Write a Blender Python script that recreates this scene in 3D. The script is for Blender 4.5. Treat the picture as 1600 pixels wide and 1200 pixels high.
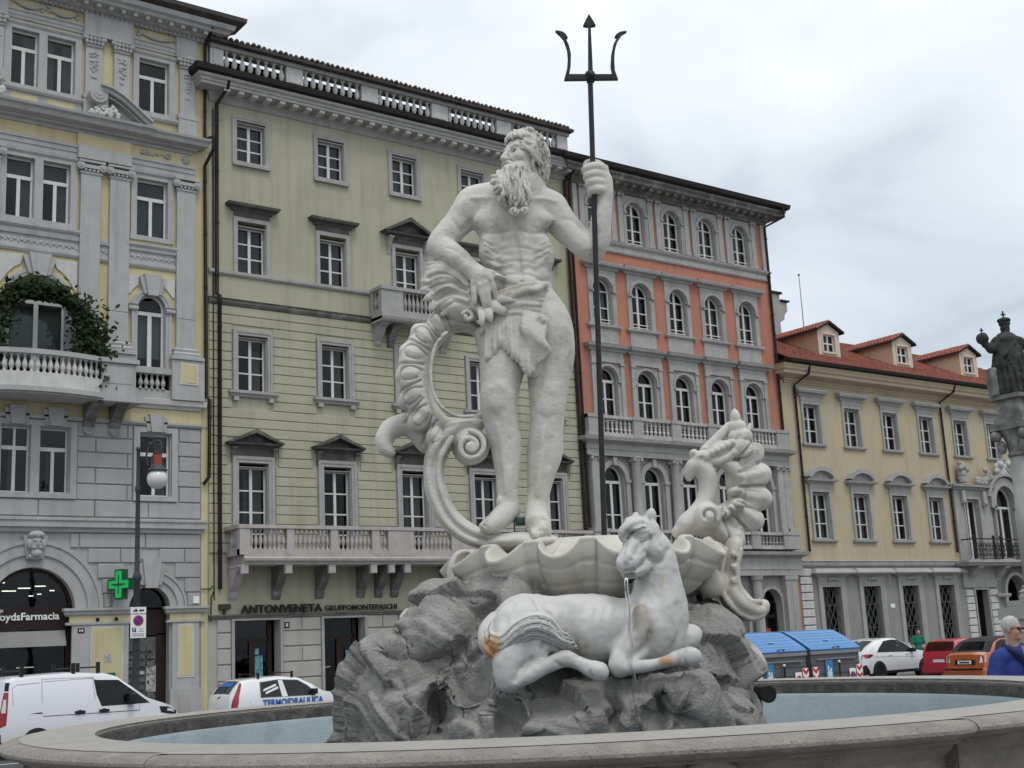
import bpy, math, random
import numpy as np
from mathutils import Vector, Matrix

for o in list(bpy.data.objects):
    bpy.data.objects.remove(o, do_unlink=True)
SC = bpy.context.scene
COL = SC.collection
rnd = random.Random(7)
PI = math.pi

# ------------------------------------------------------------------ camera
FPX = 1984.0                      # focal length in pixels of a 1600 px wide frame
EYE = 1.65
ROLL = math.atan(.049)
PITCH = math.atan(410.0 * math.cos(ROLL) / FPX)
YAW = math.radians(52.9986)       # heading measured from the street direction (+X); +Y points into the facades
D = 39.5                          # distance of the facade line
FW = Vector((math.cos(YAW) * math.cos(PITCH), math.sin(YAW) * math.cos(PITCH), math.sin(PITCH)))
R0 = Vector((math.sin(YAW), -math.cos(YAW), 0))
U0 = R0.cross(FW)
CR = R0 * math.cos(ROLL) - U0 * math.sin(ROLL)
CU = R0 * math.sin(ROLL) + U0 * math.cos(ROLL)
CAMP = Vector((0, 0, EYE))
cd = bpy.data.cameras.new('camera'); cam = bpy.data.objects.new('camera', cd); COL.objects.link(cam)
cd.sensor_width = 36; cd.lens = 36 * FPX / 1600; cd.clip_start = .1; cd.clip_end = 3000
cam.matrix_world = Matrix(((CR.x, CU.x, -FW.x, 0), (CR.y, CU.y, -FW.y, 0), (CR.z, CU.z, -FW.z, EYE), (0, 0, 0, 1)))
SC.camera = cam
SC.render.resolution_x = 1024; SC.render.resolution_y = 768

# ------------------------------------------------------------------ sky, sun, exposure
SUN_EL, SUN_AZ = math.radians(62), math.radians(-95)     # direction the light comes from, azimuth from +X
W = bpy.data.worlds.new('World'); SC.world = W; W.use_nodes = True
nt = W.node_tree; N = nt.nodes; L = nt.links; N.clear()
def nd(t, **k):
    n = N.new(t)
    for a, b in k.items():
        setattr(n, a, b)
    return n
sky = nd('ShaderNodeTexSky', sky_type='NISHITA', sun_disc=False)
sky.sun_elevation = SUN_EL; sky.sun_rotation = PI / 2 - SUN_AZ; sky.air_density = 1.2; sky.dust_density = 3
bg1 = nd('ShaderNodeBackground'); bg1.inputs[1].default_value = .1
L.new(sky.outputs[0], bg1.inputs[0])
tc = nd('ShaderNodeTexCoord')
sp = nd('ShaderNodeSeparateXYZ'); L.new(tc.outputs['Generated'], sp.inputs[0])
def mth(op, a, b=None, c=None, clamp=False):
    n = nd('ShaderNodeMath', operation=op, use_clamp=clamp)
    for i, v in enumerate((a, b, c)):
        if v is None: continue
        if isinstance(v, (int, float)): n.inputs[i].default_value = v
        else: L.new(v, n.inputs[i])
    return n.outputs[0]
zz = mth('ADD', mth('MAXIMUM', sp.outputs[2], 0), .22)
cb = nd('ShaderNodeCombineXYZ')
L.new(mth('DIVIDE', sp.outputs[0], zz), cb.inputs[0]); L.new(mth('DIVIDE', sp.outputs[1], zz), cb.inputs[1])
n1 = nd('ShaderNodeTexNoise'); n1.inputs['Scale'].default_value = 1.9; n1.inputs['Detail'].default_value = 5; n1.inputs['Roughness'].default_value = .5
n1.inputs['Distortion'].default_value = .3
mp = nd('ShaderNodeMapping'); mp.inputs['Location'].default_value = (3.4, 1.2, 0); L.new(cb.outputs[0], mp.inputs[0]); L.new(mp.outputs[0], n1.inputs['Vector'])
r1 = nd('ShaderNodeValToRGB'); L.new(n1.outputs[0], r1.inputs[0])
r1.color_ramp.elements[0].position = .30; r1.color_ramp.elements[0].color = (.50, .555, .62, 1)
r1.color_ramp.elements[1].position = .62; r1.color_ramp.elements[1].color = (.93, .965, 1.0, 1)
e = r1.color_ramp.elements.new(.45); e.color = (.77, .82, .87, 1)
# overcast luminance: the deck brightens towards the zenith (CIE overcast sky) and is bluer low down
lum = mth('MULTIPLY', mth('ADD', mth('MULTIPLY', mth('MAXIMUM', sp.outputs[2], 0), 2.), 1.), 1 / 1.62)
r2 = nd('ShaderNodeValToRGB'); L.new(sp.outputs[2], r2.inputs[0])
r2.color_ramp.elements[0].position = .08; r2.color_ramp.elements[0].color = (.93, 1., 1.09, 1)
r2.color_ramp.elements[1].position = .5; r2.color_ramp.elements[1].color = (1.0, 1., .995, 1)
vm = nd('ShaderNodeVectorMath', operation='SCALE'); L.new(r2.outputs[0], vm.inputs[0]); L.new(lum, vm.inputs['Scale'])
mx = nd('ShaderNodeMix', data_type='RGBA', blend_type='MULTIPLY'); mx.inputs['Factor'].default_value = 1
L.new(r1.outputs[0], mx.inputs['A']); L.new(vm.outputs[0], mx.inputs['B'])
bg2 = nd('ShaderNodeBackground'); L.new(mx.outputs['Result'], bg2.inputs[0]); bg2.inputs[1].default_value = 1.0
ms = nd('ShaderNodeMixShader'); ms.inputs[0].default_value = .93
L.new(bg1.outputs[0], ms.inputs[1]); L.new(bg2.outputs[0], ms.inputs[2])
out = nd('ShaderNodeOutputWorld'); L.new(ms.outputs[0], out.inputs[0])

sl = bpy.data.lights.new('sun', 'SUN'); sl.energy = .95; sl.angle = math.radians(14); sl.color = (1, .97, .92)
so = bpy.data.objects.new('sun', sl); COL.objects.link(so)
sd = Vector((math.cos(SUN_EL) * math.cos(SUN_AZ), math.cos(SUN_EL) * math.sin(SUN_AZ), math.sin(SUN_EL)))
so.rotation_euler = sd.to_track_quat('Z', 'Y').to_euler(); so.location = (0, 0, 60)
SC.view_settings.view_transform = 'Standard'; SC.view_settings.look = 'None'
SC.view_settings.exposure = 0; SC.view_settings.gamma = 1; SC.view_settings.use_curve_mapping = False

# ------------------------------------------------------------------ materials
MATS = {}
def M(name, col, rough=.8, var=.08, scale=2.5, bump=0., bscale=40, streak=0., spec=.3, metal=0., col2=None, patch=.0, pscale=1.5, speck=0., coat=0., detail=5):
    """procedural Principled material: mottled colour, vertical streaks, patches of a second colour, specks, fine relief"""
    m = bpy.data.materials.new(name); MATS[name] = m; m.use_nodes = True
    t = m.node_tree; ns = t.nodes; lk = t.links
    b = ns['Principled BSDF']
    b.inputs['Roughness'].default_value = rough; b.inputs['Metallic'].default_value = metal
    b.inputs['Specular IOR Level'].default_value = spec
    if coat: b.inputs['Coat Weight'].default_value = coat; b.inputs['Coat Roughness'].default_value = .08
    g = ns.new('ShaderNodeNewGeometry')
    def noise(sc, vec=None, det=detail, rg=.55):
        n = ns.new('ShaderNodeTexNoise'); n.inputs['Scale'].default_value = sc; n.inputs['Detail'].default_value = det; n.inputs['Roughness'].default_value = rg
        lk.new(vec or g.outputs['Position'], n.inputs['Vector']); return n.outputs[0]
    def ramp(v, lo, hi, a=0., c=1.):
        r = ns.new('ShaderNodeMapRange'); r.inputs[1].default_value = lo; r.inputs[2].default_value = hi; r.inputs[3].default_value = a; r.inputs[4].default_value = c
        lk.new(v, r.inputs[0]); return r.outputs[0]
    def mix(f, a, c, mode='MIX'):
        x = ns.new('ShaderNodeMix'); x.data_type = 'RGBA'; x.blend_type = mode; x.clamp_factor = True
        for s, v in (('Factor', f), ('A', a), ('B', c)):
            if isinstance(v, (int, float)): x.inputs[s].default_value = v
            elif isinstance(v, tuple): x.inputs[s].default_value = (*v, 1)
            else: lk.new(v, x.inputs[s])
        return x.outputs['Result']
    c = tuple(col)
    cur = mix(ramp(noise(scale), .3, .7), tuple(v * (1 - var) for v in c), tuple(min(1, v * (1 + var)) for v in c))
    if patch and col2:
        cur = mix(ramp(noise(pscale, det=7, rg=.6), .52, .68, 0, patch), cur, tuple(col2))
    if streak:
        mpn = ns.new('ShaderNodeMapping'); mpn.inputs['Scale'].default_value = (2.2, 2.2, .16); lk.new(g.outputs['Position'], mpn.inputs[0])
        cur = mix(ramp(noise(1.6, mpn.outputs[0], 6), .5, .75, 0, streak), cur, tuple(v * .45 for v in c))
    if speck:
        cur = mix(ramp(noise(90, det=2), .64, .70, 0, speck), cur, tuple(v * .3 for v in c))
    lk.new(cur, b.inputs['Base Color'])
    if bump:
        bn = ns.new('ShaderNodeBump'); bn.inputs['Strength'].default_value = bump; bn.inputs['Distance'].default_value = .02
        lk.new(noise(bscale, det=6, rg=.65), bn.inputs['Height']); lk.new(bn.outputs[0], b.inputs['Normal'])
    return m
def glass(name, tint=(.75, .78, .78), refl=1.0):
    m = bpy.data.materials.new(name); MATS[name] = m; m.use_nodes = True
    t = m.node_tree; ns = t.nodes; lk = t.links; ns.clear()
    o = ns.new('ShaderNodeOutputMaterial'); tr = ns.new('ShaderNodeBsdfTransparent'); tr.inputs[0].default_value = (*tint, 1)
    gl = ns.new('ShaderNodeBsdfGlossy'); gl.inputs['Roughness'].default_value = .04; gl.inputs[0].default_value = (refl, refl, refl, 1)
    g = ns.new('ShaderNodeNewGeometry'); nz = ns.new('ShaderNodeTexNoise'); nz.inputs['Scale'].default_value = 1.3; lk.new(g.outputs['Position'], nz.inputs['Vector'])
    bp = ns.new('ShaderNodeBump'); bp.inputs['Strength'].default_value = .25; bp.inputs['Distance'].default_value = .03; lk.new(nz.outputs[0], bp.inputs['Height'])
    lk.new(bp.outputs[0], gl.inputs['Normal'])
    dt = ns.new('ShaderNodeVectorMath'); dt.operation = 'DOT_PRODUCT'; lk.new(g.outputs['Normal'], dt.inputs[0]); lk.new(g.outputs['Incoming'], dt.inputs[1])
    def mt(op, a, b):
        q = ns.new('ShaderNodeMath'); q.operation = op
        for i, v in ((0, a), (1, b)):
            if v is None: continue
            if isinstance(v, (int, float)): q.inputs[i].default_value = v
            else: lk.new(v, q.inputs[i])
        return q.outputs[0]
    fr = mt('ADD', mt('MULTIPLY', mt('POWER', mt('SUBTRACT', 1., mt('ABSOLUTE', dt.outputs['Value'], None)), 5.), .9), .035)
    mxs = ns.new('ShaderNodeMixShader'); lk.new(fr, mxs.inputs[0]); lk.new(tr.outputs[0], mxs.inputs[1]); lk.new(gl.outputs[0], mxs.inputs[2]); lk.new(mxs.outputs[0], o.inputs[0])
    return m
def emis(name, col, s):
    m = bpy.data.materials.new(name); MATS[name] = m; m.use_nodes = True
    b = m.node_tree.nodes['Principled BSDF']; b.inputs['Base Color'].default_value = (*col, 1)
    b.inputs['Emission Color'].default_value = (*col, 1); b.inputs['Emission Strength'].default_value = s
    return m

# ------------------------------------------------------------------ mesh builder
class MB:
    def __init__(s): s.v = []; s.f = []
    def add(s, vs, fs):
        n = len(s.v); s.v += [tuple(p) for p in vs]; s.f += [tuple(i + n for i in f) for f in fs]; return s
    def box(s, x0, x1, y0, y1, z0, z1):
        return s.add([(x0, y0, z0), (x1, y0, z0), (x1, y1, z0), (x0, y1, z0), (x0, y0, z1), (x1, y0, z1), (x1, y1, z1), (x0, y1, z1)],
                     [(0, 3, 2, 1), (4, 5, 6, 7), (0, 1, 5, 4), (1, 2, 6, 5), (2, 3, 7, 6), (3, 0, 4, 7)])
    def ob(s, x0, x1, o0, o1, z0, z1):           # facade box: o = metres proud of the facade line
        return s.box(x0, x1, D - o1, D - o0, z0, z1)
    def bev(s, x0, x1, y0, y1, z0, z1, b):       # box with chamfered front (-y) edges
        return s.add([(x0, y1, z0), (x1, y1, z0), (x1, y1, z1), (x0, y1, z1), (x0, y0 + b, z0), (x1, y0 + b, z0), (x1, y0 + b, z1), (x0, y0 + b, z1),
                      (x0 + b, y0, z0 + b), (x1 - b, y0, z0 + b), (x1 - b, y0, z1 - b), (x0 + b, y0, z1 - b)],
                     [(0, 3, 2, 1), (0, 1, 5, 4), (1, 2, 6, 5), (2, 3, 7, 6), (3, 0, 4, 7), (4, 5, 9, 8), (5, 6, 10, 9), (6, 7, 11, 10), (7, 4, 8, 11), (8, 9, 10, 11)])
    def obev(s, x0, x1, o0, o1, z0, z1, b=.012):
        return s.bev(x0, x1, D - o1, D - o0, z0, z1, b)
    def prism(s, poly, o0, o1, axis='o'):
        """poly in (x,z) extruded from o0 to o1 (facade), or in (y,z) extruded along x (axis 'x')"""
        n = len(poly)
        if axis == 'o': a = [(p[0], D - o1, p[1]) for p in poly]; b = [(p[0], D - o0, p[1]) for p in poly]
        elif axis == 'x': a = [(o0, p[0], p[1]) for p in poly]; b = [(o1, p[0], p[1]) for p in poly]
        elif axis == 'y': a = [(p[0], o0, p[1]) for p in poly]; b = [(p[0], o1, p[1]) for p in poly]
        else: a = [(p[0], p[1], o0) for p in poly]; b = [(p[0], p[1], o1) for p in poly]
        return s.add(a + b, [tuple(range(n)), tuple(range(2 * n - 1, n - 1, -1))] + [(i, i + n, (i + 1) % n + n, (i + 1) % n) for i in range(n)])
    def mould(s, prof, x0, x1, ret=True):
        """cornice: prof = [(o,z)...] from the wall, outwards and back, run from x0 to x1; mitred returns at the ends"""
        n = len(prof)
        a = [(x0 - (p[0] if ret else 0), D - p[0], p[1]) for p in prof]; b = [(x1 + (p[0] if ret else 0), D - p[0], p[1]) for p in prof]
        fs = [(i, i + 1, i + 1 + n, i + n) for i in range(n - 1)]
        s.add(a + b, fs)
        a2 = [(p[0], D, p[2]) for p in a]; b2 = [(p[0], D, p[2]) for p in b]
        if ret:
            s.add(a + a2, [(i + 1, i, i + n, i + 1 + n) for i in range(n - 1)])
            s.add(b + b2, [(i, i + 1, i + 1 + n, i + n) for i in range(n - 1)])
        else:
            s.add(a, [tuple(range(n))]); s.add(b, [tuple(range(n - 1, -1, -1))])
        return s
    def lathe(s, prof, c=(0, 0, 0), n=12, a0=0, a1=2 * PI):
        full = abs(a1 - a0 - 2 * PI) < 1e-6; k = n if full else n + 1
        vs = []
        for r, z in prof:
            for i in range(k):
                a = a0 + (a1 - a0) * i / n; vs.append((c[0] + r * math.cos(a), c[1] + r * math.sin(a), c[2] + z))
        fs = []
        for j in range(len(prof) - 1):
            for i in range(n):
                q = (i + 1) % k; fs.append((j * k + i, j * k + q, (j + 1) * k + q, (j + 1) * k + i))
        if full: fs += [tuple(range(k - 1, -1, -1)), tuple(range((len(prof) - 1) * k, len(prof) * k))]
        return s.add(vs, fs)
    def tube(s, pts, r, n=8, cap=True):
        P = [Vector(p) for p in pts]; m = len(P); rs = r if isinstance(r, (list, tuple)) else [r] * m
        vs = []; up = None
        for i in range(m):
            t = (P[min(i + 1, m - 1)] - P[max(i - 1, 0)]).normalized()
            if up is None: up = Vector((0, 0, 1)) if abs(t.z) < .9 else Vector((1, 0, 0))
            a = t.cross(up).normalized(); b = a.cross(t).normalized(); up = b
            for k in range(n):
                q = 2 * PI * k / n; vs.append(P[i] + (a * math.cos(q) + b * math.sin(q)) * rs[i])
        fs = [(i * n + k, i * n + (k + 1) % n, (i + 1) * n + (k + 1) % n, (i + 1) * n + k) for i in range(m - 1) for k in range(n)]
        if cap: fs += [tuple(range(n - 1, -1, -1)), tuple(range((m - 1) * n, m * n))]
        return s.add(vs, fs)
    def ball(s, c, r, n=10, m=7, sc=(1, 1, 1)):
        vs = [(c[0], c[1], c[2] - r * sc[2])]
        for j in range(1, m):
            a = -PI / 2 + PI * j / m
            for i in range(n):
                q = 2 * PI * i / n; vs.append((c[0] + r * sc[0] * math.cos(a) * math.cos(q), c[1] + r * sc[1] * math.cos(a) * math.sin(q), c[2] + r * sc[2] * math.sin(a)))
        vs.append((c[0], c[1], c[2] + r * sc[2])); e = len(vs) - 1; fs = []
        for i in range(n):
            fs.append((0, 1 + (i + 1) % n, 1 + i)); fs.append((e, 1 + (m - 2) * n + i, 1 + (m - 2) * n + (i + 1) % n))
        for j in range(m - 2):
            for i in range(n):
                fs.append((1 + j * n + i, 1 + j * n + (i + 1) % n, 1 + (j + 1) * n + (i + 1) % n, 1 + (j + 1) * n + i))
        return s.add(vs, fs)
    def loft(s, rings, close=True, cap=True):
        n = len(rings[0]); vs = [p for r in rings for p in r]; fs = []
        for j in range(len(rings) - 1):
            for i in range(n if close else n - 1):
                fs.append((j * n + i, j * n + (i + 1) % n, (j + 1) * n + (i + 1) % n, (j + 1) * n + i))
        if cap: fs += [tuple(range(n - 1, -1, -1)), tuple(range((len(rings) - 1) * n, len(rings) * n))]
        return s.add(vs, fs)
    def data(s, name, mat, org=(0, 0, 0), smooth=False):
        me = bpy.data.meshes.new(name); me.from_pydata([(p[0] - org[0], p[1] - org[1], p[2] - org[2]) for p in s.v], [], s.f)
        if mat is not None: me.materials.append(MATS[mat] if isinstance(mat, str) else mat)
        if smooth is True: me.shade_smooth()
        elif smooth: me.shade_smooth(); me.set_sharp_from_angle(angle=math.radians(smooth))
        me.update(); return me
def put(name, me, parent=None, loc=(0, 0, 0), rot=(0, 0, 0), scl=(1, 1, 1)):
    o = bpy.data.objects.new(name, me); COL.objects.link(o); o.parent = parent
    o.location = loc; o.rotation_euler = rot; o.scale = scl; return o
def tag(o, label=None, cat=None, group=None, kind=None):
    for k, v in (('label', label), ('category', cat), ('group', group), ('kind', kind)):
        if v: o[k] = v
    return o
def clusters(mb, gap=.05):
    """split a builder into pieces that stand clear of each other"""
    if len(mb.v) > 4000 or not mb.f: return [mb]
    p = list(range(len(mb.v)))
    def find(i):
        while p[i] != i: p[i] = p[p[i]]; i = p[i]
        return i
    for f in mb.f:
        a = find(f[0])
        for j in f[1:]: p[find(j)] = a
    comp = {}
    for f in mb.f: comp.setdefault(find(f[0]), []).append(f)
    items = []
    for fs in comp.values():
        P = [mb.v[i] for f in fs for i in f]; items.append([[min(q[k] for q in P) - gap / 2 for k in range(3)], [max(q[k] for q in P) + gap / 2 for k in range(3)], fs])
    if len(items) > 60: return [mb]
    ch = True
    while ch:
        ch = False
        for i in range(len(items)):
            for j in range(i + 1, len(items)):
                a, b = items[i], items[j]
                if all(a[0][k] <= b[1][k] and b[0][k] <= a[1][k] for k in range(3)):
                    items[i] = [[min(a[0][k], b[0][k]) for k in range(3)], [max(a[1][k], b[1][k]) for k in range(3)], a[2] + b[2]]; del items[j]; ch = True; break
            if ch: break
    if len(items) == 1: return [mb]
    out_ = []
    for it in items:
        q = MB(); mp_ = {}
        for f in it[2]:
            for i in f:
                if i not in mp_: mp_[i] = len(q.v); q.v.append(mb.v[i])
            q.f.append(tuple(mp_[i] for i in f))
        out_.append(q)
    return out_
class Thing:
    """an Empty at the thing's base; parts are meshes under it, given in world coordinates"""
    def __init__(s, name, label, cat, org, group=None):
        s.org = org; s.e = put(name, None, None, org); s.e.empty_display_size = .3; tag(s.e, label, cat, group)
    def part(s, name, mb, mat, parent=None, smooth=False):
        cl = clusters(mb)
        if 1 < len(cl) < 8:
            os_ = [put(name, q.data(name, mat, s.org, smooth), parent or s.e) for q in cl]; return os_[0]
        return put(name, mb.data(name, mat, s.org, smooth), parent or s.e)
    def inst(s, name, me, loc, parent=None, rot=(0, 0, 0), scl=(1, 1, 1)):
        return put(name, me, parent or s.e, (loc[0] - s.org[0], loc[1] - s.org[1], loc[2] - s.org[2]), rot, scl)
def single(name, mb, mat, label, cat, org=(0, 0, 0), group=None, smooth=False, kind=None):
    return tag(put(name, mb.data(name, mat, org, smooth), None, org), label, cat, group, kind)
def arc(cx, cz, r, a0, a1, n, rz=None):
    return [(cx + r * math.cos(a0 + (a1 - a0) * i / n), cz + (rz or r) * math.sin(a0 + (a1 - a0) * i / n)) for i in range(n + 1)]
def ray(px, py):
    return FW + CR * ((px - 800) / FPX) - CU * ((py - 600) / FPX)
def at_depth(px, py, d):
    return CAMP + ray(px, py) * d
# ------------------------------------------------------------------ facade materials
M('plaster_yellow', (.56, .49, .29), .85, .06, 1.2, .2, 60, streak=.3, col2=(.60, .48, .26), patch=.35, pscale=.5)
M('plaster_grey', (.37, .368, .362), .85, .06, 1.0, .15, 60, streak=.28)
M('grey_trim', (.40, .396, .39), .8, .07, 2.0, .12, 50, streak=.38)
M('plaster_green', (.405, .388, .285), .88, .06, .8, .2, 70, streak=.38, col2=(.37, .36, .255), patch=.5, pscale=.35)
M('plaster_orange', (.44, .19, .13), .88, .07, .9, .2, 70, streak=.3, col2=(.42, .175, .115), patch=.4, pscale=.5)
M('plaster_cream', (.475, .405, .275), .88, .06, .8, .2, 70, streak=.3, col2=(.46, .38, .24), patch=.4, pscale=.4)
M('plaster_tan', (.52, .38, .25), .88, .05, 1.5, .15, 70)
M('plaster_dark_grey', (.27, .265, .255), .88, .06, 1.2, .15, 70, streak=.2)
M('stone_white', (.54, .53, .51), .8, .10, 4, .15, 40, streak=.35)
M('stone_grey', (.365, .357, .34), .82, .12, 3, .2, 40, streak=.35, col2=(.30, .29, .27), patch=.5)
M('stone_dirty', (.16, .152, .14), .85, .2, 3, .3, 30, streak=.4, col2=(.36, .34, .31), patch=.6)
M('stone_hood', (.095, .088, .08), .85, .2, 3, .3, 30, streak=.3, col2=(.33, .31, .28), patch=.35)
M('stone_pink', (.43, .395, .372), .85, .10, 4, .2, 40, streak=.4, col2=(.36, .33, .31), patch=.4)
M('ashlar', (.42, .397, .36), .85, .08, 1.5, .15, 60, streak=.2)
M('white_paint', (.62, .62, .60), .5, .04, 4, .05, 40)
M('gutter', (.016, .014, .013), .7, .2, 2, .1, 30)
M('pipe_brown', (.018, .013, .011), .7, .25, 2, .1, 30)
M('roof_dark', (.07, .06, .052), .8, .3, 3, .3, 20)
M('roof_tile', (.25, .085, .055), .85, .4, 6, .3, 20, col2=(.10, .06, .045), patch=.85, pscale=3)
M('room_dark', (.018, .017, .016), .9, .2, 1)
M('curtain', (.26, .26, .25), .9, .15, 8)
M('blind_blue', (.24, .31, .36), .6, .06, 8)
M('blind_teal', (.30, .38, .37), .7, .05, 4)
M('door_wood', (.022, .010, .008), .5, .25, 3, .1, 30)
M('iron', (.012, .012, .012), .45, .2, 10)
M('black_paint', (.015, .014, .013), .5, .1, 10)
M('brass_dark', (.05, .04, .03), .6, .2, 10)
glass('pane_glass', (.40, .42, .42)); glass('pane_dim', (.32, .34, .34))
emis('strip_light', (1, .95, .85), 4.0)

REVEAL = 'stone_grey'
# ------------------------------------------------------------------ facade helpers
def path_rect(x0, x1, z0, z1): return [(x0, z0), (x0, z1), (x1, z1), (x1, z0)]
def path_arch(x0, x1, z0, zs, n=14, rz=None):
    c, r = (x0 + x1) / 2, (x1 - x0) / 2
    return [(x0, z0)] + [(c - r * math.cos(PI * i / n), zs + (rz or r) * math.sin(PI * i / n)) for i in range(n + 1)] + [(x1, z0)]
def ring(mb, A, B, o0, o1, closed=False):
    """band between two paths (A outer, B inner) from o0 (wall) to o1 (face)"""
    n = len(A); vs = [(p[0], D - o1, p[1]) for p in A] + [(p[0], D - o1, p[1]) for p in B] + [(p[0], D - o0, p[1]) for p in A] + [(p[0], D - o0, p[1]) for p in B]
    fs = []
    for i in range(n if closed else n - 1):
        j = (i + 1) % n
        fs += [(i, i + n, j + n, j), (i, j, j + 2 * n, i + 2 * n), (j + n, i + n, i + 3 * n, j + 3 * n)]
    if not closed: fs += [(0, 2 * n, 3 * n, n), (n - 1, 2 * n - 1, 4 * n - 1, 3 * n - 1)]
    return mb.add(vs, fs)
def wall_mesh(x0, x1, z0, z1, ops, o=0., depth=.4, ends=True):
    """wall sheet with real openings; op = (x0,x1,z0,z1[,'arch'])"""
    z0 = -.4 if z0 == -.2 else z0; ops = [tuple(-.4 if v == -.2 else v for v in q[:4]) + tuple(q[4:]) for q in ops]
    mb = MB(); xs = sorted({x0, x1, *[q[i] for q in ops for i in (0, 1)]}); zs = sorted({z0, z1, *[q[i] for q in ops for i in (2, 3)]})
    xs = [x for x in xs if x0 <= x <= x1]; zs = [z for z in zs if z0 <= z <= z1]
    y = D - o; yb = D - o + depth
    for i in range(len(xs) - 1):
        zr = None
        for j in range(len(zs) - 1):
            cx, cz = (xs[i] + xs[i + 1]) / 2, (zs[j] + zs[j + 1]) / 2
            solid = not any(q[0] < cx < q[1] and q[2] < cz < q[3] for q in ops)
            if solid and zr is None: zr = zs[j]
            if (not solid or j == len(zs) - 2) and zr is not None:
                ze = zs[j] if not solid else zs[j + 1]
                mb.add([(xs[i], y, zr), (xs[i + 1], y, zr), (xs[i + 1], y, ze), (xs[i], y, ze)], [(0, 1, 2, 3)]); zr = None
    for q in ops:
        a, b, c, d = q[:4]
        if len(q) > 4:
            r = (b - a) / 2; zs_ = d - r; P = path_arch(a, b, c, zs_, 16)
            for k in range(len(P) - 1):
                mb.add([(P[k][0], y, P[k][1]), (P[k + 1][0], y, P[k + 1][1]), (P[k + 1][0], yb, P[k + 1][1]), (P[k][0], yb, P[k][1])], [(0, 1, 2, 3)])
            mb.add([(a, y, c), (b, y, c), (b, yb, c), (a, yb, c)], [(0, 1, 2, 3)])
            A = P[1:-1]; h = len(A) // 2
            for k in range(len(A) - 1):
                cor = (a, d) if k < h else (b, d)
                mb.add([(A[k][0], y, A[k][1]), (A[k + 1][0], y, A[k + 1][1]), (cor[0], y, cor[1])], [(0, 1, 2)])
            mb.add([(A[h][0], y, A[h][1]), (a, y, d), (b, y, d)], [(0, 1, 2)])
        else:
            P = path_rect(a, b, c, d)
            for k in range(4):
                p, p2 = P[k], P[(k + 1) % 4]; mb.add([(p[0], y, p[1]), (p2[0], y, p2[1]), (p2[0], yb, p2[1]), (p[0], yb, p[1])], [(0, 1, 2, 3)])
    if ends:
        for x in (x0, x1): mb.add([(x, y, z0), (x, y + 6, z0), (x, y + 6, z1), (x, y, z1)], [(0, 1, 2, 3)])
        mb.add([(x0, y, z1), (x1, y, z1), (x1, y + 6, z1), (x0, y + 6, z1)], [(0, 1, 2, 3)])
    return mb
def curtain_mesh(x0, x1, z0, z1, o, amp=.02, k=9):
    n = max(6, int((x1 - x0) * 26)); vs = []
    for i in range(n + 1):
        x = x0 + (x1 - x0) * i / n; y = D - o + amp * math.sin(i * 1.9) + amp * .6 * math.sin(i * .8)
        vs += [(x, y, z0), (x, y, z1)]
    return MB().add(vs, [(2 * i, 2 * i + 2, 2 * i + 3, 2 * i + 1) for i in range(n)])
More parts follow.
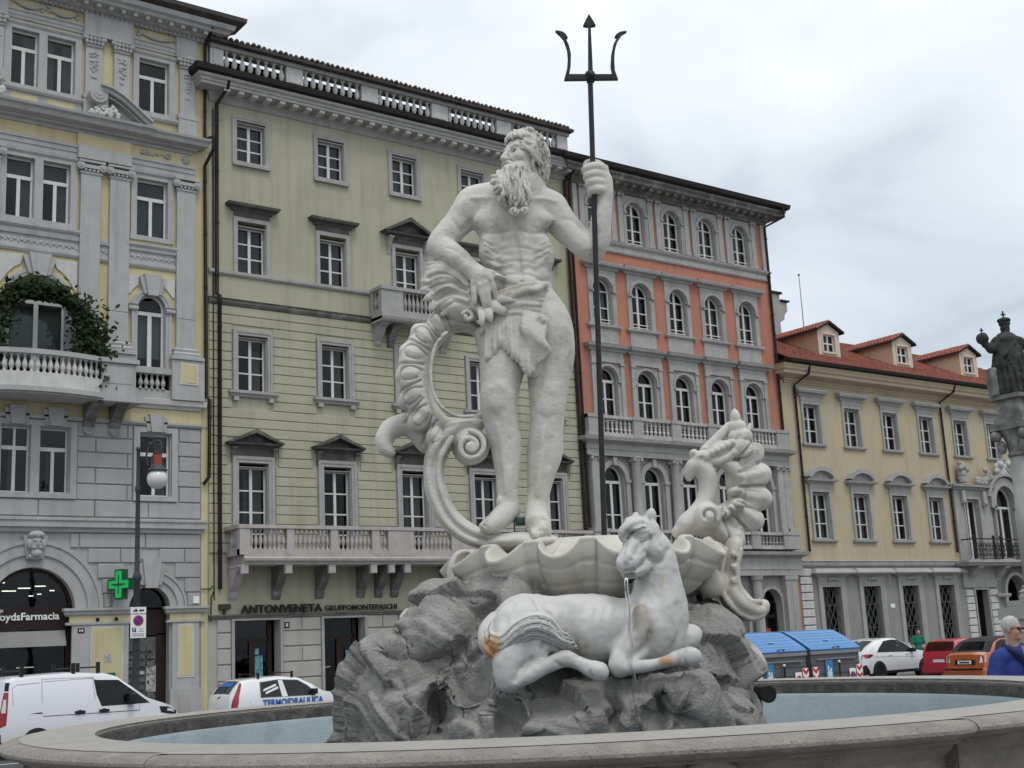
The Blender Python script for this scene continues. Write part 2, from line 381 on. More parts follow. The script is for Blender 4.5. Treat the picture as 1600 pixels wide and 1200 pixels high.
def glaze(B, win, x0, x1, z0, z1, o, cols=2, rows=3, arch=False, transom=None, fr=.055, st=.05, mt=.025, mf='white_paint', mg='pane_glass', curt=None, th=.06, cols_up=1):
    """white casement in an opening: sash (sub-part), panes, curtain; transom = z of a heavy cross bar; o = face of the frame"""
    mb = MB(); r = (x1 - x0) / 2; c = (x0 + x1) / 2; zs = z1 - r if arch else z1; panes = []
    if arch: ring(mb, path_arch(x0, x1, z0, zs), path_arch(x0 + fr, x1 - fr, z0, zs), o - th, o)
    else: ring(mb, path_rect(x0, x1, z0, z1), path_rect(x0 + fr, x1 - fr, z0 + fr, z1 - fr), o - th, o, True)
    if arch: mb.ob(x0 + fr, x1 - fr, o - th, o, z0, z0 + fr)
    zt = (transom - .06) if transom else zs
    zb = z0 + fr; a, b = x0 + fr, x1 - fr
    if transom: mb.ob(x0, x1, o - th, o + .012, transom - .06, transom + .06)
    ztop = zt if (transom or arch) else z1 - fr
    if cols == 2: mb.ob(c - st, c + st, o - th, o + .008, zb, ztop)
    elif cols == 3:
        for q in (a + (b - a) / 3, a + (b - a) * 2 / 3): mb.ob(q - st * .6, q + st * .6, o - th, o + .006, zb, ztop)
    xs = [(a, b)] if cols == 1 else ([(a, c - st), (c + st, b)] if cols == 2 else [(a, a + (b - a) / 3), (a + (b - a) / 3, a + (b - a) * 2 / 3), (a + (b - a) * 2 / 3, b)])
    for xa, xb in xs:
        for j in range(rows):
            za = zb + (ztop - zb) * j / rows; ze = zb + (ztop - zb) * (j + 1) / rows
            panes.append([(xa, za), (xb, za), (xb, ze), (xa, ze)])
            if j: mb.ob(xa, xb, o - th * .8, o - .01, za - mt, za + mt)
    if arch:
        zq = transom + .06 if transom else zs; ri = r - fr
        if transom or cols == 1:
            pts = [(c + ri, zq)] + [p for p in arc(c, zs, ri, 0, PI, 14) if p[1] > zq] + [(c - ri, zq)]
            panes.append(pts)
        else:
            mb.ob(c - st, c + st, o - th, o + .008, zs, z1 - fr); mb.ob(a, b, o - th * .8, o - .01, zs - mt, zs + mt)
            panes.append([(c + st, zs)] + arc(c, zs, ri, 0, math.acos(st / ri), 8)); panes.append([(c - st, zs)] + arc(c, zs, ri, PI - math.acos(st / ri), PI, 8))
    elif transom:
        if cols_up == 2:
            mb.ob(c - st * .7, c + st * .7, o - th, o, transom + .06, z1 - fr)
            panes += [[(a, transom + .06), (c - st * .7, transom + .06), (c - st * .7, z1 - fr), (a, z1 - fr)], [(c + st * .7, transom + .06), (b, transom + .06), (b, z1 - fr), (c + st * .7, z1 - fr)]]
        else: panes.append([(a, transom + .06), (b, transom + .06), (b, z1 - fr), (a, z1 - fr)])
    sash = B.part('sash', mb, mf, win)
    rv = MB(); e = .008
    if arch: ring(rv, path_arch(x0 - .02, x1 + .02, z0, zs), path_arch(x0 + e, x1 - e, z0, zs), o - th - .02, .003)
    else: ring(rv, path_rect(x0 - .02, x1 + .02, z0 - .01, z1 + .02), path_rect(x0 + e, x1 - e, z0 + e, z1 - e), o - th - .02, .003, True)
    if abs(o) < .5: B.part('reveal', rv, REVEAL, win)
    for P in panes:
        mo = MB().add([(p[0], D - o + th * .55, p[1]) for p in P], [tuple(range(len(P)))]); B.part('pane', mo, mg, win)
    if curt:
        for (fa, fb, za, ze) in curt:
            B.part('curtain', curtain_mesh(x0 + (x1 - x0) * fa, x0 + (x1 - x0) * fb, z0 + (z1 - z0) * za, z0 + (z1 - z0) * ze, o - .16), 'curtain', win)
    return sash
def surround(B, x0, x1, z0, z1, w, o, mat, arch=False, parent=None, closed=True, steps=1, name='window'):
    mb = MB(); r = (x1 - x0) / 2
    for s in range(steps):
        wa = w * (steps - s) / steps; wb = w * (steps - s - 1) / steps; oo = o * (s + 1) / steps if steps > 1 else o
        oo = o - (o * .45) * s / max(1, steps) if steps > 1 else o
        if arch: ring(mb, path_arch(x0 - wa, x1 + wa, z0, z1 - r), path_arch(x0 - wb, x1 + wb, z0, z1 - r), 0, oo)
        elif closed: ring(mb, path_rect(x0 - wa, x1 + wa, z0 - wa, z1 + wa), path_rect(x0 - wb, x1 + wb, z0 - wb, z1 + wb), 0, oo, True)
        else: ring(mb, path_rect(x0 - wa, x1 + wa, z0, z1 + wa), path_rect(x0 - wb, x1 + wb, z0, z1 + wb), 0, oo)
    return B.part(name, mb, mat, parent)
def curt_random():
    k = rnd.random()
    if k < .3: return [(.06, .34, 0, .98), (.66, .94, 0, .98)]
    if k < .5: return [(.52, .94, .02, .98)]
    if k < .62: return [(.05, .95, .0, .98)]
    return None
def baluster_mesh(name, h, r, mat, n=10):
    p = [(.95, 0), (.95, .05), (.55, .07), (.42, .14), (.62, .22), (.95, .33), (1, .40), (.85, .52), (.55, .68), (.38, .80), (.36, .88), (.62, .90), (.62, .93), (.9, .95), (.9, 1)]
    return MB().lathe([(a * r, b * h) for a, b in p], n=n).data(name, mat, smooth=35)
def baluster_double(name, h, r, mat, n=10):
    p = [(.9, 0), (.9, .06), (.5, .08), (.5, .14), (.95, .26), (.6, .40), (.45, .45), (.8, .47), (.8, .53), (.45, .55), (.6, .60), (.95, .74), (.5, .86), (.5, .92), (.9, .94), (.9, 1)]
    return MB().lathe([(a * r, b * h) for a, b in p], n=n).data(name, mat, smooth=35)
def text_mesh(s, size, mat, ext=.01, bold=0.0, sx=1.0):
    cu = bpy.data.curves.new('t', 'FONT'); cu.body = s; cu.size = size; cu.extrude = ext; cu.offset = bold; cu.resolution_u = 3
    o = bpy.data.objects.new('t', cu); COL.objects.link(o); dg = bpy.context.evaluated_depsgraph_get()
    me = bpy.data.meshes.new_from_object(o.evaluated_get(dg)); bpy.data.objects.remove(o, do_unlink=True)
    me.materials.clear(); me.materials.append(MATS[mat])
    me.transform(Matrix.Diagonal((sx, 1, 1, 1))); return me
def mesh_w(me): xs = [v.co.x for v in me.vertices]; return max(xs) - min(xs)
def bracket(B, xc, w, z0, z1, o1, mat, parent=None, name='bracket', o0=0.):
    """scrolled console: S curve from the wall at z0 to the front at z1"""
    pr = [(o0, z1), (o1, z1), (o1, z1 - (z1 - z0) * .10)]
    h = z1 - z0
    for t in range(1, 11):
        u = t / 10; pr.append((o0 + (o1 - o0) * (1 - u) ** 1.5 * (1 - .12 * math.sin(u * 9)) + (.10 * o1 if .72 < u < .98 else .02), z1 - h * (.10 + .88 * u)))
    pr.append((o0, z0))
    mb = MB(); P = [(D - p[0], p[1]) for p in pr]; mb.prism(P, xc - w / 2, xc + w / 2, 'x')
    mb.prism([(D - o0, z1 + .002), (D - o1 - .03, z1 + .002), (D - o1 - .03, z1 - h * .06), (D - o0, z1 - h * .06)], xc - w / 2 - .03, xc + w / 2 + .03, 'x')
    return B.part(name, mb, mat, parent, smooth=30)
def volute(mb, cx, cz, r, o0, o1, n=14):
    mb.prism([(cx + r * math.cos(2 * PI * i / n), cz + r * math.sin(2 * PI * i / n)) for i in range(n)], o0, o1)
    mb.prism([(cx + r * .6 * math.cos(2 * PI * i / n), cz + r * .6 * math.sin(2 * PI * i / n)) for i in range(n)], o1 - .002, o1 + .025)
    mb.prism([(cx + r * .25 * math.cos(2 * PI * i / n), cz + r * .25 * math.sin(2 * PI * i / n)) for i in range(n)], o1 + .02, o1 + .045)
def pipe(B, pts, r=.055, name='downpipe', mat='pipe_brown'):
    mb = MB(); mb.tube(pts, r, 8)
    for a, b in zip(pts[:-1], pts[1:]):
        h = a[2] - b[2]
        if h > 1.5:
            z = a[2] - .6
            while z > b[2] + .2:
                t = (a[2] - z) / h; p = [a[i] + (b[i] - a[i]) * t for i in range(3)]
                mb.lathe([(r * 1.25, -.03), (r * 1.25, .03)], p, 8); z -= 1.9
    return B.part(name, mb, mat, smooth=40)
def relief(mb, cx, cz, w, h, o, rng, n=14, rr=.05):
    """carved foliage: lumps and sprigs in low relief"""
    for i in range(n):
        x = cx + w * (rng.random() - .5); z = cz + h * (rng.random() - .5); r = rr * (.6 + .8 * rng.random())
        mb.ball((x, D - o, z), r, 7, 5, (1, .6, .8))
# ================================================================== corner palace, grey and yellow (left)
def build_left():
    global REVEAL
    REVEAL = 'grey_trim'
    XA, XB = 6.9, 16.95
    B = Thing('palace', 'grey and yellow corner palace with pilasters, curved balcony and pharmacy on the ground floor', 'building', (11.3, D, 0))
    ops = []
    W4 = [(10.24, 11.11), (11.37, 12.29), (14.45, 15.52), (7.1, 8.15)]
    W3 = [(10.21, 11.09), (11.35, 12.23), (14.43, 15.50), (7.1, 8.15)]
    for a, b in W4: ops.append((a, b, 20.09, 22.0))
    for a, b in W3: ops.append((a, b, 15.63, 17.64))
    ops += [(10.42, 12.18, 10.3, 13.82, 'arch'), (14.49, 15.45, 11.14, 13.64, 'arch'), (7.15, 8.1, 11.14, 13.64, 'arch')]
    W1 = [(10.34, 11.21), (11.48, 12.38), (14.65, 15.66)]
    for a, b in W1: ops.append((a, b, 6.92, 8.96))
    ops += [(10.13, 12.67, -.2, 4.66, 'arch'), (14.34, 15.68, -.2, 4.06, 'arch'), (7.3, 8.6, -.2, 4.06, 'arch')]
    up = [q for q in ops if q[2] > 10]; lo = [q for q in ops if q[2] < 10]
    B.part('upper_wall', wall_mesh(XA, XB, 9.3, 23.2, up), 'plaster_yellow')
    B.part('lower_wall', wall_mesh(XA, XB, -.2, 9.3, lo), 'plaster_grey')
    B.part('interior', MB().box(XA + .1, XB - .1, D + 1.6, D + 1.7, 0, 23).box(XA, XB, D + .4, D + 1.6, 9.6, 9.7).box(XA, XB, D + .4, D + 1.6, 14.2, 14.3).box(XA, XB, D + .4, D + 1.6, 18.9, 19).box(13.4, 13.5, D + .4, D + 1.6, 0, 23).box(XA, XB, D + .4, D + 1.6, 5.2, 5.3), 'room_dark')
    # ---- top storey
    T = 'grey_trim'
    mb = MB(); mb.mould([(.0, 23.1), (.10, 23.1), (.12, 23.2), (.30, 23.22), (.32, 23.32), (.62, 23.36), (.66, 23.46), (.78, 23.5), (.84, 23.66), (.0, 23.7)], XA, XB - .1)
    cor = B.part('cornice', mb, T)
    dm = MB().box(-.07, .07, 0, .2, -.07, .07).data('modillion', MATS[T])
    x = XA + .1
    while x < XB: B.inst('modillion', dm, (x, D - .55, 23.29), cor); x += .42
    dm2 = MB().box(-.045, .045, 0, .1, -.06, .06).data('dentil', MATS[T])
    x = XA + .1
    while x < XB: B.inst('dentil', dm2, (x, D - .16, 23.16), cor); x += .17
    B.part('roof_edge', MB().mould([(.0, 23.705), (.80, 23.705), (1.0, 23.80), (1.02, 23.95), (.2, 24.12), (.0, 24.12)], XA, XB + .05), 'roof_dark')
    B.part('entablature', MB().mould([(0, 22.36), (.05, 22.36), (.05, 22.47), (.07, 22.47), (.07, 22.6), (.11, 22.62), (.11, 22.68), (0, 22.7)], XA, XB - .5, False), T)
    B.part('entablature_block', MB().ob(9.35, 10.08, 0, .17, 22.34, 23.1).ob(12.55, 14.2, 0, .17, 22.34, 23.1).ob(15.75, 16.5, .0, .13, 22.34, 23.08), T)
    rg = random.Random(3)
    for cx, w in ((10.75, .9), (11.85, .9), (15.1, 1.3)):          # festoons in the frieze
        mb = MB(); pts = [(cx - w / 2 + w * t / 10, D - .05, 22.95 - .14 * math.sin(PI * t / 10)) for t in range(11)]
        mb.tube(pts, [.03 + .03 * math.sin(PI * t / 10) for t in range(11)], 6); relief(mb, cx - w / 2, 22.92, .12, .22, .05, rg, 6); relief(mb, cx + w / 2, 22.92, .12, .22, .05, rg, 6)
        B.part('festoon', mb, T, smooth=True)
    def pil_top(xc):
        p = B.part('pilaster', MB().obev(xc - .28, xc + .28, 0, .12, 20.2, 21.95, .01).ob(xc - .33, xc + .33, 0, .16, 19.4, 20.05).ob(xc - .35, xc + .35, 0, .18, 20.05, 20.2), T)
        mb = MB().ob(xc - .29, xc + .29, 0, .16, 21.93, 22.0).ob(xc - .38, xc + .38, 0, .22, 22.28, 22.35)
        for i in range(5):
            for k in range(2): mb.ball((xc - .26 + .13 * i, D - .16 - .03 * k, 22.08 + .12 * k), .075, 7, 5, (1, .8, 1.1))
        for s in (-1, 1): mb.ball((xc + s * .33, D - .17, 22.22), .085, 8, 6)
        B.part('capital', mb, T, p, smooth=True)
        mb = MB(); 
        for k, (z, w) in enumerate(((21.72, .2), (21.6, .22), (21.42, .2), (21.3, .2), (21.2, .15), (21.08, .1), (20.85, .09))): relief(mb, xc, z, w * 1.4, .08, .13, rg, 6, .045)
        B.part('carved_drop', mb, T, p, smooth=True)
    for xc in (9.72, 12.89, 13.85, 16.16): pil_top(xc)
    def dbl(x0, x1, z0, z1, z_sur_top, zsill, kind):
        a, b = x0, x1
        m = MB(); m.ob(a[0] - .22, a[0], 0, .07, z0, z1).ob(a[1], b[0], 0, .07, z0, z1).ob(b[1], b[1] + .22, 0, .07, z0, z1) if b else m.ob(a[0] - .2, a[0], 0, .07, z0, z1).ob(a[1], a[1] + .2, 0, .07, z0, z1)
        xa, xb = a[0] - .22, (b or a)[1] + .22
        m.ob(xa, xb, 0, .07, z1, z1 + .14).ob(xa, xb, 0, .07, z0 - .16, z0)
        m.mould([(0, z1 + .14), (.09, z1 + .14), (.13, z1 + .2), (.13, z1 + .25), (0, z1 + .26)], xa, xb)
        m.mould([(0, zsill - .1), (.1, zsill - .1), (.15, zsill - .03), (.15, zsill + .04), (0, zsill + .05)], xa, xb)
        w = B.part('window', m, T)
        for k, q in enumerate((a, b)):
            if not q: continue
            glaze(B, w, q[0], q[1], z0, z1, -.14, 2, 1, transom=z0 + (z1 - z0) * .68, fr=.07, st=.055, curt=curt_random() if kind == 4 else None)
            if kind == 3:      # blinds behind the panes
                zt = z0 + (z1 - z0) * .68
                def blind(xa, xb, za, zb):
                    mo = MB(); n = int((zb - za) / .06)
                    for i in range(n): mo.add([(xa, D + .24, za + i * .06), (xb, D + .24, za + i * .06), (xb, D + .27, za + (i + 1) * .06), (xa, D + .27, za + (i + 1) * .06)], [(0, 1, 2, 3)])
                    B.part('venetian_blind', mo, 'blind_blue', w)
                blind(q[0] + .05, q[1] - .05, zt, z1 - .05)
                c = (q[0] + q[1]) / 2
                if q[0] < 13: blind(c + .03, q[1] - .05, z0 + .05, zt)
                else: blind(q[0] + .05, q[1] - .05, z0 + .05, zt)
    dbl(W4[0], W4[1], 20.09, 22.0, 22.2, 19.95, 4); dbl(W4[2], None, 20.09, 22.0, 22.2, 19.9, 4); dbl(W4[3], None, 20.09, 22.0, 22.2, 19.9, 4)
    # ---- mid cornice with broken pediment
    mb = MB(); mb.mould([(0, 18.82), (.06, 18.82), (.08, 18.92), (.2, 18.94), (.22, 19.0), (.46, 19.04), (.5, 19.16), (.58, 19.22), (.6, 19.3), (0, 19.38)], XA, 16.3, True)
    mb.mould([(0, 18.99), (.5, 19.045), (.56, 19.17), (.66, 19.23), (.68, 19.31), (0, 19.385)], XA + .2, 14.2)
    mc = B.part('string_cornice', mb, T)
    x = XA + .1
    while x < 16.4: B.inst('dentil', dm2, (x, D - .17, 18.98), mc, (0, 0, 0), (1, 1, 1)); x += .14
    for sx in (1, -1):      # curved half pediments with volutes
        f = lambda x: x if sx > 0 else 22.6 - x
        P = []; Q = []
        for i in range(15):
            t = i / 14; x = 14.75 - 1.75 * t; z = 19.35 + .95 * math.sin(t * PI * .5) ** 1.15; P.append((f(x), z + .14)); Q.append((f(x), z - .05))
        mb = MB()
        ring(mb, P, Q, .02, .55); ring(mb, [(p[0], p[1] + .04) for p in P], [(p[0], p[1] - .04) for p in P], .02, .66)
        ring(mb, [(p[0], p[1] - .24) for p in P], [(p[0], p[1] - .30) for p in P], .02, .42)
        cxx = f(12.95); volute(mb, cxx, 20.13, .3, .05, .52); mb.ob(min(cxx, f(13.3)), max(cxx, f(13.3)), .03, .4, 19.4, 20.1)
        pd = B.part('broken_pediment', mb, T)
        mb = MB(); relief(mb, f(13.15), 19.55, 1.0, .22, .45, rg, 38, .075); relief(mb, f(13.3), 19.75, .5, .22, .42, rg, 14, .07)
        B.part('carved_fruit', mb, 'stone_white', pd, smooth=True)
    B.part('parapet_strip', MB().ob(10.05, 12.55, 0, .03, 19.38, 19.85), T)
    B.part('panel', MB().ob(10.25, 11.1, .03, .036, 19.47, 19.78).ob(11.45, 12.3, .03, .036, 19.47, 19.78), 'plaster_yellow')
    # ---- third storey
    B.part('entablature', MB().mould([(0, 17.93), (.06, 17.93), (.06, 18.1), (.09, 18.11), (.09, 18.26), (.13, 18.28), (.13, 18.36), (0, 18.38)], XA, XB - .5, False), T)
    B.part('entablature_block', MB().ob(12.42, 14.2, 0, .2, 17.93, 18.35), T)
    B.part('entablature_block', MB().ob(12.42, 14.2, 0, .1, 18.352, 18.8), 'plaster_yellow')
    mb = MB(); relief(mb, 15.1, 18.6, 1.0, .14, .04, rg, 26, .05); B.part('carved_scroll', mb, T, smooth=True)
    mb = MB().ball((16.15, D - .02, 18.6), .15, 14, 8, (1, .4, 1)); B.part('roundel', mb, T, smooth=True)
    def pil_mid(xc, w=.33):
        p = B.part('pilaster', MB().obev(xc - w, xc + w, 0, .14, 12.9, 17.45, .012).obev(xc - w, xc + w, 0, .14, 11.9, 12.89, .012)
                   .mould([(0, 11.46), (.36, 11.46), (.36, 11.56), (.25, 11.6), (.27, 11.68), (.2, 11.75), (.22, 11.83), (.15, 11.9), (0, 11.9)], xc - w + .12, xc + w - .12), T)
        mb = MB().ob(xc - w - .03, xc + w + .03, 0, .17, 17.42, 17.5)
        for s in (-1, 1): volute(mb, xc + s * (w + .03), 17.66, .135, .03, .24)
        mb.ob(xc - w, xc + w, .05, .23, 17.6, 17.72).ob(xc - w - .1, xc + w + .1, .0, .26, 17.79, 17.86)
        for i in range(4): mb.ball((xc - w + .13 + .135 * i, D - .17, 17.54), .06, 7, 5)
        B.part('capital', mb, T, p)
    for xc in (9.7, 12.87, 13.83, 16.13): pil_mid(xc)
    dbl(W3[0], W3[1], 15.63, 17.64, 17.85, 15.4, 3); dbl(W3[2], None, 15.63, 17.64, 17.85, 15.3, 3); dbl(W3[3], None, 15.63, 17.64, 17.85, 15.3, 3)
    for xa, xb in ((10.03, 12.53), (13.21, 13.49), (14.17, 15.79), (7.0, 9.35)):
        mb = MB().mould([(0, 14.52), (.05, 14.52), (.09, 14.6), (.09, 14.68), (.04, 14.7), (.04, 15.06), (.1, 15.08), (.12, 15.18), (.06, 15.2), (.06, 15.3), (0, 15.31)], xa, xb, False)
        b_ = B.part('moulded_band', mb, T); mo = MB(); n = int((xb - xa) / .2)
        for i in range(n):
            mo.ball((xa + .12 + i * .2, D - .045, 14.9), .065, 8, 5, (1, .5, 1)); mo.ball((xa + .22 + i * .2, D - .045, 14.83), .035, 6, 4)
        if n: B.part('carved_frieze', mo, T, b_, smooth=True)
    # ---- piano nobile: arched windows, curved balcony
    def archwin(x0, x1, z0, z1, zt, side):
        w = surround(B, x0, x1, z0, z1, .2, .1, T, True, steps=2); r = (x1 - x0) / 2; c = (x0 + x1) / 2; zs = z1 - r
        mb = MB()
        for s in (-1, 1): mb.mould([(0, zs - .12), (.16, zs - .12), (.18, zs - .06), (.13, zs), (.18, zs + .06), (0, zs + .08)], c + s * (r + .15) - .16, c + s * (r + .15) + .16, False)
        B.part('impost', mb, T, w)
        k = .3 if side else .34
        mb = MB().prism([(c - k * .55, z1 - .08), (c + k * .55, z1 - .08), (c + k, z1 + .64), (c - k, z1 + .64)], 0, .24).prism([(c - k * .95, z1 - .02), (c - k * .5, z1 - .02), (c - k * .7, z1 + .56), (c - k * 1.5, z1 + .54)], 0, .17).prism([(c + k * .5, z1 - .02), (c + k * .95, z1 - .02), (c + k * 1.5, z1 + .54), (c + k * .7, z1 + .56)], 0, .17)
        B.part('keystone', mb, T, w)
        for s in (-1, 1):
            P = [(c + s * (k + .12), z1 + .58), (c + s * (r + .32), z1 + .58), (c + s * (r + .32), zs + .42)] + [(c + s * (r + .3) * math.cos(a), zs + .12 + (r + .3) * math.sin(a)) for a in [PI * .15 + .1 * i for i in range(7)]]
            P = [p for p in P if abs(p[0] - c) >= k + .1]; B.part('spandrel', MB().prism(P if s > 0 else P[::-1], 0, .05), 'stone_white', w)
        glaze(B, w, x0, x1, z0, z1, -.13, 2, 1, arch=True, transom=zt, fr=.08, st=.07)
        B.part('roller_blind', MB().ob(x0 + .06, x1 - .06, -.30, -.29, z0 + (.38 if side else .9), zt), 'blind_teal', w)
        return w
    archwin(10.42, 12.18, 10.3, 13.82, 12.95, False); archwin(14.49, 15.45, 11.14, 13.64, 13.0, True); archwin(7.15, 8.1, 11.14, 13.64, 13.0, True)
    B.part('dado', MB().ob(13.4, 14.36, 0, .3, 10.1, 11.45).ob(15.6, 16.72, 0, .3, 10.1, 11.45).ob(14.36, 15.6, .0, .12, 10.1, 10.42), T)
    B.part('dado_panel', MB().ob(15.86, 16.5, .3, .325, 10.62, 11.36), 'stone_white'); B.part('dado_panel', MB().ob(15.92, 16.44, .325, .335, 10.68, 11.30), 'plaster_yellow')
    bs = B.part('window_balustrade', MB().ob(14.3, 15.66, .0, .26, 10.92, 11.12).ob(14.36, 15.6, -.05, 0, 10.42, 10.92), T)
    bm = baluster_mesh('baluster', .5, .085, 'grey_trim')
    for i in range(5): B.inst('baluster', bm, (14.6 + .19 * i, D - .1, 10.42), bs)
    # curved balcony
    def bx(x):
        t = (x - 11.3) / 1.75; return 1.0 + .32 * max(0, 1 - t * t)
    xs = [9.55 + .125 * i for i in range(29)]
    def strip(z0, z1, e0, e1):
        mo = MB(); n = len(xs); vs = []
        for x in xs: vs += [(x, D - bx(x) + e0, z0), (x, D - bx(x) - e1, z0), (x, D - bx(x) - e1, z1), (x, D - bx(x) + e0, z1)]
        fs = []
        for i in range(n - 1):
            for k in range(4): fs.append((i * 4 + k, i * 4 + (k + 1) % 4, i * 4 + 4 + (k + 1) % 4, i * 4 + 4 + k))
        mo.add(vs, fs + [(0, 1, 2, 3), (n * 4 - 4, n * 4 - 1, n * 4 - 2, n * 4 - 3)]); return mo
    bal = B.part('balcony', strip(9.72, 9.95, 1.2, .1), 'grey_trim')
    B.part('balcony_base', strip(9.95, 10.39, .22, .02), 'stone_white', bal); B.part('hand_rail', strip(10.95, 11.1, .2, .06), 'grey_trim', bal)
    B.part('balcony_cornice', strip(9.78, 9.9, .0, .2), 'grey_trim', bal)
    bm2 = baluster_mesh('baluster', .56, .085, 'stone_white')
    for i in range(18): x = 9.72 + .186 * i; B.inst('baluster', bm2, (x, D - bx(x) + .1, 10.39), bal)
    B.part('balcony_pedestal', MB().obev(13.02, 14.12, .1, 1.04, 9.92, 10.96, .02).ob(12.95, 14.2, .1, 1.12, 10.96, 11.1).ob(12.95, 14.3, .0, 1.12, 9.72, 9.92).ob(13.15, 13.98, 1.04, 1.055, 10.3, 10.85), 'grey_trim', bal)
    B.part('balcony_pedestal', MB().obev(8.5, 9.58, .1, 1.04, 9.92, 10.96, .02).ob(8.4, 9.65, .1, 1.12, 10.96, 11.1).ob(8.4, 9.65, .0, 1.12, 9.72, 9.92), 'grey_trim', bal)
    for xc in (12.95, 13.78, 8.82, 9.65):
        b_ = bracket(B, xc, .36, 9.0, 9.72, .85, 'stone_dirty'); mb = MB()
        for k in range(7): mb.ball((xc - .15 + .05 * k, D - .12 - .03 * math.sin(k * PI / 6), 8.95 - .12 * math.sin(k * PI / 6)), .05, 6, 5, (.6, 1, 1.6))
        B.part('shell_drop', mb, 'grey_trim', b_, smooth=True)
    # ---- first storey
    B.part('string_course', MB().mould([(0, 9.78), (.08, 9.8), (.12, 9.88), (.22, 9.92), (.24, 10.08), (0, 10.16)], XA, 16.6), 'stone_white')
    B.part('string_course', MB().ob(XA, 16.7, 0, .06, 9.97, 10.0), 'plaster_yellow')
    B.part('frieze_band', MB().ob(XA, 16.7, 0, .04, 9.34, 9.77), 'plaster_yellow')
    B.part('string_course', MB().mould([(.0, 9.2), (.1, 9.22), (.14, 9.28), (.14, 9.34), (0, 9.35)], XA, 16.6), T)
    def blocks(rows, x0, x1, holes, off, ln, o=.055):
        for j in range(len(rows) - 1):
            z0, z1 = rows[j + 1], rows[j]; cuts = [x0]; x = x0 + (off[j % len(off)])
            while x < x1 - .15: 
                if x > x0 + .15: cuts.append(x)
                x += ln
            cuts.append(x1)
            for a, b in zip(cuts[:-1], cuts[1:]):
                segs = [(a, b)]
                for hx0, hx1, hz0, hz1 in holes:
                    if hz0 < z1 - .01 and hz1 > z0 + .01:
                        ns_ = []
                        for s0, s1 in segs:
                            if hx1 <= s0 or hx0 >= s1: ns_.append((s0, s1))
                            else:
                                if hx0 - s0 > .06: ns_.append((s0, hx0))
                                if s1 - hx1 > .06: ns_.append((hx1, s1))
                        segs = ns_
                for s0, s1 in segs: B.part('stone_block', MB().obev(s0 + .012, s1 - .012, 0, o, z0 + .018, z1 - .018, .02), 'plaster_grey')
    rows = [9.2, 8.73, 8.25, 7.76, 7.25, 6.74, 6.21]
    holes = [(10.1, 12.62, 6.74, 9.2), (14.4, 15.9, 6.74, 9.2), (7.2, 9.2, 6.74, 9.2)]
    blocks(rows, XA, 16.7, holes, (.45, 1.15), 1.72)
    for grp in ((W1[0], W1[1]), (W1[2],)):
        xa, xb = grp[0][0] - .23, grp[-1][1] + .23; mb = MB()
        ring(mb, path_rect(xa, xb, 6.76, 9.16), path_rect(xa + .2, xb - .2, 6.92, 8.99), 0, .1, True)
        if len(grp) > 1: mb.ob(grp[0][1], grp[1][0], 0, .09, 6.9, 9.0)
        w = B.part('window', mb, T)
        for q in grp:
            glaze(B, w, q[0], q[1], 6.92, 8.96, -.15, 2, 1, transom=8.3, fr=.06, st=.05, cols_up=2 if q[0] < 11 else 1, curt=[(.34, .46, 0, .7)] if q[0] < 12 else [(.55, .95, 0, .98)])
            c = (q[0] + q[1]) / 2
            B.part('keystone', MB().prism([(c - .18, 9.0), (c + .18, 9.0), (c + .26, 9.58), (c - .26, 9.58)], 0, .2).prism([(c - .3, 9.03), (c - .16, 9.03), (c - .2, 9.5), (c - .4, 9.5)], 0, .14).prism([(c + .16, 9.03), (c + .3, 9.03), (c + .4, 9.5), (c + .2, 9.5)], 0, .14), T, w)
    B.part('string_course', MB().mould([(0, 5.72), (.1, 5.74), (.12, 5.84), (.22, 5.88), (.22, 6.06), (.26, 6.08), (.26, 6.15), (0, 6.2)], XA, 16.6), T)
    # ---- ground floor: arches
    rows = [5.72, 5.25, 4.79, 4.31, 3.85, 3.42]
    def arch_holes(c, R, zs, rows):
        out = []
        for j in range(len(rows) - 1):
            z = rows[j + 1]; h = max(0, z - zs)
            if h < R: w = math.sqrt(R * R - h * h); out.append((c - w, c + w, z + .02, rows[j] - .02))
        return out
    holes = arch_holes(11.4, 2.14, 3.4, rows) + arch_holes(15.01, 1.24, 3.38, rows) + arch_holes(7.95, 1.24, 3.38, rows) + [(14.72, 15.3, 4.3, 4.95), (10.95, 11.85, 5.3, 5.72)]
    blocks(rows, XA, 16.7, holes, (1.65, .85), 2.1)
    for c, r0, R, zs in ((11.4, 1.27, 2.1, 3.4), (15.01, .67, 1.2, 3.38), (7.95, .65, 1.2, 3.38)):
        mb = MB(); n = 24
        for ra, rb, o in ((R, R * .94, .15), (R * .94, r0 + (R - r0) * .45, .11), (r0 + (R - r0) * .45, r0, .05)):
            ring(mb, arc(c, zs, ra, PI, 0, n), arc(c, zs, rb, PI, 0, n), -.01, o)
        a_ = B.part('archivolt', mb, T, smooth=25)
        if c == 15.01 or c == 7.95:
            B.part('keystone', MB().prism([(c - .2, zs + .62), (c + .2, zs + .62), (c + .3, zs + 1.55), (c - .3, zs + 1.55)], 0, .24).prism([(c - .34, zs + .72), (c - .18, zs + .72), (c - .28, zs + 1.42), (c - .48, zs + 1.36)], 0, .17).prism([(c + .18, zs + .72), (c + .34, zs + .72), (c + .48, zs + 1.36), (c + .28, zs + 1.42)], 0, .17), T, a_)
        else:      # bearded mask keystone
            mb = MB().prism([(c - .24, zs + 1.5), (c + .24, zs + 1.5), (c + .36, zs + 2.2), (c - .36, zs + 2.2)], 0, .2)
            B.part('keystone', mb, T, a_); mz = zs + 1.95; mb = MB()
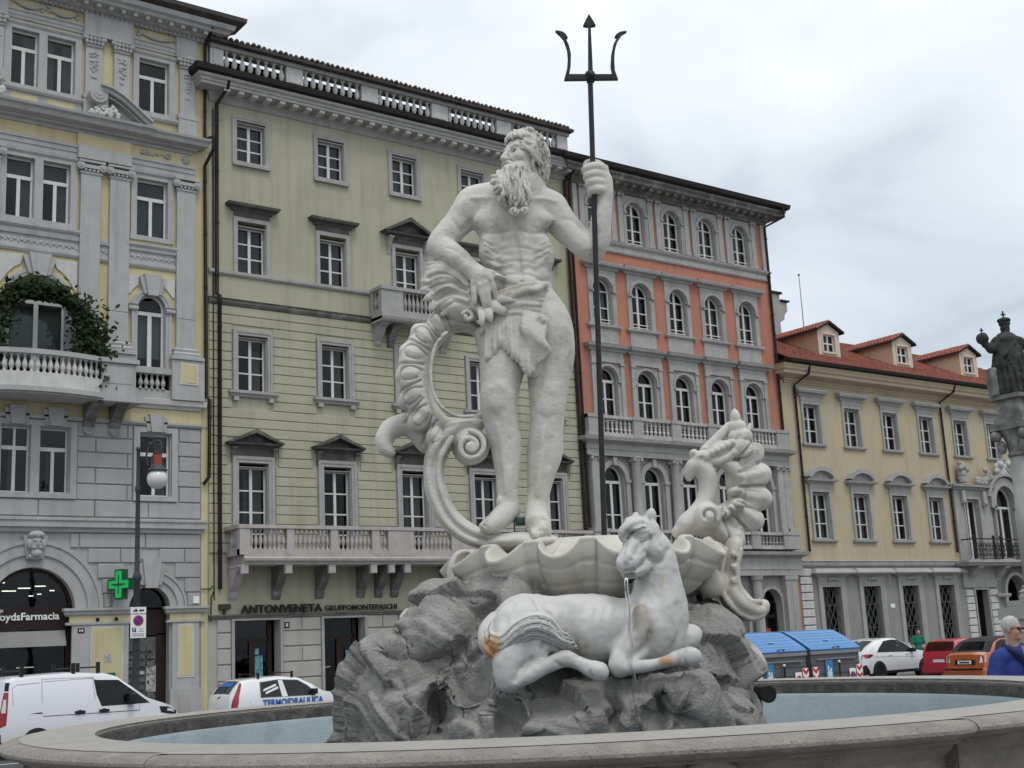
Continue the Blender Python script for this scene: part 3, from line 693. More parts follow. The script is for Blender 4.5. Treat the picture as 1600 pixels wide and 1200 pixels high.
            mb.ball((c, D - .24, mz), .24, 14, 10, (.85, .8, 1.25)); mb.ball((c, D - .27, mz + .26), .22, 12, 8, (1.15, .8, .6))
            for s in (-1, 1):
                mb.ball((c + s * .1, D - .42, mz + .26), .06, 8, 6); mb.ball((c + s * .2, D - .28, mz), .1, 8, 6, (.8, .8, 1.6)); mb.ball((c + s * .08, D - .42, mz + .09), .055, 8, 5, (1.3, .6, .5)); mb.ball((c + s * .09, D - .41, mz - .12), .06, 8, 6, (1.2, .6, .6))
            mb.ball((c, D - .45, mz + .0), .05, 8, 6, (.8, 1, 2)); mb.ball((c, D - .32, mz - .28), .15, 10, 7, (1.1, .8, .9)); mb.ball((c, D - .2, mz - .38), .2, 10, 7, (1.2, .6, .5))
            B.part('mask', mb, T, a_, smooth=True)
    for xa, xb in ((12.5, 14.4), (15.66, 16.7), (8.55, 10.3), (6.9, 7.35)):
        p = B.part('pier', MB().obev(xa + .08, xb - .06, 0, .08, 0, 2.95, .012).ob(xa, xb, .0, .14, -.1, .85), T)
        B.part('impost', MB().mould([(0, 3.18), (.08, 3.18), (.14, 3.24), (.14, 3.32), (.2, 3.34), (.2, 3.42), (0, 3.43)], xa - .02, xb + .02), T, p)
        B.part('impost_frieze', MB().ob(xa, xb, 0, .07, 2.95, 3.18), 'plaster_yellow', p)
        B.part('pier_moulding', MB().mould([(0, 2.9), (.12, 2.92), (.12, 2.99), (0, 3.0)], xa, xb), T, p)
    for xa, xb, z0, z1 in ((13.2, 14.1, 1.2, 2.8), (15.98, 16.4, 1.25, 2.8)):
        q = B.part('pier_panel', MB().ob(xa - .06, xb + .06, .08, .1, z0 - .06, z1 + .06), 'stone_white'); B.part('panel_field', MB().ob(xa, xb, .1, .108, z0, z1), 'plaster_yellow', q)
    B.part('corner_strip', MB().ob(16.72, 16.95, 0, .03, -.1, 9.2), 'plaster_yellow')
    # pharmacy shop front
    sf = B.part('shop_front', MB().ob(10.1, 12.7, -.32, -.24, 2.9, 3.5).ob(12.5, 12.7, -.32, -.22, 0, 3.5).ob(10.1, 12.7, -.32, -.22, 2.82, 2.92), 'door_wood')
    mb = MB(); ring(mb, arc(11.4, 3.4, 1.28, PI, 0, 20), arc(11.4, 3.4, 1.16, PI, 0, 20), -.34, -.22); B.part('fanlight_frame', mb, 'door_wood', sf)
    B.part('fanlight_glass', MB().add([(p[0], D + .3, p[1]) for p in arc(11.4, 3.5, 1.18, PI, 0, 18, 1.08)], [tuple(range(19))]), 'pane_dim', sf)
    B.part('shop_glass', MB().ob(10.1, 12.5, -.3, -.29, 0, 2.82), 'pane_dim', sf)
    B.part('shop_awning', MB().prism([(D + .18, 2.35), (D + .02, 2.32), (D + .18, 2.78), (D + .25, 2.78)], 10.1, 12.45, 'x'), 'plaster_dark_grey', sf)
    M('white_sign', (.8, .8, .78), .6, .02)
    tm = text_mesh('LloydsFarmacia', .36, 'white_sign', .015, .006); wd = mesh_w(tm)
    B.inst('shop_lettering', tm, (12.26 - 1.96, D + .215, 3.12), sf, (PI / 2, 0, 0), (1.96 / wd, .85, 1))
    for x, y, z, w in ((10.75, .9, 4.42, .4), (11.9, .9, 4.15, .3), (10.5, 1.0, 3.95, .3), (11.0, 1.0, 4.02, .4), (11.45, 1.0, 4.1, .35), (10.5, .8, 4.2, .12), (10.75, .8, 4.26, .12), (11.6, .8, 3.85, .12), (11.85, .8, 3.9, .1), (12.2, .7, 4.0, .13), (10.6, 1.1, 1.7, .5), (11.6, 1.2, 1.72, .5)):
        B.part('ceiling_light', MB().box(x - w / 2, x + w / 2, D + y, D + y + .08, z, z + .025), 'strip_light', sf)
    mb = MB()
    for k in range(6): mb.box(10.2 + .38 * k, 10.5 + .38 * k, D + .9, D + 1.3, .1, 1.2 + .25 * (k % 3))
    B.part('shop_shelf', mb, 'plaster_dark_grey', sf)
    # side door with newsagent's rack
    dr = B.part('door', MB().ob(14.34, 15.68, -.34, -.28, 2.55, 3.35).ob(15.35, 15.68, -.36, -.28, 0, 2.6).ob(14.34, 14.4, -.36, -.28, 0, 2.6), 'door_wood')
    B.part('fanlight_glass', MB().add([(p[0], D + .3, p[1]) for p in arc(15.01, 3.4, .66, PI, 0, 14)], [tuple(range(15))]), 'pane_dim', dr)
    M('paper_grey', (.34, .34, .33), .8, .5, 9); M('rack_grey', (.10, .10, .10), .6, .3, 5); M('paper_dark', (.12, .12, .13), .8, .6, 14)
    rk = B.part('display_rack', MB().ob(14.4, 15.35, -.35, -.31, 0, 2.5), 'rack_grey', dr); rg2 = random.Random(5)
    for j in range(9):
        for i in range(3):
            z = .15 + .24 * j; x = 14.44 + .3 * i
            if z < 2.3: B.part('magazine', MB().ob(x, x + .2 + .07 * rg2.random(), -.31, -.27 + .05 * rg2.random(), z, z + .1 + .09 * rg2.random()), rg2.choice(['paper_grey', 'paper_dark', 'paper_dark', 'rack_grey']), dr)
    B.part('poster', MB().ob(15.02, 15.34, -.27, -.26, .8, 1.6), 'paper_grey', dr); B.part('poster_mark', MB().ob(15.07, 15.16, -.262, -.255, 1.42, 1.55).ob(15.07, 15.12, -.262, -.255, .95, 1.15), 'black_paint', dr)
    # small fittings on the piers
    M('green_box', (.02, .10, .05), .6, .3, 12); M('sign_blue', (.03, .05, .25), .5, .05); M('sign_red', (.5, .03, .03), .5, .05)
    B.part('letter_box', MB().obev(13.42, 13.88, .1, .22, .95, 1.45, .01).ob(13.42, 13.88, .22, .228, 1.3, 1.42), 'green_box'); B.part('notice', MB().ob(13.56, 13.78, .1, .115, 1.75, 2.02), 'paper_grey')
    B.part('meter_door', MB().ob(15.95, 16.32, .14, .155, .12, .65), 'stone_grey'); B.part('street_number', MB().ob(12.75, 12.95, .08, .1, 2.68, 2.82), 'black_paint')
    B.part('street_number_text', MB().ob(12.79, 12.83, .1, .104, 2.72, 2.78).ob(12.86, 12.91, .1, .104, 2.72, 2.78), 'white_sign')
    B.part('bolt', MB().ball((13.35, D - .09, 3.07), .06, 8, 6).ball((13.93, D - .09, 3.07), .06, 8, 6), 'iron', smooth=True)
    B.part('junction_box', MB().ob(16.42, 16.62, .05, .13, 3.5, 3.72), 'white_sign')
    pipe(B, [(16.85, D - .75, 23.6), (16.85, D - .5, 23.35), (16.8, D - .12, 23.0), (16.8, D - .12, 19.5), (16.9, D - .62, 19.4), (16.9, D - .62, 18.95), (16.8, D - .12, 18.5), (16.85, D - .12, 10.3), (16.95, D - .2, 10.2), (16.92, D - .2, 7.6), (16.75, D - .12, 7.35)], .06)
    pipe(B, [(16.7, D - .08, 3.95), (17.02, D - .08, 3.95), (17.1, D - .08, 4.05)], .018, 'cable')
    # pharmacy cross on a bracket
    cr = Thing('pharmacy_cross', 'green illuminated pharmacy cross sign sticking out between the two arches', 'sign', (13.92, D - .5, 4.1)); cr.e.rotation_euler = (0, 0, math.radians(-62))
    emis('led_green', (.015, .42, .10), .30); M('cross_case', (.01, .09, .035), .4, .1)
    def crossbox(w, h, t, y0, y1):
        P = [(-t, -h), (t, -h), (t, -t), (w, -t), (w, t), (t, t), (t, h), (-t, h), (-t, t), (-w, t), (-w, -t), (-t, -t)]
        return MB().prism([(13.92 + p[0], 4.1 + p[1]) for p in P], D - .5 + y0, D - .5 + y1, 'y')
    cs = cr.part('case', crossbox(.44, .46, .17, -.11, .11), 'cross_case'); cr.part('lit_face', crossbox(.39, .41, .12, -.122, -.112), 'led_green', cs)
    cr.part('display_bar', MB().box(13.75, 14.09, D - .632, D - .623, 4.06, 4.12), 'cross_case', cs); cr.part('lit_line', crossbox(.27, .29, .02, -.128, -.123), 'cross_case', cs)
    cr.part('wall_bracket', MB().box(14.2, 14.4, D - .56, D - .44, 3.95, 4.25).tube([(14.4, D - .5, 4.0), (14.45, D - .5, 3.6), (14.3, D - .5, 3.4)], .012, 6), 'cross_case')
    # climbing plant over the balcony
    v = Thing('climbing_vine', 'dark green vine trained in an arch over the balcony window', 'plant', (11.3, D - .8, 10.0))
    REVEAL = 'stone_grey'
    M('leaf_dark', (.020, .036, .012), .7, .6, 14, spec=.15); M('stem', (.05, .035, .025), .8, .2, 10)
    sp_ = [(12.95, 10.2), (12.75, 11.3), (12.5, 12.0), (12.2, 12.7), (11.8, 13.05), (11.2, 13.2), (10.6, 13.12), (10.2, 12.8), (9.9, 12.1), (9.8, 11.2), (9.8, 10.2)]
    mb = MB()
    for k in (-.12, .12): mb.tube([(p[0], D - .75 + k, p[1]) for p in sp_], .025, 5)
    v.part('stem', mb, 'stem'); mb = MB(); rg = np.random.default_rng(4)
    for i in range(5200):
        t = rg.random() * (len(sp_) - 1.001); k = int(t); u = t - k; p = np.array(sp_[k]) * (1 - u) + np.array(sp_[k + 1]) * u
        wide = .22 + .33 * (p[1] < 12.6) + .1 * math.sin(t * 5); off = rg.normal(0, wide * .55, 2); off[1] *= .9
        if p[1] < 12.7: off[0] += .16 * (1 if p[0] > 11.3 else -1)
        c = Vector((p[0] + off[0], D - .78 + rg.normal(0, .16), max(10.15, p[1] + off[1])))
        if abs(c.x - 11.32) < .66 and c.z < 12.75: continue
        s = .05 + .06 * rg.random(); n = Vector((rg.normal(0, .6), -1 + rg.normal(0, .5), rg.normal(.5, .6))).normalized(); a = n.orthogonal().normalized() * s; b = n.cross(a)
        q = rg.random() * 6.28; a, b = a * math.cos(q) + b * math.sin(q), b * math.cos(q) - a * math.sin(q)
        mb.add([c - a, c + b * .7, c + a * 1.2, c - b * .7], [(0, 1, 2, 3)])
    v.part('foliage', mb, 'leaf_dark')
build_left()
# ================================================================== green palazzo
def build_green():
    XA, XB = 16.97, 33.15
    CX = [18.59, 21.81, 25.03, 28.25, 31.47]
    B = Thing('green_palazzo', 'pale green five-storey palazzo with rooftop balustrade and bank lettering over its ground floor', 'building', (25, D, 0))
    ops = []
    for c in CX: ops += [(c - .56, c + .56, 18.97, 20.5), (c - .55, c + .55, 14.85, 16.72), (c - .55, c + .55, 10.65, 12.6), (c - .55, c + .55, 5.0, 8.16)]
    gr = [(17.86, 19.5), (21.15, 22.75), (24.25, 25.85), (27.5, 29.1), (30.8, 32.3)]
    g_ops = [(a, b, -.2, 2.98) for a, b in gr]
    B.part('upper_wall', wall_mesh(XA, XB, 3.05, 22.3, ops), 'plaster_green'); B.part('ground_wall', wall_mesh(XA, XB, -.2, 3.05, g_ops), 'ashlar')
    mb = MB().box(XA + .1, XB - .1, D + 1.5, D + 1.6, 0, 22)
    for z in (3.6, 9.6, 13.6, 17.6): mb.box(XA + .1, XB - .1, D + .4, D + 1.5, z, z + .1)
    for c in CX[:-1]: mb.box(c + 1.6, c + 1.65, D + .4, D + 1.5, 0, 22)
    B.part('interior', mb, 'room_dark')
    # rusticated courses of the lower storeys
    rows = [13.60 - .3265 * i for i in range(27)] + [4.78, 3.6]
    holes = []
    for c in CX: holes += [(c - .77, c + .77, 10.28, 12.84), (c - .82, c + .82, 4.7, 8.75), (c - .95, c + .95, 8.3, 8.86)]
    for j in range(26):
        z1, z0 = rows[j], rows[j + 1]; segs = [(XA + .02, XB - .02)]
        for hx0, hx1, hz0, hz1 in holes:
            if hz0 < z1 - .03 and hz1 > z0 + .03:
                ns_ = []
                for s0, s1 in segs:
                    if hx1 <= s0 or hx0 >= s1: ns_.append((s0, s1))
                    else:
                        if hx0 - s0 > .05: ns_.append((s0, hx0))
                        if s1 - hx1 > .05: ns_.append((hx1, s1))
                segs = ns_
        for a, b in segs: B.part('course_block', MB().obev(a, b, 0, .04, z0 + .013, z1 - .013, .014), 'plaster_green')
    B.part('bank_frieze', MB().ob(XA, XB, 0, .05, 3.08, 4.75), 'plaster_green')
    rg = random.Random(11)
    # ---- top storey windows
    for c in CX:
        w = surround(B, c - .56, c + .56, 18.97, 20.5, .17, .06, 'stone_grey', steps=2); glaze(B, w, c - .54, c + .54, 18.98, 20.42, -.2, 2, 3, fr=.06, st=.055, curt=[(.08, .92, 0, .96)] if rg.random() < .5 else [(.1, .4, 0, .96), (.6, .9, 0, .96)])
        B.part('window_sill', MB().ob(c - .72, c + .72, .062, .12, 18.78, 18.88), 'stone_grey', w)
    # ---- third storey (hoods, one pediment with balcony)
    for i, c in enumerate(CX):
        w = surround(B, c - .55, c + .55, 14.85, 16.72, .15, .07, 'stone_grey', closed=False); glaze(B, w, c - .53, c + .53, 14.86, 16.55, -.2, 2, 3, fr=.055, st=.05, curt=curt_random())
        mb = MB().ob(c - .67, c + .67, 0, .08, 16.88, 17.08)
        if i != 2:
            mb.mould([(0, 17.08), (.1, 17.08), (.16, 17.18), (.3, 17.22), (.33, 17.32), (0, 17.38)], c - .67, c + .67)
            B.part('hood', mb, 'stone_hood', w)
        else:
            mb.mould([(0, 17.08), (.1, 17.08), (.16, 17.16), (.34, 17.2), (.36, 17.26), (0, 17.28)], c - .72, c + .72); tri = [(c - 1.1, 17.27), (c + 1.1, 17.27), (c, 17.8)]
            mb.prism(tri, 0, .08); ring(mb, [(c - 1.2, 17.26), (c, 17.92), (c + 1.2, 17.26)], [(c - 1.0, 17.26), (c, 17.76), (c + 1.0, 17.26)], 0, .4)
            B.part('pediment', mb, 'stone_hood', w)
            for s in (-1, 1): bracket(B, c + s * .82, .16, 16.42, 17.08, .28, 'stone_grey', w)
    B.part('sill_band', MB().mould([(0, 14.68), (.06, 14.68), (.1, 14.74), (.1, 14.84), (0, 14.86)], XA, XB, False), 'stone_grey')
    B.part('string_course', MB().mould([(0, 13.6), (.06, 13.62), (.12, 13.7), (.12, 13.78), (.18, 13.82), (0, 13.86)], XA, XB, False), 'stone_dirty')
    # centre balcony
    bx0, bx1, bo = 23.32, 26.74, .87
    bal = B.part('balcony', MB().ob(bx0, bx1, .05, bo, 13.62, 13.98).mould([(.0, 13.55), (.83, 13.55), (.9, 13.62), (.93, 13.72), (0, 13.75)], bx0, bx1, False), 'stone_grey')
    B.part('hand_rail', MB().ob(bx0 - .04, bx1 + .04, .0, bo + .05, 14.74, 14.87), 'stone_grey', bal)
    B.part('pedestal', MB().ob(bx0, bx0 + .95, bo - .2, bo, 13.98, 14.74).ob(bx1 - .95, bx1, bo - .2, bo, 13.98, 14.74).ob(bx0, bx0 + .15, .05, .25, 13.98, 14.74).ob(bx1 - .15, bx1, .05, .25, 13.98, 14.74), 'stone_grey', bal)
    bm = baluster_mesh('baluster', .76, .075, 'stone_grey')
    for i in range(8): B.inst('baluster', bm, (bx0 + 1.08 + .18 * i, D - bo + .1, 13.98), bal)
    for i in range(2):
        for x in (bx0 + .08, bx1 - .08): B.inst('baluster', bm, (x, D - .36 - .18 * i, 13.98), bal)
    for s in (-1, 1):
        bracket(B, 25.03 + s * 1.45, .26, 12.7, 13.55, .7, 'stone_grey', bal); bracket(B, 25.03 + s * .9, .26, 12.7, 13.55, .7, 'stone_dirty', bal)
    # ---- second storey
    for i, c in enumerate(CX):
        w = surround(B, c - .55, c + .55, 10.65, 12.6, .19, .1, 'stone_grey', closed=False, steps=2); glaze(B, w, c - .53, c + .53, 10.67, 12.52, -.2, 2, 3, fr=.055, st=.05, curt=curt_random() if i != 0 else [(.55, .95, 0, .8)])
        B.part('window_sill', MB().mould([(0, 10.42), (.1, 10.42), (.14, 10.5), (.2, 10.54), (.2, 10.62), (0, 10.64)], c - .72, c + .72), 'stone_grey', w)
        B.part('sill_block', MB().ob(c - .74, c - .56, .04, .15, 10.28, 10.42).ob(c + .56, c + .74, .04, .15, 10.28, 10.42), 'stone_grey', w)
    # ---- first storey with pediments
    for i, c in enumerate(CX):
        w = surround(B, c - .55, c + .55, 5.0, 8.16, .22, .1, 'stone_grey', closed=False, steps=2); glaze(B, w, c - .53, c + .53, 5.0, 8.02, -.2, 2, 4, fr=.05, st=.05, curt=[(.3, .44, 0, .98), (.56, .95, 0, .98)] if i % 2 == 0 else curt_random())
        mb = MB().ob(c - .72, c + .72, 0, .08, 8.38, 8.68).mould([(0, 8.66), (.1, 8.66), (.16, 8.72), (.3, 8.76), (.32, 8.82), (0, 8.84)], c - .68, c + .68)
        mb.prism([(c - .95, 8.84), (c + .95, 8.84), (c, 9.2)], 0, .07); ring(mb, [(c - 1.06, 8.82), (c, 9.3), (c + 1.06, 8.82)], [(c - .86, 8.82), (c, 9.16), (c + .86, 8.82)], 0, .36)
        B.part('pediment', mb, 'stone_hood', w)
        for s in (-1, 1): bracket(B, c + s * .76, .12, 8.16, 8.66, .22, 'stone_dirty', w)
    # ---- long balcony
    bo = 1.1; x0, x1 = 17.58, 32.5; z0, z1 = 4.97, 5.96
    bal = B.part('balcony', MB().mould([(0, 4.66), (1.06, 4.66), (1.1, 4.74), (1.18, 4.78), (1.2, 4.86), (1.12, 4.9), (1.12, 4.97), (0, 4.97)], x0 + .15, x1 - .15, False).ob(x0, x1, .9, bo, z0, 5.16).ob(x0, x0 + .2, .05, .9, z0, 5.16).ob(x1 - .2, x1, .05, .9, z0, 5.16), 'stone_pink')
    B.part('hand_rail', MB().ob(x0 - .06, x1 + .06, .86, bo + .06, 5.84, z1).ob(x0 - .06, x0 + .24, .0, .86, 5.84, z1).ob(x1 - .24, x1 + .06, .0, .86, 5.84, z1), 'stone_pink', bal)
    peds = [(17.58, 17.95), (19.27, 19.55), (20.91, 21.19), (22.53, 22.83), (23.18, 24.23)]; peds += [(50.08 - b, 50.08 - a) for a, b in peds[::-1]]
    for a, b in peds: B.part('pedestal', MB().obev(a, b, .9, bo + .03, z0, 5.84, .01), 'stone_pink', bal)
    bm = baluster_mesh('baluster', .68, .07, 'stone_pink')
    for (a, b), (c, d) in zip(peds[:-1], peds[1:]):
        n = max(1, int((c - b) / .163)); 
        for i in range(n): B.inst('baluster', bm, (b + (c - b) * (i + .5) / n, D - 1.0, 5.16), bal)
    for i in range(3): B.inst('baluster', bm, (x0 + .1, D - .3 - .2 * i, 5.16), bal)
    for k, xc in enumerate([17.78, 19.35, 20.98, 22.6, 23.32, 23.98, 26.1, 26.76, 27.5, 29.1, 30.7, 32.3]):
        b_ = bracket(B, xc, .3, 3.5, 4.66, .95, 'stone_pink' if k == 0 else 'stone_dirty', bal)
        B.part('bracket_end', MB().obev(xc - .13, xc + .13, .96, 1.08, 4.36, 4.66, .02), 'stone_pink', b_)
    B.part('lunette', MB().prism(arc(26.9, 3.45, 1.3, 0, PI, 12, .38), 0.05, .1), 'plaster_green')
    # ---- ground floor
    B.part('ledge', MB().mould([(0, 2.98), (.1, 2.99), (.1, 3.05), (.14, 3.06), (.14, 3.1), (0, 3.12)], XA, XB, False), 'stone_dirty')
    rows = [2.98, 2.52, 2.01, 1.5, .97, .5, 0]
    edges = [(XA + .3, 17.76)] + [(gr[i][1] + .1, gr[i + 1][0] - .1) for i in range(4)] + [(32.4, XB - .05)]
    for a, b in edges:
        for j in range(6):
            m = (a + b) / 2
            for s0, s1 in ([(a, m), (m, b)] if j % 2 == 0 and b - a > .9 else [(a, b)]): B.part('stone_block', MB().obev(s0 + .01, s1 - .01, 0, .06, rows[j + 1] + .02, rows[j] - .02, .02), 'ashlar')
    M('poster_teal', (.10, .28, .32), .6, .6, 9)
    for k, (a, b) in enumerate(gr):
        mb = MB(); ring(mb, path_rect(a - .1, b + .1, 0, 2.97), path_rect(a, b, 0, 2.9), 0, .1); d_ = B.part('doorway', mb, 'stone_grey')
        m = (a + b) / 2 - .05; w = b - a - .2; l = m - w / 2
        B.part('door_frame', MB().ob(a, b - .25, -.36, -.28, 2.2, 2.32).ob(l, l + .1, -.36, -.28, 0, 2.9).ob(m - .1, m + .1, -.36, -.26, 0, 2.25).ob(m + w / 2 - .15, m + w / 2, -.36, -.28, 0, 2.9).ob(l, m + w / 2, -.36, -.28, 0, .35), 'door_wood', d_)
        B.part('door_glass', MB().ob(l, m + w / 2, -.33, -.325, .3, 2.9), 'pane_dim', d_)
        if k == 0: B.part('poster', MB().ob(18.62, 19.02, -.28, -.27, .5, 1.75).ob(18.72, 18.88, -.28, -.27, 1.8, 1.98), 'poster_teal', d_)
        if k == 1: B.part('poster', MB().ob(22.15, 22.35, -.28, -.27, 1.55, 1.8), 'poster_teal', d_)
        if k == 1: B.part('door_handle', MB().tube([(21.2, D + .22, 1.25), (21.5, D + .2, 1.27)], .02, 6).tube([(22.0, D + .2, 1.2), (22.3, D + .22, 1.3)], .02, 6), 'stone_grey', d_)
    s1 = text_mesh('ANTONVENETA', .40, 'black_paint', .03, .010); k = 3.0 / mesh_w(s1); B.inst('bank_lettering', s1, (18.06, D - .16, 3.14), None, (PI / 2, 0, 0), (k, .92, 1))
    s2 = text_mesh('GRUPPOMONTEPASCHI', .27, 'black_paint', .02, .004); k = 2.88 / mesh_w(s2); B.inst('bank_lettering', s2, (21.14, D - .16, 3.16), None, (PI / 2, 0, 0), (k, .95, 1))
    B.part('street_number', MB().ob(19.66, 19.84, .06, .08, 2.62, 2.82), 'black_paint'); B.part('street_number_text', MB().ob(19.71, 19.735, .08, .085, 2.66, 2.78).ob(19.76, 19.785, .08, .085, 2.66, 2.78), 'white_sign')
    B.part('basket', MB().ob(17.3, 17.68, .05, .2, 3.28, 3.45).ob(17.45, 17.53, .05, .12, 3.12, 3.28), 'brass_dark')
    # ---- cornice, gutter, balustrade, roof
    cor = B.part('cornice', MB().mould([(0, 21.0), (.06, 21.02), (.1, 21.12), (.1, 21.2), (.16, 21.24), (.16, 21.32), (.62, 21.36), (.62, 21.46), (.66, 21.48), (.66, 21.56), (.74, 21.62), (.76, 21.7), (0, 21.72)], XA + .1, XB - .2), 'stone_grey')
    dm = MB().bev(-.11, .11, 0, .42, -.07, .07, .02).data('modillion', MATS['stone_white'])
    for i in range(30): B.inst('modillion', dm, (17.45 + .535 * i, D - .58, 21.32), cor)
    B.part('gutter', MB().mould([(.0, 21.722), (.76, 21.722), (.86, 21.78), (.9, 21.98), (.84, 22.0), (0, 22.0)], XA + .1, XB - .2), 'gutter')
    par = B.part('parapet', MB().ob(XA, XB + .2, -.3, .16, 22.0, 22.3).ob(XA, XB + .2, -.35, .2, 23.02, 23.16), 'stone_grey')
    peds = [(17.0, 17.5), (19.98, 20.66), (23.16, 23.88), (26.36, 27.12), (29.55, 30.3), (32.75, 33.3)]
    for a, b in peds: B.part('pedestal', MB().ob(a, b, -.25, .12, 22.3, 23.02).ob(a + .1, b - .1, .12, .135, 22.42, 22.9), 'stone_white', par)
    bm = baluster_mesh('baluster', .72, .105, 'stone_white')
    for (a, b), (c, d) in zip(peds[:-1], peds[1:]):
        for i in range(8): B.inst('baluster', bm, (b + (c - b) * (i + .5) / 8, D, 22.3), par)
    B.part('attic_wall', MB().ob(XA, XB + .2, -1.2, -1.1, 22.0, 23.3), 'room_dark')
    ro = B.part('roof', MB().mould([(-.3, 23.17), (.42, 23.17), (.44, 23.27), (.3, 23.36), (-5, 25.6)], XA - .1, XB + .3, False), 'roof_dark')
    rt = MB(); rr = random.Random(2)
    for i in range(76):
        x = XA + .05 + .215 * i; dz = rr.random() * .03
        rt.prism([(x - .09, 23.30 + dz), (x + .09, 23.30 + dz), (x + .06, 23.37 + dz), (x, 23.40 + dz), (x - .06, 23.37 + dz)], .0, .4 + rr.random() * .06)
    q = B.part('eave_tiles', rt, 'roof_dark', ro); q['kind'] = 'stuff'
    pipe(B, [(17.45, D - .7, 21.75), (17.45, D - .6, 21.4), (17.24, D - .12, 20.9), (17.24, D - .12, 13.95), (17.3, D - .22, 13.85), (17.3, D - .22, 13.55), (17.34, D - .12, 13.4), (17.34, D - .12, 3.95)], .07)
    pipe(B, [(17.12, D - .06, 20.7), (17.16, D - .06, 3.6)], .022, 'cable')
    pipe(B, [(33.3, D - .7, 21.75), (33.2, D - .5, 21.3), (32.98, D - .14, 20.9), (33.02, D - .14, 13.9), (33.02, D - .14, .3)], .075)
    pipe(B, [(17.15, D - .09, 3.9), (17.05, D - .09, 3.7), (17.03, D - .09, 2.9)], .02, 'cable')
build_green()
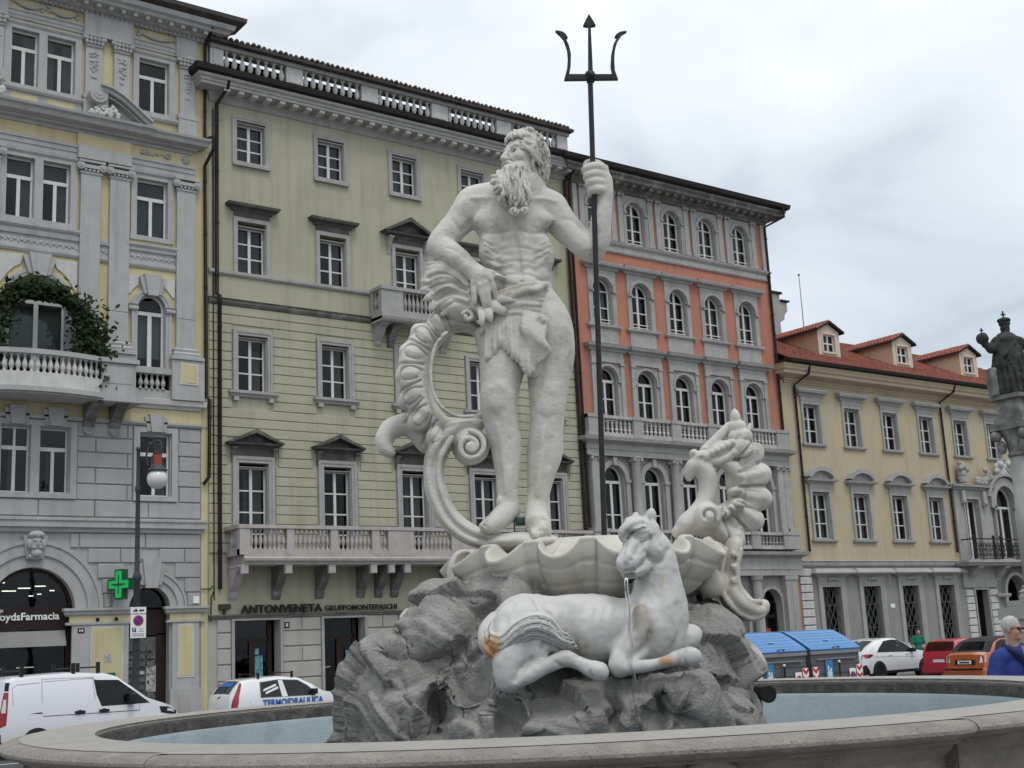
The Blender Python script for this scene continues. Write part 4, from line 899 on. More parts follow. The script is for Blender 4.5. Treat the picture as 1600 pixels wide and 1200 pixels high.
# ================================================================== orange palazzo
def build_orange():
    XA, XB = 33.17, 45.62
    CX = [34.8, 37.02, 39.25, 41.47, 43.7]; S = 'stone_grey'
    B = Thing('orange_palazzo', 'orange four-storey palazzo with rows of arched windows and two balustraded balconies', 'building', (39.3, D, 0))
    ops = []
    for c in CX: ops += [(c - .55, c + .55, 18.7, 20.72, 'arch'), (c - .55, c + .55, 14.85, 16.95, 'arch'), (c - .55, c + .55, 10.2, 13.02, 'arch')]
    B.part('upper_wall', wall_mesh(XA, XB, 9.99, 21.6, ops), 'plaster_orange')
    lo = []
    for c in CX: lo += [(c - .58, c + .58, 5.4, 8.85, 'arch'), (c - .62, c + .62, -.2, 3.62, 'arch')]
    B.part('lower_wall', wall_mesh(XA, XB, -.2, 9.99, lo), 'stone_grey')
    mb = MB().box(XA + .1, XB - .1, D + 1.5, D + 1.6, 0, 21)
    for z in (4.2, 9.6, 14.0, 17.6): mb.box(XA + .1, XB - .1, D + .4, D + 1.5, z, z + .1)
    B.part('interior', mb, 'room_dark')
    rg = random.Random(21)
    cor = B.part('cornice', MB().mould([(0, 21.0), (.12, 21.02), (.14, 21.12), (.26, 21.16), (.28, 21.26), (.7, 21.34), (.72, 21.46), (.82, 21.54), (.84, 21.62), (0, 21.64)], XA + .3, XB - .2), 'stone_dirty')
    dm = MB().bev(-.09, .09, 0, .4, -.09, .06, .02).data('modillion', MATS['stone_dirty'])
    for i in range(24): B.inst('modillion', dm, (33.6 + .5 * i, D - .6, 21.28), cor)
    B.part('gutter', MB().mould([(0, 21.645), (.84, 21.645), (.98, 21.72), (1.02, 21.92), (.4, 22.1), (0, 22.1)], XA + .2, XB - .2), 'gutter')
    B.part('roof', MB().mould([(.9, 21.95), (.3, 22.12), (-5, 23.9)], XA, XB, False), 'roof_dark')
    B.part('string_course', MB().mould([(0, 18.16), (.07, 18.17), (.1, 18.24), (.06, 18.27), (.06, 18.48), (.1, 18.5), (.16, 18.58), (.18, 18.66), (0, 18.7)], XA + .1, XB - .22), S)
    def shutters_bar(c, z, w): return MB().ob(c - w, c + w, -.1, -.07, z, z + .035).ob(c - w, c + w, -.1, -.07, z + .14, z + .175)
    for i, c in enumerate(CX):
        # top storey: arched, flat pilasters each side
        w = surround(B, c - .55, c + .55, 18.7, 20.72, .16, .09, S, True, steps=2)
        glaze(B, w, c - .53, c + .53, 18.7, 20.70, -.2, 2, 2, arch=True, fr=.07, st=.055, curt=[(.1, .9, 0, .9)] if rg.random() < .6 else None)
        B.part('guard_bar', shutters_bar(c, 18.78, .5), 'white_paint', w)
        mb = MB()
        for s in (-1, 1): mb.mould([(0, 20.1), (.14, 20.1), (.15, 20.18), (0, 20.2)], c + s * .63 - .09, c + s * .63 + .09, False)
        B.part('impost', mb, S, w)
        for s in (-1, 1):
            x = c + s * .88; p = B.part('pilaster', MB().ob(x - .14, x + .14, 0, .1, 18.7, 20.82).ob(x - .17, x + .17, 0, .13, 18.7, 18.86), S)
            B.part('capital', MB().ob(x - .15, x + .15, 0, .13, 20.8, 20.85).ob(x - .18, x + .18, 0, .17, 20.92, 20.99).ball((x - .11, D - .14, 20.88), .055, 7, 5).ball((x + .11, D - .14, 20.88), .055, 7, 5), S, p)
        mb = MB(); P = path_arch(c - .72, c + .72, 20.1, 20.17, 16); mb.prism([(c - .74, 20.98), (c - .74, 20.17)] + P[1:-1] + [(c + .74, 20.17), (c + .74, 20.98)], 0, .045)
        B.part('spandrel', mb, S, w)
        # second storey: aedicules with flat hoods
        mb = MB(); P = path_arch(c - .55, c + .55, 14.85, 16.4, 16)
        mb.prism([(c - .78, 17.3), (c - .78, 14.85), (c - .55, 14.85)] + P[1:-1] + [(c + .55, 14.85), (c + .78, 14.85), (c + .78, 17.3)], 0, .06)
        ring(mb, path_arch(c - .68, c + .68, 16.3, 16.4), path_arch(c - .58, c + .58, 16.3, 16.4), 0, .12)
        w = B.part('window', mb, S); B.part('hood', MB().mould([(0, 17.3), (.1, 17.3), (.14, 17.38), (.3, 17.44), (.33, 17.54), (.33, 17.58), (0, 17.64)], c - .82, c + .82), S, w)
        B.part('window_sill', MB().mould([(0, 14.7), (.1, 14.7), (.16, 14.76), (.16, 14.84), (0, 14.86)], c - .8, c + .8).ob(c - .76, c + .76, 0, .05, 14.06, 14.7), S, w)
        mb = MB()
        for s in (-1, 1): mb.mould([(0, 16.3), (.14, 16.3), (.15, 16.38), (0, 16.4)], c + s * .66 - .11, c + s * .66 + .11, False)
        B.part('impost', mb, S, w)
        glaze(B, w, c - .53, c + .53, 14.86, 16.93, -.2, 2, 2, arch=True, fr=.07, st=.055, curt=curt_random()); B.part('guard_bar', shutters_bar(c, 14.95, .5), 'white_paint', w)
        # first storey: pilastered aedicules with cornices
        mb = MB(); P = path_arch(c - .55, c + .55, 10.2, 12.47, 16)
        mb.prism([(c - .72, 13.2), (c - .72, 10.2), (c - .55, 10.2)] + P[1:-1] + [(c + .55, 10.2), (c + .72, 10.2), (c + .72, 13.2)], 0, .05)
        ring(mb, path_arch(c - .67, c + .67, 12.4, 12.47), path_arch(c - .58, c + .58, 12.4, 12.47), 0, .11)
        w = B.part('window', mb, S)
        B.part('window_pilaster', MB().ob(c - .9, c - .7, 0, .12, 10.2, 13.1).ob(c + .7, c + .9, 0, .12, 10.2, 13.1).ob(c - .93, c - .67, 0, .16, 13.1, 13.2).ob(c + .67, c + .93, 0, .16, 13.1, 13.2), S, w)
        B.part('hood', MB().ob(c - .9, c + .9, 0, .14, 13.2, 13.4).ob(c - .9, c + .9, 0, .11, 13.4, 13.68).mould([(0, 13.66), (.16, 13.68), (.2, 13.76), (.34, 13.82), (.38, 13.94), (0, 14.02)], c - .86, c + .86), S, w)
        mb = MB()
        for s in (-1, 1): mb.mould([(0, 12.36), (.13, 12.36), (.14, 12.44), (0, 12.46)], c + s * .62 - .08, c + s * .62 + .08, False)
        B.part('impost', mb, S, w)
        glaze(B, w, c - .53, c + .53, 10.2, 13.0, -.2, 2, 3, arch=True, transom=12.44, fr=.07, st=.05); B.part('guard_bar', shutters_bar(c, 10.72, .5), 'white_paint', w)
        # mezzanine loggia: arched, between columns
        mb = MB(); ring(mb, path_arch(c - .8, c + .8, 8.2, 8.26), path_arch(c - .58, c + .58, 8.2, 8.26), 0, .12); w = B.part('window', mb, S, smooth=30)
        B.part('window_pier', MB().ob(c + .6, c + .82, 0, .12, 5.4, 8.1).ob(c - .82, c - .6, 0, .12, 5.4, 8.1).ob(c + .57, c + .86, 0, .16, 8.1, 8.22).ob(c - .86, c - .57, 0, .16, 8.1, 8.22), S, w)
        glaze(B, w, c - .56, c + .56, 5.4, 8.83, -.2, 2, 2, arch=True, transom=8.14, fr=.09, st=.06)
        B.part('keystone', MB().prism([(c - .08, 8.8), (c + .08, 8.8), (c + .12, 9.16), (c - .12, 9.16)], 0, .2), S, w)
        # ground floor arch
        mb = MB(); ring(mb, path_arch(c - .78, c + .78, 0, 3.0), path_arch(c - .62, c + .62, 0, 3.0), 0, .1); g = B.part('doorway', mb, S, smooth=30)
        B.part('door_leaf', MB().ob(c - .62, c - .5, -.34, -.28, 0, 3.0).ob(c + .5, c + .62, -.34, -.28, 0, 3.0).ob(c - .62, c + .62, -.34, -.28, 2.35, 2.5), 'door_wood', g)
        B.part('door_glass', MB().add([(p[0], D + .31, p[1]) for p in path_arch(c - .6, c + .6, 0, 3.0)], [tuple(range(17))]), 'pane_dim', g)
        if i == 4:
            M('door_sign_red', (.42, .06, .03), .5, .1); B.part('door_sign', MB().ob(c - .55, c + .1, -.28, -.26, 1.35, 1.9), 'door_sign_red', g); B.part('door_notice', MB().ob(c - .4, c + .05, -.28, -.26, .9, 1.3), 'white_sign', g)
    B.part('corner_pilaster', MB().ob(XB - .5, XB - .22, 0, .1, 18.7, 20.98).ob(XA + .25, XA + .5, 0, .1, 18.7, 20.98), S)
    # upper balustrade and entablature of the colonnade
    def storey(zr, zb, zl0, zl1, o, peds, name, P='stone_pink'):
        q = B.part(name, MB().ob(XA + .1, XB - .1, .0, o, zb, zb + .16).ob(XA + .1, XB - .1, o - .28, o + .02, zr - .13, zr), P)
        for a, b in peds: B.part('pedestal', MB().obev(a, b, o - .3, o + .04, zb, zr - .13, .01).ob(a - .03, b + .03, o - .3, o + .07, zr - .13, zr + .02), S, q)
        bm = baluster_double('baluster', zr - zb - .29, .085, 'stone_white' if zr > 8 else 'stone_grey')
        for (a, b), (c, d) in zip(peds[:-1], peds[1:]):
            n = 7
            for i in range(n): B.inst('baluster', bm, (b + (c - b) * (i + .5) / n, D - o + .13, zb + .16), q)
        B.part('entablature', MB().mould([(0, zl1 + .0), (o - .1, zl1), (o - .1, zl1 + .25), (o - .07, zl1 + .26), (o - .07, zl0 - .12), (o + .05, zl0 - .06), (o + .2, zl0), (o + .24, zl0 + .14), (0, zl0 + .2)], XA + .35, XB - .45), S)
        return q
    storey(10.86, 9.97, 9.78, 9.18, .36, [(33.3, 34.1), (35.78, 36.3), (38.0, 38.52), (40.22, 40.74), (42.44, 42.98), (44.65, 45.5)], 'upper_balustrade')
    storey(6.12, 5.36, 5.1, 4.2, .46, [(33.2, 34.0), (35.62, 36.16), (37.86, 38.4), (40.08, 40.62), (42.3, 42.84), (44.4, 45.5)], 'lower_balustrade')
    prof = [(.25, 0), (.25, .08), (.22, .12), (.24, .18), (.2, .24), (.2, 1.2), (.185, 2.65), (.2, 2.68), (.2, 2.72)]
    cm = MB().lathe(prof, n=16).data('column', MATS[S], smooth=35)
    for x in (35.87, 38.13, 40.36, 42.58):
        c = B.inst('column', cm, (x, D - .24, 6.2)); B.part('capital', MB().ob(x - .23, x + .23, .02, .47, 9.11, 9.17).lathe([(.19, 0), (.22, .1), (.22, .16)], (x, D - .24, 8.93), 12).ball((x - .2, D - .42, 9.03), .08, 8, 6).ball((x + .2, D - .42, 9.03), .08, 8, 6).ball((x - .2, D - .12, 9.03), .08, 8, 6).ball((x + .2, D - .12, 9.03), .08, 8, 6), S)
    for x in (33.62, 44.75, 45.17):
        B.part('pilaster', MB().ob(x - .2, x + .2, 0, .3, 6.12, 8.93).ob(x - .25, x + .25, 0, .36, 6.12, 6.32), S); B.part('capital', MB().ob(x - .24, x + .24, 0, .38, 9.11, 9.17).ob(x - .19, x + .19, 0, .31, 8.93, 9.1).ball((x - .18, D - .32, 9.03), .085, 8, 6).ball((x + .18, D - .32, 9.03), .085, 8, 6), S)
    cg = MB().lathe([(.3, 0), (.3, .15), (.24, .25), (.23, 1.5), (.205, 3.95), (.26, 4.0), (.28, 4.1), (.3, 4.18)], n=16).data('column', MATS[S], smooth=35)
    for x in (35.9, 38.13, 40.36, 42.56): B.inst('column', cg, (x, D - .3, 0))
    for x in (33.7, 44.8): B.part('pilaster', MB().ob(x - .38, x + .38, 0, .34, 0, 4.0).ob(x - .42, x + .42, 0, .38, 4.0, 4.19).ob(x - .01, x + .01, .34, .36, 0, 4.0), S)
    B.part('corner_strip', MB().ob(XB - .36, XB, 0, .05, 0, 4.5), 'plaster_orange')
    pipe(B, [(45.9, D - .95, 21.7), (45.95, D - .95, 21.3), (45.42, D - .12, 20.9), (45.42, D - .12, 10.1), (45.5, D - .12, 6.3)], .07)
    pipe(B, [(33.35, D - .6, 21.5), (33.22, D - .3, 21.2), (33.22, D - .13, 20.8), (33.25, D - .13, 6.2)], .06)
    # chimney block that shows behind the roof corner
    c = Thing('chimney', 'weathered grey masonry chimney behind the corner of the orange palazzo', 'chimney', (52, D + 6, 16.5)); y0, y1 = D + 5.5, D + 6.7
    c.part('stack', MB().prism([(51.2, 16), (52.5, 16), (52.5, 18.3), (52.85, 18.5), (52.9, 18.75), (53.15, 19.0), (53.15, 19.45), (52.6, 19.5), (52.6, 19.9), (51.2, 19.9)], y0, y1, 'y'), 'stone_grey'); c.part('cap', MB().box(51.1, 52.75, y0 - .1, y1 + .1, 19.91, 20.02), 'gutter'); c.part('ledge_cap', MB().box(52.62, 53.3, y0 - .1, y1 + .1, 19.51, 19.6), 'gutter')
build_orange()
# ================================================================== cream building with tiled roof and dormers
def build_cream():
    XA, XB = 45.64, 70.0
    B = Thing('cream_building', 'cream yellow three-storey building with red tiled roof, dormers and a carved stone portal', 'building', (56, D, 0))
    S = 'stone_grey'; TX = [47.64 + 3.0 * k for k in range(8)]; MX = [47.72 + 3.0 * k for k in range(4)]; GX = [47.88, 50.83, 53.83, 56.8]
    ops = [(c - .58, c + .58, 10.45, 12.35) for c in TX] + [(c - .6, c + .6, 5.9, 8.12) for c in MX] + [(59.1, 60.35, 4.95, 8.12), (61.8, 63.6, 4.95, 8.9, 'arch'), (65.0, 66.3, 4.95, 8.12)]
    B.part('upper_wall', wall_mesh(XA, XB, 4.87, 13.45, ops), 'plaster_cream')
    lo = [(c - .66, c + .66, .9, 3.66) for c in GX] + [(59.25, 60.35, .2, 3.38), (61.95, 63.75, -.2, 4.1, 'arch'), (65.4, 66.5, .2, 3.38)]
    B.part('lower_wall', wall_mesh(XA, XB, -.2, 4.87, lo), 'plaster_dark_grey')
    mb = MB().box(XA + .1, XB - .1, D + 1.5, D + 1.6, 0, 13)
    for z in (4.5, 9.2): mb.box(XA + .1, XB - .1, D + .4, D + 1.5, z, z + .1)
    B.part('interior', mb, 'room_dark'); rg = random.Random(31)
    for c in TX:
        w = surround(B, c - .58, c + .58, 10.45, 12.35, .14, .07, S, closed=False); glaze(B, w, c - .56, c + .56, 10.46, 12.3, -.2, 2, 3, fr=.06, st=.05, curt=curt_random())
        B.part('hood', MB().ob(c - .72, c + .72, 0, .08, 12.5, 12.72).mould([(0, 12.72), (.1, 12.72), (.14, 12.82), (.3, 12.88), (.34, 13.0), (.3, 13.06), (0, 13.1)], c - .76, c + .76), S, w)
        B.part('window_sill', MB().mould([(0, 10.3), (.1, 10.3), (.14, 10.36), (.14, 10.44), (0, 10.45)], c - .7, c + .7), S, w)
    for c in MX:
        w = surround(B, c - .6, c + .6, 5.9, 8.12, .16, .08, S, closed=False); glaze(B, w, c - .58, c + .58, 5.92, 8.05, -.2, 2, 3, fr=.06, st=.05, curt=curt_random())
        mb = MB().ob(c - .76, c + .76, 0, .09, 8.28, 8.5).mould([(0, 8.48), (.1, 8.5), (.16, 8.58), (.3, 8.62), (.33, 8.72), (0, 8.76)], c - .8, c + .8)
        P = arc(c, 8.45, 1.12, PI * .86, PI * .14, 16, .86); Q = arc(c, 8.45, .92, PI * .84, PI * .16, 16, .66); ring(mb, P, Q, 0, .34); mb.prism(arc(c, 8.5, .94, PI * .97, PI * .03, 12, .62), 0, .1)
        B.part('segmental_pediment', mb, S, w); B.part('window_sill', MB().mould([(0, 5.74), (.1, 5.74), (.15, 5.8), (.15, 5.88), (0, 5.9)], c - .74, c + .74), S, w)
    # ground floor windows with grilles
    for c in GX:
        w = surround(B, c - .66, c + .66, .9, 3.66, .3, .1, S, steps=3)
        B.part('hood', MB().ob(c - .98, c + .98, 0, .12, 3.96, 4.14).mould([(0, 4.12), (.16, 4.14), (.22, 4.2), (.42, 4.24), (.45, 4.3), (.3, 4.5), (0, 4.52)], c - 1.0, c + 1.0), S, w)
        B.part('carved_crest', MB().ball((c, D - .16, 4.02), .13, 10, 6, (1.6, .6, .6)).ball((c - .25, D - .14, 4.0), .09, 8, 6).ball((c + .25, D - .14, 4.0), .09, 8, 6), S, w, smooth=True)
        B.part('pane', MB().ob(c - .66, c + .66, -.32, -.315, .9, 3.66), 'pane_dim', w)
        mb = MB()
        for i in range(7):                     # wavy iron bars
            x = c - .57 + .19 * i; s = 1 if i % 2 else -1
            mb.tube([(x + s * .06 * math.sin(k * 1.1), D + .12, .9 + 2.76 * k / 24) for k in range(25)], .02, 5, False)
        mb.ob(c - .66, c + .66, -.14, -.11, 1.7, 1.73).ob(c - .66, c + .66, -.14, -.11, 2.8, 2.83)
        B.part('window_grille', mb, 'iron_grey', w)
    B.part('string_course', MB().mould([(0, 4.6), (.08, 4.62), (.12, 4.7), (.12, 4.82), (.16, 4.84), (.16, 4.87), (0, 4.9)], XA, 58.35, False), S)
    for j in range(12):
        z1 = 4.52 - .37 * j
        for xa, xb in ((45.7, 46.5), (58.4, 59.05), (60.5, 61.2), (64.4, 65.2)):
            if xa > 50 and j < 3: continue
            B.part('quoin', MB().obev(xa, xb, 0, .1, z1 - .345, z1 - .02, .025), 'stone_white')
    B.part('plaque', MB().ob(52.18, 52.5, 0, .02, 2.6, 2.8), 'white_sign')
    # portal bay
    po = B.part('portal', MB().ob(58.25, 59.0, 0, .12, 4.9, 8.6).ob(60.45, 61.5, 0, .12, 4.9, 8.6).ob(58.95, 60.5, 0, .1, 8.2, 8.6).ob(63.8, 64.9, 0, .12, 4.9, 8.6).ob(58.25, 61.2, 0, .1, 3.5, 4.6), S)
    B.part('portal_cornice', MB().mould([(0, 8.58), (.2, 8.6), (.24, 8.7), (.4, 8.74), (.42, 8.86), (0, 8.92)], 58.35, 61.3).mould([(0, 8.58), (.2, 8.6), (.24, 8.7), (.4, 8.74), (.42, 8.86), (0, 8.92)], 64.2, 67), S, po)
    mb = MB(); ring(mb, path_arch(61.35, 64.05, 7.7, 8.0), path_arch(61.8, 63.6, 7.7, 8.0), 0, .3); ring(mb, arc(62.7, 8.05, 1.75, PI * .95, PI * .05, 16, 1.55), arc(62.7, 8.05, 1.6, PI * .95, PI * .05, 16, 1.38), 0, .45); B.part('portal_arch', mb, S, po)
    B.part('console', MB().ob(58.75, 59.0, .1, .32, 7.85, 8.55).ball((58.87, D - .3, 7.95), .13, 8, 6).ob(60.6, 60.9, .1, .32, 7.75, 8.55).ball((60.75, D - .3, 7.9), .14, 8, 6), S, po)
    mb = MB(); ring(mb, path_rect(58.98, 60.47, 4.95, 8.24), path_rect(59.1, 60.35, 4.95, 8.12), 0, .16); w = B.part('window', mb, S); glaze(B, w, 59.1, 60.35, 4.95, 8.1, -.15, 2, 1, fr=.1, st=.07)
    w = B.part('window', MB().ob(61.7, 61.85, 0, .2, 4.95, 7.6).ob(63.55, 63.7, 0, .2, 4.95, 7.6).ob(61.6, 61.9, 0, .3, 7.6, 7.8), S); glaze(B, w, 61.8, 63.6, 4.95, 8.88, -.12, 2, 1, arch=True, transom=7.75, fr=.12, st=.08, mt=.05)
    rr = random.Random(8)
    bu = B.part('carved_bust', MB().lathe([(.28, 0), (.16, .1), (.3, .3)], (58.95, D - .25, 8.95), 10).ball((58.95, D - .28, 9.42), .3, 12, 9, (1.05, .8, .95)).ball((58.95, D - .34, 9.78), .24, 12, 9).ball((58.7, D - .4, 9.7), .15, 8, 6).ball((59.2, D - .42, 9.62), .16, 8, 6).ball((58.9, D - .3, 9.98), .2, 10, 7, (1.2, .8, .6)), 'stone_grey', po, smooth=True)
    mb = MB(); relief(mb, 60.5, 9.1, .9, .3, .35, rr, 26, .16); relief(mb, 61.25, 9.45, .5, .5, .35, rr, 20, .16); B.part('carved_trophy', mb, 'stone_grey', po, smooth=True)
    mb = MB(); relief(mb, 62.7, 9.75, 1.4, .45, .35, rr, 40, .17); mb.ball((62.3, D - .45, 10.05), .22, 10, 8); mb.ball((63.1, D - .45, 10.1), .22, 10, 8); B.part('carved_crest', mb, 'stone_white', po, smooth=True)
    bal = B.part('portal_balcony', MB().mould([(0, 4.55), (.8, 4.58), (.86, 4.68), (.95, 4.74), (.95, 4.86), (0, 4.88)], 58.6, 66.5), S)
    for x in (58.95, 61.35, 64.0): bracket(B, x, .4, 3.75, 4.55, .75, S, bal)
    mb = MB(); y = D - .85
    mb.box(58.4, 66.6, y - .03, y + .03, 5.92, 5.98).box(58.4, 66.6, y - .02, y + .02, 4.93, 4.97).box(58.4, 66.6, y - .02, y + .02, 5.72, 5.75)
    for x in (58.42, 60.2, 60.85, 62.9, 63.5): mb.lathe([(.06, 0), (.06, 1.1), (.1, 1.15), (.03, 1.25)], (x, y, 4.9), 8)
    mb.box(58.4, 58.44, y, D - .05, 5.92, 5.98)
    B.part('railing_frame', mb, 'iron', bal); mb = MB()
    for i in range(26):
        cx = 58.6 + .31 * i
        for k, (zz, r) in enumerate(((5.12, .12), (5.36, .13), (5.58, .1))):
            s = 1 if (i + k) % 2 else -1
            mb.tube([(cx + s * r * (1 - t / 16) * math.cos(t * .6), y, zz + r * (1 - t / 16) * math.sin(t * .6)) for t in range(13)], .022, 5, False)
        mb.tube([(cx - .15, y, 4.95), (cx - .1, y, 5.3), (cx - .15, y, 5.72)], .018, 5, False)
    B.part('railing_scroll', mb, 'iron', bal)
    mb = MB(); ring(mb, path_arch(61.75, 63.95, -.1, 3.2), path_arch(61.95, 63.75, -.1, 3.2), 0, .2); B.part('gateway', mb, S)
    B.part('impost', MB().mould([(0, 2.95), (.2, 2.95), (.26, 3.05), (.26, 3.15), (0, 3.16)], 61.2, 61.9), S)
    mb = MB(); ring(mb, path_rect(59.15, 60.45, .2, 3.48), path_rect(59.25, 60.35, .2, 3.38), 0, .08); w = B.part('window', mb, S); B.part('pane', MB().ob(59.25, 60.35, -.3, -.295, .2, 3.38), 'pane_dim', w)
    # cornice, gutter, roof, dormers
    B.part('cornice', MB().mould([(0, 13.3), (.06, 13.32), (.08, 13.4), (.14, 13.42), (.14, 13.5), (.22, 13.54), (.6, 13.64), (.62, 13.78), (.7, 13.84), (.72, 13.92), (.82, 14.06), (.0, 14.08)], XA + .3, XB), 'plaster_cream')
    B.part('gutter', MB().mould([(0, 14.085), (.8, 14.085), (.92, 14.14), (.95, 14.28), (0, 14.3)], XA + .75, XB), 'gutter')
    z_e, sl, yb = 14.28, .50, 6.6
    ro = B.part('roof', MB().add([(XA, D - .85, z_e), (XB, D - .85, z_e), (XB, D + yb, z_e + sl * (yb + .85)), (XA, D + yb, z_e + sl * (yb + .85)), (XB, D + 14, z_e), (XA, D + 14, z_e)], [(0, 1, 2, 3), (3, 2, 4, 5)]), 'roof_tile')
    mb = MB(); rr = random.Random(9); n = 20
    for i in range(116):
        x = XA + .1 + .21 * i
        for j in range(n):
            y0 = D - .9 + (yb + .9) * j / n; y1 = D - .9 + (yb + .9) * (j + 1.12) / n; z0 = z_e + sl * (y0 - D + .85) + .05 + rr.random() * .02; z1 = z_e + sl * (y1 - D + .85) + .02
            dx = (rr.random() - .5) * .02; w = .085
            vs = [(x - w + dx, y0, z0 - .04), (x - w * .5 + dx, y0, z0 + .04), (x + w * .5 + dx, y0, z0 + .04), (x + w + dx, y0, z0 - .04), (x - w * .8 + dx, y1, z1 - .04), (x - w * .4 + dx, y1, z1 + .03), (x + w * .4 + dx, y1, z1 + .03), (x + w * .8 + dx, y1, z1 - .04)]
            mb.add(vs, [(0, 1, 5, 4), (1, 2, 6, 5), (2, 3, 7, 6), (0, 3, 2, 1)])
    q = B.part('roof_tiles', mb, 'roof_tile', ro); q['kind'] = 'stuff'
    for x0 in (49.95, 55.95, 61.95):
        x1 = x0 + 1.66; y0 = D + 1.0; y1 = D + 4.6; c = (x0 + x1) / 2; zb = 15.0; ze = 16.58; za = 16.95
        d_ = B.part('dormer', MB().add([(x0, y0, zb), (x0, y1, zb + 1.5), (x0, y1, ze), (x0, y0, ze), (x1, y0, zb), (x1, y1, zb + 1.5), (x1, y1, ze), (x1, y0, ze)], [(0, 1, 2, 3), (4, 5, 6, 7)]), 'plaster_tan')
        mb = MB(); wx0, wx1, wz0, wz1 = c - .45, c + .45, 15.48, 16.38; y = y0
        for P in ([(x0, zb), (wx0, zb), (wx0, ze), (x0, ze)], [(wx1, zb), (x1, zb), (x1, ze), (wx1, ze)], [(wx0, zb), (wx1, zb), (wx1, wz0), (wx0, wz0)], [(wx0, wz1), (wx1, wz1), (wx1, ze), (wx0, ze)], [(x0, ze), (x1, ze), (c, za)]): mb.add([(p[0], y - .002, p[1]) for p in P], [tuple(range(len(P)))])
        for p, p2 in (((wx0, wz0), (wx0, wz1)), ((wx0, wz1), (wx1, wz1)), ((wx1, wz1), (wx1, wz0)), ((wx1, wz0), (wx0, wz0))): mb.add([(p[0], y, p[1]), (p2[0], y, p2[1]), (p2[0], y + .15, p2[1]), (p[0], y + .15, p[1])], [(0, 1, 2, 3)])
        B.part('dormer_front', mb, 'dormer_cream', d_)
        glaze(B, d_, wx0, wx1, wz0, wz1, -1.1, 2, 2, fr=.06, st=.05, mt=.035); B.part('window_surround', MB().ob(wx0 - .1, wx1 + .1, -1.0, -.96, wz1, wz1 + .1).ob(wx0 - .1, wx1 + .1, -1.0, -.93, wz0 - .1, wz0).ob(wx0 - .1, wx0, -1.0, -.97, wz0, wz1).ob(wx1, wx1 + .1, -1.0, -.97, wz0, wz1), 'dormer_cream', d_)
        B.part('dormer_room', MB().box(wx0 - .1, wx1 + .1, y0 + .5, y0 + .55, wz0 - .1, wz1 + .1), 'room_dark', d_)
        e = .2; mb = MB()
        for s in (-1, 1):
            xe = c + s * (.83 + .22); mb.add([(c, y0 - e, za + .02), (xe, y0 - e, ze - .1), (xe, y1, ze - .1), (c, y1, za + .02), (c, y0 - e, za + .14), (xe, y0 - e, ze + .02), (xe, y1, ze + .02), (c, y1, za + .14)], [(0, 1, 2, 3), (4, 7, 6, 5), (0, 4, 5, 1), (1, 5, 6, 2)])
        B.part('dormer_roof', mb, 'gutter', d_); mb = MB(); rr = random.Random(3)
        for s in (-1, 1):
            for j in range(17):
                yy = y0 - e + .2 * j + .1
                for k in range(4):
                    t0, t1 = k / 4, (k + 1) / 4; xa, xb = c + s * 1.05 * t0, c + s * 1.05 * t1; z0_, z1_ = za + .15 + (ze - za - .12) * t0, za + .15 + (ze - za - .12) * t1; dz = .03 + .03 * rr.random()
                    mb.add([(xa, yy - .085, z0_ - .02), (xa, yy, z0_ + .06), (xa, yy + .085, z0_ - .02), (xb, yy - .09, z1_ - .02 + .01), (xb, yy, z1_ + .05 + dz), (xb, yy + .09, z1_ - .02 + .01)], [(0, 1, 4, 3), (1, 2, 5, 4), (3, 4, 5)])
        q = B.part('dormer_tiles', mb, 'roof_tile', d_); q['kind'] = 'stuff'
    pipe(B, [(46.95, D - .8, 14.1), (46.95, D - .7, 13.7), (46.5, D - .12, 13.2), (46.5, D - .12, 5.25)], .06)
    pipe(B, [(58.5, D - .8, 14.1), (58.5, D - .7, 13.75), (57.95, D - .12, 13.2), (58.0, D - .12, 5.3)], .06); 
    a = Thing('roof_antenna', 'thin pole antenna standing on the tiled roof above the left dormer', 'antenna', (50.9, D + 2.6, 16.4)); a.part('mast', MB().tube([(50.9, D + 2.6, 16.3), (50.9, D + 2.6, 20.0)], [.035, .02], 6), 'stone_grey'); a.part('tip', MB().ball((50.9, D + 2.6, 20.0), .06, 8, 6), 'iron')
M('iron_grey', (.10, .10, .10), .5, .2, 8); M('dormer_cream', (.60, .53, .42), .85, .05, 2)
build_cream()
